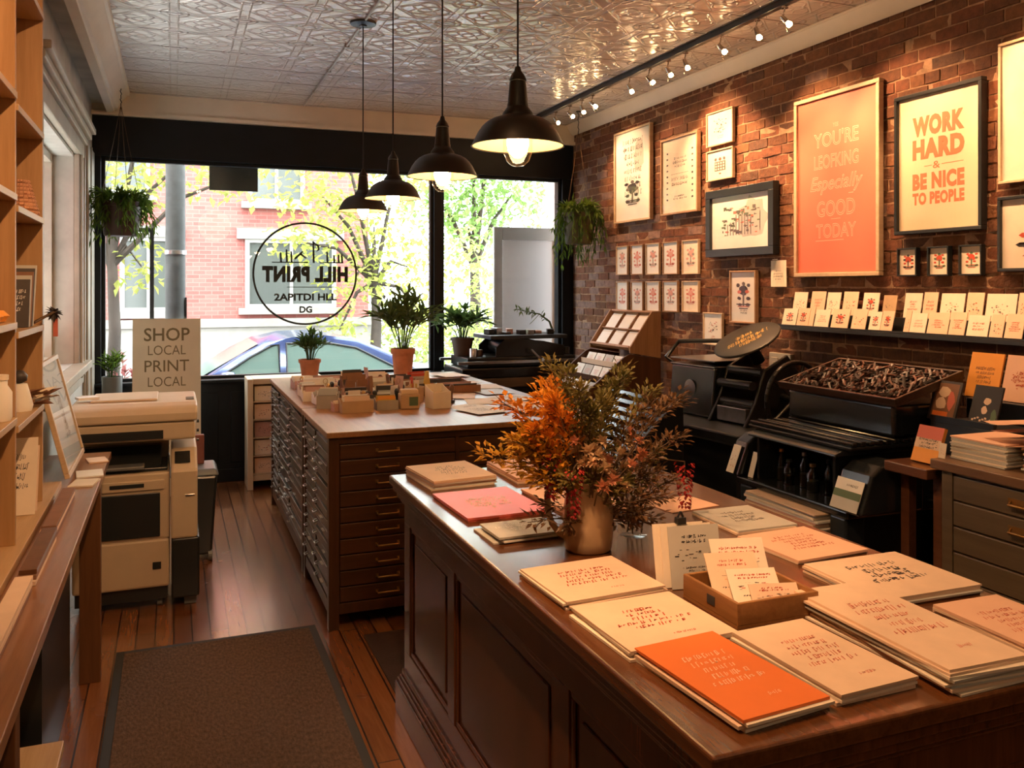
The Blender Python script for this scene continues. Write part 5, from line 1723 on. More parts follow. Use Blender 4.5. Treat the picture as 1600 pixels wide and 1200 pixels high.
MB().lathe([(0, 0), (0.05, 0.002), (0.052, 0.004), (0, 0.006)], 20, M=Matrix.Translation((-0.036, 0.17, 1.03)) @ Matrix.Rotation(-pi / 2, 4, 'Y')).build('maker_medallion', STEEL, pl, smooth=40)
for z in (1.19, 1.155):
    MB().bx(-0.03, 0.34, -0.045, 0.375, z + 0.01, z + 0.018).build('trim_strip', STEEL, pl, bevel=0.002)
# ink disc tilted towards the aisle
Rv, Uv, Vv = Vector((0.931, -0.365, 0)), Vector((0, 0, 1)), Vector((-0.56, -0.83, 0.06)).normalized()
Mj = (Rv * cos(radians(24)) + Uv * sin(radians(24))).normalized()
Mn = (Uv - Mj * Uv.dot(Mj))
Mn = (Mn - Vv * Mn.dot(Vv)).normalized() * 0.93 + Vv * 0.36
Mn.normalize()
Mj = (Mj - Mn * Mj.dot(Mn)).normalized()
Mk = Mn.cross(Mj)
Md = Matrix.Rotation(-radians(6), 4, 'Z') @ Matrix(((Mj.x, Mk.x, Mn.x, 0), (Mj.y, Mk.y, Mn.y, 0), (Mj.z, Mk.z, Mn.z, 0), (0, 0, 0, 1)))
Md = Matrix.Translation((0.06, -0.22, 1.345)) @ Md @ Matrix.Scale(0.8, 4)
MB().lathe([(0, -0.022), (0.20, -0.022), (0.243, -0.014), (0.25, -0.004), (0.246, 0.004), (0.238, 0.006), (0, 0.006)], 56, M=Md).build('ink_disc', mat('disc_black', (0.022, 0.019, 0.016), 0.33, metal=0.3, var=0.2), pl, smooth=40)
g = MB()
for k, (w, y) in enumerate(((0.20, 0.06), (0.30, 0.0), (0.18, -0.06))):
    s = MB()
    ink_script(s, 0, y, w, 0.075, 1, 0.0075, 0, random.Random(k + 4), 0.3)
    ink_script(s, 0.004, y - 0.004, w, 0.07, 1, 0.0076, 0, random.Random(k + 14), 0.3)
    g.add(s.v, s.f, 0, Md @ Matrix.Scale(1.1, 4))
g.build('gold_emblem', GOLD, pl)
MB().cyl(Md @ Vector((0, 0, -0.02)), Md @ Vector((0.02, 0.0, -0.20)), 0.035, 18).build('disc_spindle', IRON, pl, smooth=40)
for y in (-0.06, -0.36):
    MB().prism([(-0.10, 0.866), (0.36, 0.866), (0.36, 1.10), (0.22, 1.26), (0.05, 1.18), (-0.02, 1.0)], y - 0.02, y, 'y').build('side_frame', IRON, pl, bevel=0.006)
for k, (x, z) in enumerate(((-0.02, 1.09), (0.06, 1.16), (0.0, 0.98))):
    MB().cyl((x, -0.355, z), (x, -0.085, z), 0.026, 18).build('ink_roller', mat('roller_rubber', (0.02, 0.02, 0.025), 0.25), pl, smooth=40)
MB().bx(-0.06, 0.0, -0.34, -0.10, 0.875, 0.96).build('platen', STEEL, pl, bevel=0.004)
fly = MB()
for i in range(36):
    a0, a1 = 2 * pi * i / 36, 2 * pi * (i + 1) / 36
    fly.tube([(0.18 + 0.21 * cos(a0), -0.475, 1.02 + 0.21 * sin(a0) * 0.98), (0.18 + 0.21 * cos(a1), -0.475, 1.02 + 0.21 * sin(a1) * 0.98)], 0.014, 8)
for i in range(5):
    a = 2 * pi * i / 5
    fly.tube([(0.18, -0.475, 1.02), (0.18 + 0.21 * cos(a), -0.475, 1.02 + 0.205 * sin(a))], 0.010, 8)
fly.cyl((0.18, -0.50, 1.02), (0.18, -0.36, 1.02), 0.022, 14)
fly.build('flywheel', IRON, pl, smooth=50)
MB().tube([(0.0, 0.37, 1.16), (-0.02, 0.43, 1.20), (0.06, 0.40, 1.30), (0.12, -0.03, 1.325)], 0.014, 8).build('hand_lever', BLACKP, pl, smooth=50)
for i, (x, y, h) in enumerate(((0.30, -0.48, 0.05), (0.39, -0.2, 0.07), (-0.22, -0.46, 0.04))):
    pass

# slatted drying rack between the flat files and the platen press
dr = thing('drying_rack', 'black slatted drying rack behind the bouquet, beside the platen press', 'rack', (0, 0, 0))
for y in (4.00, 4.78):
    MB().prism([(2.18, 0), (2.56, 0), (2.56, 1.02), (2.50, 1.02), (2.18, 0.72)], y, y + 0.03, 'y').build('side_frame', BLACKP, dr, bevel=0.004)
for k in range(9):
    u = k / 8
    x, z = 2.17 + 0.33 * u, 0.70 + 0.31 * u
    MB().bx(-0.018, 0.018, 4.031, 4.779, -0.006, 0.006, 0, Matrix.Translation((x + 0.02, 0, z)) @ Matrix.Rotation(-0.5, 4, 'Y')).build('slat', mat('oiled_slat', (0.03, 0.03, 0.032), 0.18, metal=0.6), dr, bevel=0.003)
MB().bx(2.20, 2.55, 4.031, 4.779, 0.10, 0.62).build('storage_bin', BLACKP, dr)
# ================================================================== TYPE-CASE PRESS
tp = thing('type_case_press', 'black proofing press topped by a slanted case of metal type', 'press', (0, 0, 0))
ENAM = mat('press_enamel', (0.016, 0.019, 0.022), 0.2, var=0.25, coat=0.5)
Y0, Y1 = 2.73, 3.42
for y in (Y0, Y1 - 0.09):
    MB().bx(2.50, 2.60, y, y + 0.09, 0, 0.72).build('leg', mat('blue_black_iron', (0.03, 0.04, 0.05), 0.35, metal=0.4), tp, bevel=0.008)
    MB().bx(3.05, 3.13, y, y + 0.09, 0, 0.72).build('leg', IRON, tp, bevel=0.008)
MB().bx(2.52, 3.12, Y0 + 0.03, Y1 - 0.03, 0.40, 0.43).build('paper_shelf', PLANKB, tp)
MB().bx(2.62, 3.12, Y0 + 0.092, Y1 - 0.092, 0.432, 0.72).build('cabinet', BLACKP, tp)
MB().bx(2.49, 3.14, Y0 - 0.02, Y1 + 0.02, 0.721, 0.755).build('lower_deck', ENAM, tp, bevel=0.008)
# bottle alcove: open front box
MB().bx(2.53, 3.10, Y0 + 0.09, Y0 + 0.105, 0.756, 0.955).bx(2.53, 3.10, Y1 - 0.105, Y1 - 0.09, 0.756, 0.955).bx(2.75, 2.77, Y0 + 0.105, Y1 - 0.105, 0.756, 0.955).build('alcove_wall', ENAM, tp)
MB().prism([(2.50, 0.956), (3.14, 0.956), (3.14, 0.985), (2.55, 0.985), (2.50, 0.965)], Y0 + 0.06, Y1 - 0.06, 'y').build('alcove_lid', ENAM, tp, bevel=0.004)
# rounded cheeks at both ends carrying small prints
for y0, y1 in ((Y0 - 0.11, Y0 + 0.055), (Y1 - 0.02, Y1 + 0.075)):
    MB().prism([(2.47, 0.756), (2.80, 0.756), (2.80, 0.93), (2.68, 0.955), (2.58, 0.945), (2.53, 0.91)], y0, y1, 'y').build('cheek', ENAM, tp, bevel=0.012, seg=3)
# slatted carriage bed
MB().bx(2.54, 3.15, Y0 + 0.01, Y1 - 0.01, 0.986, 1.000).build('carriage', IRON, tp, bevel=0.004)
sl_ = mat('polished_slat', (0.045, 0.045, 0.05), 0.13, metal=0.7)
for k in range(9):
    x = 2.545 + 0.045 * k
    MB().bx(x, x + 0.030, Y0 + 0.012, Y1 - 0.012, 1.0005, 1.018 + 0.003 * (k % 2)).build('bed_slat', sl_, tp, bevel=0.005)
MB().bx(2.78, 3.14, Y0 + 0.03, Y1 - 0.0, 1.022, 1.155).build('upper_housing', ENAM, tp, bevel=0.014, seg=3)
# slanted type case
a = math.atan2(0.10, 0.36)
M = Matrix.Translation((2.735, 0, 1.158)) @ Matrix.Rotation(-a, 4, 'Y')
case = thing('type_case', 'slanted wooden tray full of small dark type pieces on the black press', 'tray', (0, 0, 0))
D, H = 0.39, 0.035
CW = wood('type_case_wood', (0.022, 0.011, 0.007), (0.05, 0.022, 0.012), 0.35, 'y')
ty0, ty1 = 2.70, 3.43
MB().bx(0, D, ty0, ty1, 0.001, 0.008, 0, M).build('base', CW, case)
for q in ((0, 0.014, ty0, ty1), (D - 0.014, D, ty0, ty1), (0.014, D - 0.014, ty0, ty0 + 0.014), (0.014, D - 0.014, ty1 - 0.014, ty1)):
    MB().bx(*q, 0.008, H, 0, M).build('side', CW, case, bevel=0.002)
dv = MB()
for k in range(1, 6):
    dv.bx(D * k / 6 - 0.002, D * k / 6 + 0.002, ty0 + 0.014, ty1 - 0.014, 0.008, H - 0.006, 0, M)
for k in range(1, 11):
    y = ty0 + (ty1 - ty0) * k / 11
    dv.bx(0.014, D - 0.014, y - 0.002, y + 0.002, 0.008, H - 0.008, 0, M)
dv.build('divider', CW, case)
rt = random.Random(9)
TYPE_M = [mat('worn_wood_type', (0.042, 0.02, 0.013), 0.4, var=0.3), DKC, mat('red_wood_type', (0.12, 0.04, 0.02), 0.4, var=0.3)]
tb = MB()
for k in range(620):
    x, y = rt.uniform(0.03, D - 0.03), rt.uniform(ty0 + 0.03, ty1 - 0.03)
    Mt = M @ Matrix.Translation((x, y, rt.uniform(0.018, 0.036))) @ Euler((rt.uniform(-.5, .5), rt.uniform(-.5, .5), rt.choice((0.55, 0.6, 0.5, -0.4, 0.9)) + rt.uniform(-.15, .15))).to_matrix().to_4x4()
    l = rt.uniform(0.02, 0.06)
    mi = rt.choice((0, 0, 1, 2))
    if k < 100:
        MB().bx(-l / 2 - 0.004, l / 2 + 0.004, -0.0045, 0.0045, 0.0, 0.009, 0, Mt).build('type_piece', TYPE_M[mi], case)
    else:
        tb.bx(-l / 2, l / 2, -0.004, 0.004, -0.004, 0.004, mi, Mt)
o = tb.build('type_pieces', TYPE_M, case)
o['kind'] = 'stuff'
MB().bx(D - 0.02, D + 0.02, ty0 + 0.03, ty1 - 0.03, -0.03, -0.001, 0, M).build('support_rail', BLACKP, case)
# bottles in the alcove
BG_ = glass('bottle_glass', (0.42, 0.46, 0.44), 1.5)
for i in range(6):
    y = Y0 + 0.15 + 0.078 * i
    rr_ = (0.024, 0.020, 0.028, 0.022, 0.026, 0.021)[i]
    hh = (0.13, 0.15, 0.12, 0.155, 0.11, 0.145)[i]
    t = thing('ink_bottle', f'small dark glass bottle in the press alcove, {ords[i]} from the bunch of orange cards', 'bottle', (2.60 + 0.02 * (i % 2), y, 0.756), group='bottles in the press alcove')
    MB().lathe([(0, 0), (rr_, 0), (rr_, hh * 0.62), (rr_ * 0.42, hh * 0.78), (rr_ * 0.42, hh * 0.92)], 18, cap=False).build('glass_body', BG_, t, smooth=50)
    MB().lathe([(0, 0.003), (rr_ * 0.9, 0.003), (rr_ * 0.9, hh * 0.4), (0, hh * 0.4)], 16).build('ink', [DPOT, IRON, DKC][i % 3], t, smooth=50)
    MB().lathe([(0, hh * 0.9), (rr_ * 0.5, hh * 0.9), (rr_ * 0.5, hh), (0, hh)], 14).build('stopper', [STEEL, BLACKP, BRASS][i % 3], t, smooth=50)
# prints on the cheeks
card('art_card', 'landscape postcard propped on the near rounded cheek of the type-case press', lean(ON_RIGHT, 21), (2.462, 2.702, 0.768), 0.145, 0.125, 0.003, WHITE,
     lambda p, w, h, z, r: (p.rect(-w / 2, w / 2, -h / 2, -h * 0.1, z, 1), p.rect(-w / 2, w / 2, -h * 0.12, h * 0.12, z + 0.0003, 2), ink_script(p, w * 0.1, h * 0.3, w * 0.5, h * 0.12, 1, z + 0.0006, 3, r)), 851, [GREYP, INK_N, INK_B])
card('art_card', 'narrow patterned card propped on the far cheek of the type-case press', lean(ON_RIGHT, 21), (2.462, 3.448, 0.768), 0.055, 0.135, 0.003, WHITE, c_block, 852, [INK_G, INK_R])
card('art_card', 'slim pale card beside the patterned one at the far end of the press alcove', lean(ON_RIGHT, 16), (2.515, 3.36, 0.757), 0.035, 0.12, 0.003, WHITE, None, 853, [], )
# bundles of paper under the alcove
z = 0.431
k = -1
while True:
    k += 1
    t = rt.uniform(0.02, 0.05) if z < 0.62 else rt.uniform(0.006, 0.014)
    if z + t > 0.7195:
        break
    tag(MB().bx(-0.085, 0.085, -0.232, 0.232, 0, t).build('paper_bundle', [WHITE, PAPER2, PINKC, WHITE, PAPER, GREYP, PAPER2, WHITE][k % 8], loc=(2.525 + rt.uniform(-.008, .004), 3.075 - 0.008 * (k % 3), z + 0.0006), rot=(0, 0, radians(rt.uniform(-1.2, 1.2))), bevel=0.002),
        'flat bundle of offcut paper on the shelf under the bottle alcove', 'paper bundle', 'paper bundles under the bottle alcove')
    z += t + 0.0005

# ================================================================== SIDE TABLE, CARD RACK AND CABINET
DKW = wood('dark_table_wood', (0.07, 0.028, 0.014), (0.15, 0.06, 0.03), 0.3, 'y', coat=0.3)
st = thing('side_table', 'dark wooden side table between the press and the olive cabinet', 'table', (0, 0, 0))
MB().bx(2.58, 3.60, 2.405, 2.61, 0.937, 0.975).build('table_top', DKW, st, bevel=0.004)
for x in (2.66, 3.50):
    for y in (2.41, 2.565):
        MB().bx(x, x + 0.04, y, y + 0.04, 0, 0.9365).build('leg', DKW, st, bevel=0.003)
# block-printed card on the table
card('art_card', 'thick card with a dark townscape standing on the dark side table', lean(ON_RIGHT, 20), (2.672, 2.495, 0.9762), 0.118, 0.142, 0.016, AMBER,
     lambda p, w, h, z, r: (p.rect(-w / 2, w / 2, h * 0.15, h * 0.5, z, 2), p.rect(-w / 2, w / 2, -h * 0.12, h * 0.15, z, 3), ink_script(p, 0, h * 0.02, w * 0.8, h * 0.3, 3, z + 0.0005, 1, r, 0.1), ink_blocks(p, w * 0.05, 0, w * 0.7, h * 0.2, z + 0.0004, [1], r, 16)), 861, [INK_B, INK_P, PAPER2])
rk = thing('card_rack', 'black stepped rack holding photo cards and two orange cards', 'rack', (0, 0, 0))
MB().bx(2.90, 3.36, 2.39, 2.685, 0.9765, 1.10).build('lower_step', BLACKP, rk, bevel=0.004)
MB().bx(2.90, 2.908, 2.39, 2.685, 1.1005, 1.125).build('lip', BLACKP, rk)
MB().bx(3.10, 3.36, 2.40, 2.685, 1.1005, 1.185).build('upper_step', BLACKP, rk, bevel=0.004)


def c_photo(p, w, h, z, r):
    p.rect(-w * 0.42, w * 0.42, -h * 0.44, h * 0.44, z, 1)
    ink_blob(p, -w * 0.05, h * 0.22, w * 0.26, h * 0.14, z + 0.0003, 2, r)
    ink_blob(p, -w * 0.12, -h * 0.08, w * 0.22, h * 0.16, z + 0.0004, 2, r)
    ink_blob(p, w * 0.22, 0, w * 0.14, h * 0.28, z + 0.0005, 3, r)
    p.rect(-w * 0.35, w * 0.2, -h * 0.4, -h * 0.28, z + 0.0006, 4)


def c_photo2(p, w, h, z, r):
    p.rect(-w * 0.46, w * 0.46, -h * 0.46, h * 0.46, z, 1)
    ink_blob(p, w * 0.05, h * 0.12, w * 0.14, h * 0.09, z + 0.0003, 2, r)
    ink_blob(p, 0, -h * 0.1, w * 0.12, h * 0.12, z + 0.0004, 2, r)
    for k in range(8):
        ink_blob(p, -w * 0.35 + w * 0.09 * k, -h * 0.35 + h * 0.03 * (k % 3), w * 0.05, h * 0.03, z + 0.0004, 2, r, 6)
    ink_blob(p, w * 0.36, -h * 0.22, w * 0.1, h * 0.2, z + 0.0005, 3, r)


card('photo_card', 'dark-framed photo card with a pale figure on an orange ground in the black rack', lean(ON_RIGHT, 18), (2.935, 2.66, 1.1012), 0.135, 0.165, 0.008, DKC, c_photo, 862, [BROWNB, PAPER2, INK_P, ORANGE], 'photo card')
card('photo_card', 'nearly black photo card with a white rose in the black rack', lean(ON_RIGHT, 18), (2.935, 2.47, 1.1012), 0.125, 0.165, 0.008, INK_B, c_photo2, 863, [INK_B, PAPER2, INK_N], 'photo card')
card('greeting_card', 'plain orange card with brown lettering standing at the back of the black rack', lean(ON_RIGHT, 15), (3.14, 2.735 - 0.09, 1.1862), 0.155, 0.19, 0.008, AMBER, c_script, 864, [BROWNB])
card('greeting_card', 'pale peach card with red script standing at the back of the black rack', lean(ON_RIGHT, 15), (3.14, 2.47, 1.1862), 0.165, 0.19, 0.008, PEACH, s_flourish, 865, [INK_R])

oc = thing('plan_chest', 'olive-brown plan chest with many shallow drawers beside the counter', 'cabinet', (0, 0, 0))
OLV = wood('olive_painted_wood', (0.075, 0.055, 0.033), (0.14, 0.105, 0.062), 0.38, 'y', scale=0.7)
OLT = wood('chest_top_wood', (0.10, 0.055, 0.03), (0.20, 0.115, 0.06), 0.35, 'y')
MB().bx(2.585, 3.60, 1.30, 2.395, 0.985, 1.02).build('top', OLT, oc, bevel=0.004)
MB().bx(2.625, 3.58, 1.33, 2.36, 0.0, 0.9845).build('carcass', OLV, oc)
MB().bx(2.605, 2.6248, 2.315, 2.36, 0, 0.9845).build('stile', OLV, oc, bevel=0.002)
MB().bx(2.605, 2.6248, 1.33, 1.365, 0, 0.9845).build('stile', OLV, oc, bevel=0.002)
for k in range(10):
    z0 = 0.06 + 0.0915 * k
    d = MB().bx(2.607, 2.6248, 1.367, 2.313, z0 + 0.002, z0 + 0.0885).build('drawer', OLV, oc, bevel=0.004)
    if k in (9, 8, 5, 2):
        h = MB()
        for yy in (2.04,):
            h.bx(2.603, 2.6069, yy - 0.05, yy + 0.05, z0 + 0.03, z0 + 0.06)
            h.tube([(2.603, yy - 0.04, z0 + 0.05), (2.585, yy - 0.035, z0 + 0.04), (2.585, yy + 0.035, z0 + 0.04), (2.603, yy + 0.04, z0 + 0.05)], 0.0045, 8)
        h.build('handle', BRASS, d, smooth=50)
for y in (2.25,):
    zz = 1.0206
    for k in range(14):
        t = 0.0055
        tag(MB().bx(-0.125, 0.125, -0.115, 0.115, 0, t).build('magazine', [GREYP, PAPER, GREYP][k % 3] if k < 13 else PEACH, loc=(2.79 + rt.uniform(-.004, .004), y + 0.01 + rt.uniform(-.004, .004), zz), rot=(0, 0, radians(rt.uniform(-1.5, 1.5))), bevel=0.001),
            'grey-edged magazine in the neat pile at the end of the olive chest', 'magazine', 'magazines in the pile at the chest end')
        zz += t + 0.0004
zz = 1.0206
for k in range(11):
    tag(MB().bx(-0.14, 0.14, -0.15, 0.15, 0, 0.007).build('magazine', [PAPER2, GREYP, BROWNB, PINKC][k % 4], loc=(2.83 + rt.uniform(-.01, .01), 1.95 + rt.uniform(-.01, .01), zz), rot=(0, 0, radians(rt.uniform(-4, 4))), bevel=0.001),
        'loosely piled magazine beside the neat grey pile on the olive chest', 'magazine', 'magazines in the loose pile on the chest')
    zz += 0.0074
for k in range(4):
    b = MB()
    N = 8
    vs = []
    for i in range(N + 1):
        u = i / N
        for x in (-0.12, 0.12):
            vs.append((x, -0.15 + 0.3 * u, 0.012 * sin(u * pi * (1.2 + 0.2 * k)) + 0.001))
    b.add(vs, [(2 * i, 2 * i + 1, 2 * i + 3, 2 * i + 2) for i in range(N)])
    tag(b.build('paper_sheet', [PEACH, PAPER2, PINKC, PEACH][k], loc=(2.82, 2.02 + 0.035 * k, zz + 0.001 + 0.022 * k), rot=(0, 0, radians(8 - 7 * k))), 'curling peach sheet thrown over the magazine piles on the olive chest', 'paper', 'curling sheets over the magazines')
card('art_card', 'small red and white card leaning on the end of the neat magazine pile', lean(ON_RIGHT, 10), (2.622, 2.375, 1.0212), 0.03, 0.055, 0.002, PAPER, c_block, 870, [INK_R, INK_R])

# ================================================================== OAK LEDGE TABLE AND SHELVES ON THE NEAR SIDE
LW = wood('ledge_wood', (0.20, 0.085, 0.035), (0.36, 0.18, 0.085), 0.28, 'y', coat=0.25)
LWZ = wood('ledge_leg_wood', (0.10, 0.04, 0.014), (0.19, 0.08, 0.03), 0.4, 'z')
lt = thing('ledge_table', 'long narrow wooden ledge table along the white wall', 'table', (0, 0, 0))
MB().bx(XL + 0.07, -0.275, -0.3, 4.50, 0.838, 0.87).build('table_top', LW, lt, bevel=0.003)
MB().bx(-0.335, -0.315, -0.2, 3.98, 0.74, 0.8375).build('apron', LWZ, lt)
for y in (3.985, 1.9, -0.2):
    MB().bx(-0.365, -0.285, y, y + 0.06, 0, 0.8375).build('leg', LWZ, lt, bevel=0.003)
    MB().bx(XL + 0.09, XL + 0.15, y, y + 0.06, 0, 0.8375).build('leg', LWZ, lt, bevel=0.003)
MB().bx(XL + 0.05, -0.39, 3.1, 3.9, 0.001, 0.70).build('storage_box', BLACKP, lt)

sh = thing('bookshelf', 'tall honey-oak pigeonhole shelf standing on the ledge table', 'shelf', (0, 0, 0))
SX0, SX1 = XL + 0.025, -0.43
zs = [0.8708, 1.24, 1.517, 1.89, 2.187, 2.605, 2.95]
ZT = 2.95
for y in (3.44, 2.88, 2.30, 1.70, 1.1, 0.5):
    MB().bx(SX0 + 0.012, SX1, y - 0.009, y + 0.009, 0.896, ZT).build('upright', OAKZ, sh, bevel=0.0015)
MB().bx(SX0, SX0 + 0.011, 0.49, 3.449, 0.896, ZT).build('back_panel', OAKZ, sh)
ys = [0.5, 1.1, 1.70, 2.30, 2.88, 3.44]
for i in range(5):
    off = (0.0, 0.03, -0.03, 0.02, 0.0)[4 - i]
    for k, z in enumerate(zs[1:-1]):
        zz = z + off
        MB().bx(SX0 + 0.012, SX1 + 0.006, ys[i] + 0.0092, ys[i + 1] - 0.0092, zz - 0.02, zz).build('shelf_board', OAK, sh, bevel=0.0015)
MB().bx(SX0, SX1 + 0.008, 0.49, 3.45, ZT + 0.0002, ZT + 0.022).build('top_board', OAK, sh, bevel=0.002)
MB().bx(SX0, -0.405, 0.49, 3.76, 0.8708, 0.8955).build('base_board', OAK, sh, bevel=0.002)

# things in the pigeonholes
b = MB()
for k in range(9):
    rr_ = 0.05 - 0.0035 * k
    for i in range(20):
        a0, a1 = 2 * pi * i / 20, 2 * pi * (i + 1) / 20
        b.tube([(rr_ * cos(a0), rr_ * sin(a0), 0.008 + 0.013 * k), (rr_ * cos(a1), rr_ * sin(a1), 0.008 + 0.013 * k)], 0.007, 6, cap=False)
tag(b.build('twine_coil', mat('pink_twine', (0.62, 0.33, 0.19), 0.8, var=0.15), loc=(-0.478, 3.31, 1.8905), smooth=60), 'beehive-shaped coil of pinkish twine on an oak shelf', 'twine')
for k in range(5):
    card('art_card', 'dark patterned card leaning in a row on the oak shelf below the twine', lean(ON_BACK @ Matrix.Rotation(0, 3, 'Y'), 14 + 2 * k), (-0.488, 3.18 + 0.026 * k, 1.518), 0.10, 0.22 - 0.015 * (4 - k), 0.004, [DKC, GREYP, BROWNB, DKC, GREYP][k],
         s_blackletter, 880 + k, [WHITE if k % 2 == 0 else INK_B], group='dark cards leaning below the twine')
t = thing('paper_flower', 'dried dark flower with a pink ribbon lying on the shelf edge near the window', 'flower', (-0.445, 3.40, 1.5175))
MB().tube([(0, -0.05, 0.01), (0.03, 0.01, 0.03), (0.055, 0.05, 0.045)], 0.005, 6).build('stem', STEM, t)
b = MB()
for k in range(24):
    b.leaf((0.05, 0.045, 0.04), (ri.uniform(-1, 1), ri.uniform(-.6, 1), ri.uniform(-1, 1)), (0, 0, 1), 0.035, 0.018)
b.build('bloom', DKC, t)
MB().prism([(0.045, -0.045), (0.06, -0.045), (0.06, 0.04), (0.045, 0.04)], 0.06, 0.064, 'y').build('ribbon', INK_P, t)
t = thing('ceramic_figure', 'small white and dark ceramic bird figure in the pigeonhole below the dark cards', 'figurine', (-0.472, 3.24, 1.2408))
MB().lathe([(0, 0), (0.035, 0), (0.04, 0.02), (0.03, 0.06), (0.022, 0.09), (0, 0.095)], 18).build('body', WHITE, t, smooth=60)
MB().lathe([(0, 0), (0.022, 0.012), (0.024, 0.03), (0.012, 0.045), (0, 0.047)], 16, c=(0, -0.005, 0.088)).build('head', DKC, t, smooth=60)
t = thing('crumpled_paper', 'crumple of brown and white wrapping paper on the shelf by the leaning frame', 'paper', (-0.475, 3.34, 1.2408))
b = MB()
for k in range(18):
    a = ri.uniform(0, 2 * pi)
    b.leaf((ri.uniform(-.02, .05), ri.uniform(-.07, .07), 0.004 + 0.002 * k), (cos(a), sin(a), ri.uniform(0, 0.6)), (0, 0, 1), 0.09, 0.05, k % 2)
b.build('sheet', [PAPER, BROWNB], t)
t = thing('glass_jar', 'pale jar in the second pigeonhole column beside the oak upright', 'jar', (-0.462, 2.80, 1.2708))
MB().lathe([(0, 0), (0.032, 0), (0.036, 0.01), (0.036, 0.08), (0.024, 0.10), (0.024, 0.115), (0, 0.115)], 20).build('body', WHITE, t, smooth=50)
MB().lathe([(0, 0.116), (0.027, 0.116), (0.027, 0.13), (0, 0.13)], 18).build('lid', PAPER, t, smooth=50)
card('art_card', 'cream card with black drawing leaning in the lowest pigeonhole', lean(ON_BACK, 18), (-0.483, 3.24, 0.8965), 0.11, 0.255, 0.004, PAPER, s_blackletter, 890, [INK_B])
card('art_card', 'plain cream card behind the one with the black drawing in the lowest pigeonhole', lean(ON_BACK, 18), (-0.483, 3.285, 0.8965), 0.11, 0.22, 0.004, PAPER2, None, 891, [])
for k in range(3):
    b = MB().lathe([(0, 0), (0.035, 0.004), (0.045, 0.02), (0.03, 0.035), (0, 0.036)], 16)
    tag(b.build('soap_bar', AMBER, loc=(-0.478, 2.62 + 0.092 * k, 1.5475), smooth=50), 'round amber soap in the second pigeonhole column from the window', 'soap', 'amber soaps on the oak shelf')

# framed print leaning behind the ledge
PF = framed('framed_print', 'pale framed print with grey handwriting leaning on the ledge by the copier', 'picture', lean(ON_LEFT, 14), (-0.452, 4.08, 1.118), 0.60, 0.46, 0.02, 0.02, F_PALE, mat('misty_white_paper', (0.70, 0.72, 0.68), 0.5, var=0.06, vscale=5),
            lambda p, w, h, z, r: (ink_script(p, w * 0.06, -h * 0.06, w * 0.3, h * 0.42, 6, z, 1, r), p.rect(w * 0.10, w * 0.12, -h * 0.3, h * 0.3, z, 2)), 892, inks=[INK_G, GREYP])
for i, (x, y, a, m, w, d) in enumerate(((-0.325, 3.98, 6, WHITE, 0.10, 0.14), (-0.33, 3.80, -8, PAPER, 0.09, 0.13), (-0.32, 4.28, 12, PAPER2, 0.08, 0.12))):
    sheet('paper_sheet', ('white slip on the ledge below the leaning frame', 'cream slip on the ledge by the oak base board', 'small tan slip at the far end of the ledge')[i], x, y, 0.8706, a, w, d, 0.006, m, None, 0, [], None, 'paper')
# boards lying along the ledge
for i, (y0, y1, x, m) in enumerate(((3.0, 3.55, -0.365, BROWNB), (2.55, 2.98, -0.36, LWZ), (2.0, 2.5, -0.362, PAPER2))):
    for k in range(3):
        tag(MB().bx(-0.025 + 0.004 * k, 0.025, 0, y1 - y0, 0, 0.012).build('mounted_print', [m, PAPER2, BROWNB][(k + i) % 3], loc=(x, y0 + 0.01 * k, 0.8706 + 0.0126 * k), bevel=0.001),
            f'narrow mounted print lying flat on the ledge, {ords[i]} pile from the leaning frame', 'print', f'mounted prints on the ledge, {ords[i]} pile')
# crate on the floor
cr = thing('wooden_crate', 'orange-toned wooden crate standing on the floor beside the black mat', 'crate', (0, 0, 0))
MB().bx(-0.56, -0.33, 2.35, 2.98, 0.0, 0.22).build('body', TRAYW, cr, bevel=0.003)
MB().bx(-0.565, -0.315, 2.34, 2.99, 0.2205, 0.25).build('lid', OAK, cr, bevel=0.003)

# ================================================================== COPIER
CPB = mat('copier_cream', (0.62, 0.50, 0.355), 0.45, var=0.05)
CPD = mat('copier_dark', (0.022, 0.026, 0.028), 0.25, coat=0.3)
CPG = mat('copier_grey', (0.16, 0.17, 0.17), 0.35)
cp = thing('photocopier', 'large cream photocopier with dark paper trays beside the ledge', 'photocopier', (0, 0, 0))
F = 4.77
MB().bx(-0.47, -0.02, F, 5.34, 0.115, 0.36).build('bottom_tray', CPB, cp, bevel=0.012)
MB().bx(-0.10, -0.06, F - 0.006, F - 0.0005, 0.21, 0.245).build('tray_grip', CPD, cp)
MB().bx(-0.46, -0.03, F + 0.03, 5.32, 0.045, 0.1145).build('base', CPD, cp)
for x in (-0.43, -0.08):
    for y in (4.84, 5.25):
        MB().cyl((x, y, 0.022), (x + 0.025, y, 0.022), 0.0215, 16).build('caster', CPG, cp, smooth=40)
MB().bx(-0.47, -0.02, F + 0.005, 5.34, 0.3605, 0.70).build('main_body', CPB, cp, bevel=0.01)
MB().bx(-0.40, -0.065, F - 0.006, F + 0.0045, 0.375, 0.60).build('paper_cassette', CPD, cp, bevel=0.004)
MB().bx(-0.47, -0.045, F - 0.008, F + 0.0045, 0.615, 0.665).build('front_strip', CPB, cp, bevel=0.004)
MB().bx(-0.30, -0.14, F - 0.012, F - 0.0085, 0.632, 0.652).build('release_latch', CPD, cp, bevel=0.002)
MB().bx(-0.46, -0.03, F + 0.04, 5.33, 0.7005, 0.72).prism([(F + 0.05, 0.7205), (F + 0.36, 0.7205), (F + 0.36, 0.80), (F + 0.26, 0.80)], -0.44, -0.06, 'x').build('output_tray', CPD, cp, bevel=0.006)
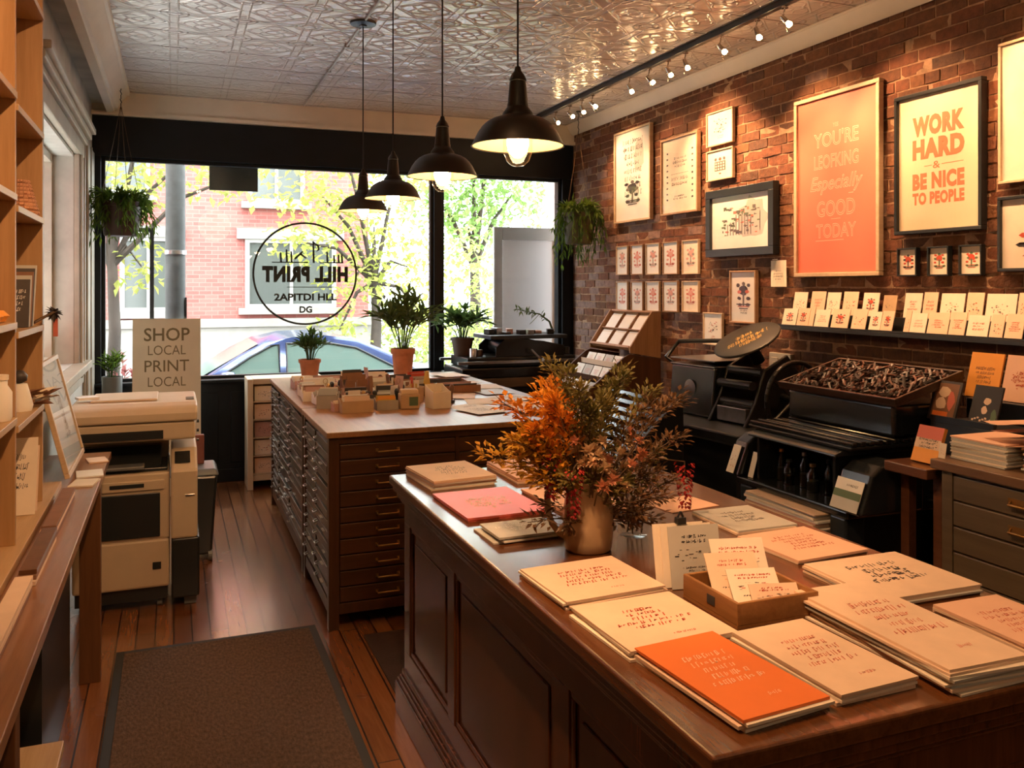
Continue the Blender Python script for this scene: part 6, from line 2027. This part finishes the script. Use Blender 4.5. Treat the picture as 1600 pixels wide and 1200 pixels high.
MB().bx(-0.34, -0.14, F + 0.0, F + 0.14, 0.7205, 0.737).build('paper_stop', CPG, cp, bevel=0.004)
MB().bx(-0.47, -0.025, F + 0.32, 5.34, 0.7205, 0.86).build('rear_column', CPB, cp)
MB().bx(-0.48, 0.105, F + 0.01, 5.35, 0.8605, 0.955).build('scanner_body', CPB, cp, bevel=0.012)
MB().bx(-0.44, -0.05, F + 0.002, F + 0.0095, 0.872, 0.915).build('dark_slot', CPD, cp)
MB().prism([(F - 0.01, 0.958), (5.35, 0.958), (5.35, 1.045), (F + 0.06, 1.05), (F + 0.01, 1.035), (F - 0.01, 1.0)], -0.485, 0.115, 'x').build('lid', CPB, cp, bevel=0.012, seg=3)
MB().bx(-0.40, -0.08, 4.92, 5.26, 1.0505, 1.062).build('document_feeder', CPB, cp, bevel=0.004)
for k in range(5):
    MB().bx(0.06, 0.10, 4.90 + 0.02 * k, 4.908 + 0.02 * k, 1.051, 1.056).build('vent_rib', CPG, cp)
MB().prism([(F - 0.03, 0.36), (5.32, 0.36), (5.32, 0.80), (F + 0.12, 0.80), (F - 0.02, 0.715), (F - 0.03, 0.70)], -0.014, 0.115, 'x').build('side_unit', CPB, cp, bevel=0.012)
Mx = Matrix.Translation((0.045, F + 0.05, 0.7615)) @ Matrix.Rotation(radians(31), 4, 'X')
MB().bx(-0.04, 0.035, -0.045, 0.045, 0, 0.004, 0, Mx).build('control_screen', CPD, cp, bevel=0.002)
MB().bx(0.055, 0.10, F - 0.036, F - 0.0305, 0.575, 0.585).build('door_catch', STEEL, cp, bevel=0.001)
MB().bx(-0.012, 0.125, F - 0.015, 5.30, 0.05, 0.3595).build('waste_unit', CPD, cp, bevel=0.01)
for y in (4.80, 5.2):
    MB().bx(0.05, 0.11, y, y + 0.06, 0.0, 0.0495).build('foot', CPG, cp, bevel=0.004)
for k in range(3):
    MB().cyl((0.1155, 5.0, 0.92 - 0.05 * k), (0.128, 5.0, 0.92 - 0.05 * k), 0.008, 12).build('side_knob', CPD, cp, smooth=40)
sheet('paper_sheet', 'crumpled white packet lying on the copier lid beside the white casing', -0.42, 5.0, 1.0635, 20, 0.10, 0.07, 0.012, WHITE, None, 0, [], None, 'paper')
bn = thing('waste_bin', 'black wheeled bin half hidden behind the copier', 'bin', (0.115, 5.62, 0))
MB().frustum(0, 0, 0.04, 0.52, 0.20, 0.24, 0.26, 0.30).build('body', CPD, bn, bevel=0.015)
MB().frustum(0, 0, 0.5205, 0.56, 0.28, 0.32, 0.24, 0.28).build('lid', CPG, bn, bevel=0.01)
MB().bx(-0.12, 0.06, 0.02, 0.06, 0.5605, 0.74).build('handle', mat('rust_panel', (0.20, 0.06, 0.04), 0.5, var=0.2), bn, bevel=0.006)
for x in (-0.09, 0.09):
    MB().cyl((x - 0.012, -0.1, 0.035), (x + 0.012, -0.1, 0.035), 0.0345, 16).cyl((x - 0.012, 0.1, 0.035), (x + 0.012, 0.1, 0.035), 0.0345, 16).build('wheel', CPG, bn, smooth=40)

# ================================================================== SHOP LOCAL SIGN
SGN = mat('sign_board_cream', (0.78, 0.69, 0.54), 0.6, var=0.05, vscale=4)
SGI = mat('sign_olive_lettering', (0.20, 0.155, 0.075), 0.6, var=0.15)
b = MB()
w, h = 0.505, 1.40
b.bx(-w / 2, w / 2, 0, h, 0, 0.018, 0)
for k, (s, ww, hh, off) in enumerate((('SHOP', 0.34, 0.105, 0.012), ('LOCAL', 0.28, 0.075, -0.004), ('PRINT', 0.33, 0.09, 0.004), ('LOCAL', 0.28, 0.075, -0.004))):
    b.text(s, 0.0, h - 0.125 - 0.125 * k, ww, hh, 0.0186, 1, offset=off)
tag(b.build('sign_board', [SGN, SGI], loc=(-0.05, 7.30, 0.001), rot=lean(ON_BACK, 7).to_euler()), 'tall cream SHOP LOCAL PRINT LOCAL board leaning against the window sill', 'sign')

# white print rack under the window
pr = thing('print_rack', 'low cream rack of prints standing under the shop window', 'rack', (0, 0, 0))
MB().bx(0.555, 0.60, 7.28, 7.60, 0, 0.90).build('post', CPB, pr, bevel=0.004)
MB().bx(1.12, 1.165, 7.28, 7.60, 0, 0.90).build('post', CPB, pr, bevel=0.004)
MB().bx(0.601, 1.119, 7.30, 7.60, 0.07, 0.115).build('bottom_rail', CPB, pr, bevel=0.004)
MB().bx(0.601, 1.119, 7.50, 7.60, 0.116, 0.90).build('back_panel', CPB, pr)
MB().bx(0.601, 1.119, 7.30, 7.499, 0.855, 0.90).build('top_rail', CPB, pr, bevel=0.004)
for k in range(5):
    z = 0.118 + 0.147 * k
    MB().bx(0.601, 1.119, 7.31, 7.499, z, z + 0.01).build('shelf', CPB, pr)
    for q in range(3):
        card('art_print', f'small print in the cream rack, {ords[4 - k]} shelf from the top, {("first", "middle", "last")[q]} from the copier', lean(ON_BACK, 8), (0.69 + 0.17 * q, 7.335, z + 0.011), 0.15, 0.118, 0.004, [PAPER2, PAPER, PINKC][(q + k) % 3],
             c_block, 900 + k * 3 + q, [INK_R if (k + q) % 2 else INK_G, INK_B], group='prints in the cream rack', cat='print')

# plants on the sill behind the copier
pot_plant('potted_plant', 'narrow trailing green plant in a tall pot beside the white casing', (-0.455, 7.52, 0.0), 0.07, 0.94, CPG, L_HANG, 18, 0.22, 0.10, 0.08, 0.018, 9, 950, 0.4)

# ================================================================== MATS
MATM = mat('woven_mat', (0.115, 0.068, 0.042), 0.9, var=0.5, vscale=90, bump=1.0, bscale=90, stretch=(1, 0.45, 1))
RUB = mat('mat_rubber_edge', (0.035, 0.036, 0.036), 0.6)
m1 = thing('floor_mat', 'large brown ribbed floor mat with black rubber edge along the aisle', 'mat', (0, 0, 0))
MB().bx(-0.205, 0.605, 1.25, 4.225, 0.001, 0.011).build('pile', MATM, m1)
MB().bx(-0.24, -0.2052, 1.22, 4.26, 0.001, 0.008).bx(0.6052, 0.64, 1.22, 4.26, 0.001, 0.008).bx(-0.2052, 0.6052, 4.2252, 4.26, 0.001, 0.008).bx(-0.2052, 0.6052, 1.22, 1.2498, 0.001, 0.008).build('rubber_edge', RUB, m1, bevel=0.002)
m2 = tag(MB().bx(0.835, 1.75, 3.40, 4.05, 0.001, 0.008).build('floor_mat', mat('dark_mat', (0.045, 0.022, 0.014), 0.9, var=0.25, bump=0.4, bscale=120)), 'small dark brown mat in the gap between counter and flat files', 'mat')
# ================================================================== THE STREET OUTSIDE
ZS = -0.32
PAVE = mat('pavement_concrete', (0.26, 0.255, 0.24), 0.9, var=0.12, vscale=2, bump=0.2)
ASPH = mat('street_asphalt', (0.15, 0.15, 0.155), 0.9, var=0.15, vscale=3)
struct(MB().bx(-14, 22, YF + 0.26, 9.0, ZS - 0.05, ZS + 0.12).build('pavement', PAVE))
struct(MB().bx(-14, 22, 9.0, 14.6, ZS - 0.15, ZS).build('street', ASPH))
struct(MB().bx(-14, 22, 14.6, 40, ZS - 0.05, ZS + 0.12).build('pavement_far', PAVE))


def facade_mat():
    m, nt, b = _nt('street_brick')
    tc = nt.nodes.new('ShaderNodeTexCoord')
    mp = nt.nodes.new('ShaderNodeMapping')
    mp.inputs['Rotation'].default_value = (pi / 2, 0, 0)
    nt.links.new(tc.outputs['Object'], mp.inputs['Vector'])
    br = nt.nodes.new('ShaderNodeTexBrick')
    br.inputs['Color1'].default_value = (0.30, 0.085, 0.075, 1)
    br.inputs['Color2'].default_value = (0.36, 0.12, 0.105, 1)
    br.inputs['Mortar'].default_value = (0.33, 0.17, 0.15, 1)
    br.inputs['Scale'].default_value = 1.0
    br.inputs['Brick Width'].default_value = 0.22
    br.inputs['Row Height'].default_value = 0.075
    br.inputs['Mortar Size'].default_value = 0.006
    nt.links.new(mp.outputs[0], br.inputs['Vector'])
    nt.links.new(br.outputs['Color'], b.inputs['Base Color'])
    b.inputs['Roughness'].default_value = 0.9
    return m


FB = facade_mat()
LIME = mat('pale_limestone', (0.25, 0.24, 0.22), 0.85, var=0.1, vscale=3)
DPANE = mat('dark_reflecting_pane', (0.08, 0.09, 0.085), 0.15)
SASH = mat('white_sash', (0.36, 0.355, 0.335), 0.5)
bd_ = thing('brick_building', 'pink brick townhouse across the street with limestone base and sash windows', 'building', (0, 17.0, 0))
MB().bx(-11, 3.6, 0, 6, 0.95, 9.5).build('facade', FB, bd_)
MB().bx(-11.05, 3.66, -0.12, 6, ZS, 0.9495).bx(-11.05, 3.66, -0.16, 0.0, 0.90, 1.05).build('stone_base', LIME, bd_)
wins = [(1.25, 2.95, 1.25, 2.55), (1.30, 2.35, 3.25, 4.15), (-0.9, 0.05, 1.2, 2.55), (-1.6, -0.4, 3.3, 4.9), (-4.2, -2.8, 1.25, 2.7), (-4.2, -2.8, 3.4, 5.0), (-7.2, -5.8, 1.25, 2.7), (1.30, 2.5, 5.6, 7.0), (-1.6, -0.4, 5.6, 7.0)]
for x0, x1, z0, z1 in wins:
    f = MB()
    f.bx(x0, x1, -0.06, -0.001, z0, z0 + 0.07).bx(x0, x1, -0.06, -0.001, z1 - 0.07, z1)
    f.bx(x0, x0 + 0.08, -0.06, -0.001, z0 + 0.07, z1 - 0.07).bx(x1 - 0.08, x1, -0.06, -0.001, z0 + 0.07, z1 - 0.07)
    f.bx((x0 + x1) / 2 - 0.03, (x0 + x1) / 2 + 0.03, -0.05, -0.001, z0 + 0.07, z1 - 0.07)
    wf = f.build('window', SASH, bd_)
    MB().bx(x0 + 0.08, x1 - 0.08, -0.02, -0.0005, z0 + 0.07, z1 - 0.07).build('pane', DPANE, wf)
    MB().bx(x0 - 0.15, x1 + 0.15, -0.10, -0.0005, z1 + 0.001, z1 + 0.20).build('lintel', LIME, bd_)
    MB().bx(x0 - 0.12, x1 + 0.12, -0.14, -0.0005, z0 - 0.12, z0 - 0.001).build('window_sill', LIME, bd_)

b2 = thing('sky_blocking_house', 'red brick house added close beyond the side window to block sky', 'building', (-5.6, 4.0, 0))  # house set close to the side window to cut its skylight
MB().bx(-3, 3, -5.5, 3.6, ZS, 7).build('facade', FB, b2)
for y0 in (-1.6, 1.2):
    for z0 in (1.0, 3.6):
        wf = MB().bx(3.0, 3.06, y0, y0 + 1.1, z0, z0 + 1.6).build('window', SASH, b2)
        MB().bx(3.061, 3.07, y0 + 0.08, y0 + 1.02, z0 + 0.08, z0 + 1.52).build('pane', DPANE, wf)

# ------------------------------------------------------------------ parked car
CARP = mat('car_blue_paint', (0.045, 0.075, 0.20), 0.25, metal=0.4, coat=0.8)
CGL = mat('car_window_tint', (0.13, 0.20, 0.18), 0.12, spec=0.4)
RUBB = mat('tyre_rubber', (0.02, 0.02, 0.02), 0.8)
car = thing('car', 'blue parked saloon car standing at the kerb outside the window', 'car', (1.22, 9.50, ZS + 0.0), radians(1))
yc = 0.88


def carprof(pts, y0, y1, tin0, tin1):
    """side profile swept across the car with tucked-in flanks: list of (x, z)"""
    return pts


low = [(-2.20, 0.30), (-2.16, 0.55), (-2.05, 0.68), (-1.10, 0.90), (-0.95, 0.95), (1.35, 1.0), (1.75, 0.97), (2.18, 0.90), (2.28, 0.62), (2.25, 0.32)]
b = MB()
secs = [(0.0, 0.94), (0.06, 1.0), (1.70, 1.0), (1.76, 0.94)]
n = len(low)
vs = []
for y, s in secs:
    for x, z in low:
        vs.append((x * (0.97 + 0.03 * s), y, 0.3 + (z - 0.3) * (0.9 + 0.1 * s)))
fs = [tuple(range(n)), tuple(range(4 * n - 1, 3 * n - 1, -1))]
for k in range(3):
    for i in range(n):
        j = (i + 1) % n
        fs.append((k * n + i, (k + 1) * n + i, (k + 1) * n + j, k * n + j))
b.add(vs, fs)
b.build('body', CARP, car, smooth=35, bevel=0.03)
top = [(-1.05, 0.93), (-0.55, 1.24), (-0.30, 1.36), (0.0, 1.42), (0.35, 1.43), (0.70, 1.38), (1.05, 1.24), (1.45, 0.99)]
b = MB()
n = len(top)
vs = []
for y, s in ((0.04, 0.0), (0.17, 1.0), (1.59, 1.0), (1.72, 0.0)):
    for x, z in top:
        f = (z - 0.93) / 0.5
        vs.append((x, y if s else 0.88 + (y - 0.88) * (1 - 0.15 * f), z if s else 0.90 + (z - 0.90) * 0.93))
fs = [tuple(range(n)), tuple(range(4 * n - 1, 3 * n - 1, -1))]
for k in range(3):
    for i in range(n - 1):
        fs.append((k * n + i, (k + 1) * n + i, (k + 1) * n + i + 1, k * n + i + 1))
b.add(vs, fs)
b.build('cabin', CARP, car, smooth=50)
yg = lambda z: 0.88 - 0.84 * (1 - 0.15 * max(0, (z - 0.93) / 0.5)) - 0.014
for pane in ([(-0.84, 0.98), (-0.46, 1.22), (-0.25, 1.33), (-0.16, 1.345), (-0.16, 0.98)], [(-0.08, 0.98), (-0.08, 1.355), (0.35, 1.355), (0.68, 1.29), (1.20, 1.02), (1.15, 0.98)]):
    b = MB()
    vs = [(x, yg(z), z) for x, z in pane] + [(x, yg(z) + 0.02, z) for x, z in pane]
    k = len(pane)
    b.add(vs, [tuple(range(k)), tuple(range(2 * k - 1, k - 1, -1))] + [(i, k + i, k + (i + 1) % k, (i + 1) % k) for i in range(k)])
    b.build('side_window', CGL, car)
    b = MB()
    pts = [(x, yg(z) - 0.004, z) for x, z in pane]
    b.tube(pts + [pts[0]], 0.012, 6)
    b.build('window_trim', BLACKP, car, smooth=40)
MB().quad([(-0.98, 0.25, 0.995), (-0.98, 1.51, 0.995), (-0.36, 1.48, 1.35), (-0.36, 0.28, 1.35)]).build('windscreen', CGL, car)
MB().lathe([(0, -0.05), (0.05, -0.04), (0.07, 0), (0.05, 0.05), (0, 0.06)], 14, M=Matrix.Translation((-0.70, -0.08, 1.03)) @ Matrix.Scale(1.3, 4, (1, 0, 0))).build('door_mirror', CARP, car, smooth=60)
for x in (-1.40, 1.45):
    for y in (0.02, 1.56):
        wh = MB().cyl((x, y, 0.315), (x, y + 0.18, 0.315), 0.314, 28).build('wheel', RUBB, car, smooth=40)
        MB().cyl((x, y - 0.012, 0.315), (x, y - 0.0005, 0.315), 0.2, 24).build('hubcap', STEEL, wh, smooth=40)
for x in (-0.05, 0.95):
    MB().bx(x, x + 0.16, -0.012, 0.004, 0.84, 0.87).build('door_handle', STEEL, car, bevel=0.004)

# ------------------------------------------------------------------ pole, frames, door leaf
POLE = mat('weathered_pole', (0.075, 0.08, 0.08), 0.8, var=0.25, vscale=8)
po = thing('utility_pole', 'grey utility pole on the pavement outside the shop window', 'pole', (0.015, 8.75, ZS + 0.12))
MB().lathe([(0, 0), (0.095, 0), (0.09, 1.5), (0.085, 6.5), (0, 6.5)], 20).build('shaft', POLE, po, smooth=40)
MB().lathe([(0.091, 2.15), (0.10, 2.155), (0.10, 2.19), (0.091, 2.195)], 20, cap=False).build('band', STEEL, po, smooth=40)
MB().bx(0.09, 0.10, -0.05, 0.05, 1.35, 1.75).build('notice_plate', BLACKP, po)
hs = thing('hanging_sign', 'small dark blank sign board hanging outside at the top of the window', 'sign', (0, 0, 0))
MB().bx(0.29, 0.70, 8.02, 8.05, 2.50, 2.72).build('board', mat('dark_green_sign', (0.03, 0.04, 0.035), 0.5, var=0.2), hs)
MB().cyl((0.33, 8.035, 2.7205), (0.33, 8.035, 2.90), 0.006, 8).cyl((0.66, 8.035, 2.7205), (0.66, 8.035, 2.90), 0.006, 8).bx(0.28, 0.71, YF + 0.17, 8.05, 2.9005, 2.92).build('bracket', IRON, hs)
fr = thing('reflection_frame', 'thin dark arch built for a window reflection beside the grey pole', 'frame', (0, 0, 0))  # solid frame standing in for a reflection in the window glass
MB().bx(-0.20, -0.165, 8.38, 8.415, ZS + 0.12, 2.14).build('post', BLACKP, fr)
MB().bx(-0.98, -0.945, 8.38, 8.415, ZS + 0.12, 2.14).build('post', BLACKP, fr)
MB().bx(-0.98, -0.165, 8.38, 8.415, 2.1405, 2.175).build('crossbar', BLACKP, fr)
DOORW = mat('painted_door_grey', (0.42, 0.41, 0.40), 0.5, var=0.05)
dl = thing('glazed_door', 'grey-framed white-paned door leaf standing open outside the second pane', 'door', (2.98, 8.10, ZS + 0.12))
dw, dh = 0.78, 2.45
for x0, x1, z0, z1 in ((0, 0.09, 0, dh), (dw - 0.11, dw, 0, dh), (0.09, dw - 0.11, dh - 0.13, dh), (0.09, dw - 0.11, 0, 0.30)):
    MB().bx(x0, x1, 0, 0.045, z0, z1).build('door_stile', DOORW, dl, bevel=0.004)
MB().bx(0.09, dw - 0.11, 0.018, 0.028, 0.30, dh - 0.13).build('door_panel', mat('white_door_panel', (0.80, 0.80, 0.84), 0.35), dl)
MB().bx(dw - 0.035, dw + 0.0, -0.02, -0.001, 0.3, 2.1).build('edge_strip', BLACKP, dl)
br_ = thing('brick_pier', 'pale brick pier beside the open door outside', 'pier', (0, 0, 0))
MB().bx(3.83, 4.25, 8.25, 8.7, ZS + 0.12, 5).build('pier', mat('pale_brick_pier', (0.55, 0.45, 0.40), 0.9, var=0.15, vscale=6), br_)

# ------------------------------------------------------------------ trees
L_T1 = leafmat('street_tree_leaf', (0.28, 0.34, 0.07), (0.46, 0.48, 0.14), 0.5)
L_T2 = leafmat('garden_tree_leaf', (0.16, 0.30, 0.07), (0.36, 0.50, 0.18), 0.45)
L_T3 = leafmat('bright_shrub_leaf', (0.24, 0.34, 0.07), (0.42, 0.48, 0.18), 0.5)
BARK = mat('tree_bark', (0.05, 0.038, 0.03), 0.9, var=0.3, bump=0.4)


def tree(label, x, y, trunk_h, tr, blobs, lm, nleaf, L, seed, name='street_tree', cat='tree', z0=ZS + 0.12):
    r = random.Random(seed)
    t = thing(name, label, cat, (x, y, z0))
    st = MB()
    if trunk_h:
        st.tube([(0, 0, 0), (0.05, 0.02, trunk_h * 0.5), (0.0, 0, trunk_h)], [tr, tr * 0.8, tr * 0.6], 10)
    lf = MB()
    for bx_, by_, bz_, R in blobs:
        if trunk_h:
            st.tube([(0, 0, trunk_h * 0.8), (bx_ * 0.5, by_ * 0.5, (trunk_h + bz_) / 2), (bx_, by_, bz_)], [tr * 0.45, tr * 0.3, tr * 0.12], 6)
        for k in range(int(nleaf * R * R)):
            d = Vector((r.gauss(0, 1), r.gauss(0, 1), r.gauss(0, 1))).normalized() * R * r.random() ** 0.45
            p = Vector((bx_, by_, bz_)) + Vector((d.x, d.y, d.z * 0.8))
            lf.leaf(p, (r.uniform(-1, 1), r.uniform(-1, 1), r.uniform(-1, .6)), (0, 0, 1), L * r.uniform(0.6, 1.2), L * 0.6)
    if trunk_h:
        st.build('trunk', BARK, t, smooth=60)
    lf.build('crown', lm, t)
    return t


tree('slim yellow-leaved street tree beside the grey pole', -0.72, 11.6, 2.6, 0.09, [(0.2, 0, 3.1, 0.7), (0.9, 0.1, 3.5, 0.75), (-0.5, 0, 3.4, 0.7), (0.35, 0, 2.1, 0.42), (1.6, -0.2, 3.3, 0.55), (0.5, 0, 4.2, 0.8)], L_T1, 420, 0.14, 1001)
tree('yellow-green street tree in front of the brick building end', 3.25, 14.9, 2.4, 0.11, [(0, 0, 2.9, 0.9), (-0.9, 0, 3.4, 0.85), (0.6, 0, 2.2, 0.8), (-0.4, -0.2, 2.0, 0.7), (0.5, 0, 3.9, 0.9), (-1.3, -0.2, 2.6, 0.6), (-0.6, 0, 4.5, 0.9), (0.9, 0, 1.3, 0.7), (-0.6, 0, 1.1, 0.55)], L_T1, 360, 0.17, 1002)
tree('dark green garden tree far beyond the open door', 8.2, 24.0, 3.0, 0.2, [(0, 0, 5.6, 1.8), (-1.3, 0, 4.6, 1.4), (1.2, 0, 4.6, 1.5), (0.6, 0, 6.8, 1.4), (-0.2, 0, 3.6, 1.3)], L_T2, 190, 0.30, 1003, 'garden_tree')
tree('low bright shrub mass on the far pavement beside the brick building end', 6.0, 16.3, 0, 0.1, [(0, 0, 0.9, 1.0), (1.0, 0, 1.1, 1.0), (-0.9, 0, 0.7, 0.8), (0.4, 0.3, 2.0, 0.9), (1.9, 0.2, 0.9, 0.9)], L_T3, 330, 0.16, 1004, 'garden_shrub', 'shrub')
tree('pale tall shrub behind the bright low one across the street', 6.4, 20.5, 0, 0.1, [(0, 0, 0.75, 1.2), (1.4, 0, 1.0, 1.3), (-1.3, 0, 0.8, 1.2), (0.3, 0, 2.5, 1.1)], L_T3, 240, 0.22, 1005, 'garden_shrub', 'shrub')
tree('leafy street tree seen through the side window', -2.3, 10.2, 2.2, 0.1, [(0, 0, 2.9, 0.9), (0.5, 0.5, 2.2, 0.7), (-0.5, -0.2, 3.6, 0.8), (0.2, 0.2, 1.4, 0.6)], L_T1, 300, 0.16, 1006)
pot_plant('potted_plant', 'plant with pink leaves in a pot on the pavement outside, beside the sign board', (-0.42, 8.3, ZS + 0.1205), 0.16, 0.5, TERRA, leafmat('pink_leaf', (0.45, 0.12, 0.14), (0.30, 0.16, 0.12)), 14, 0.8, 0.2, 0.10, 0.04, 8, 1007, 0.3)
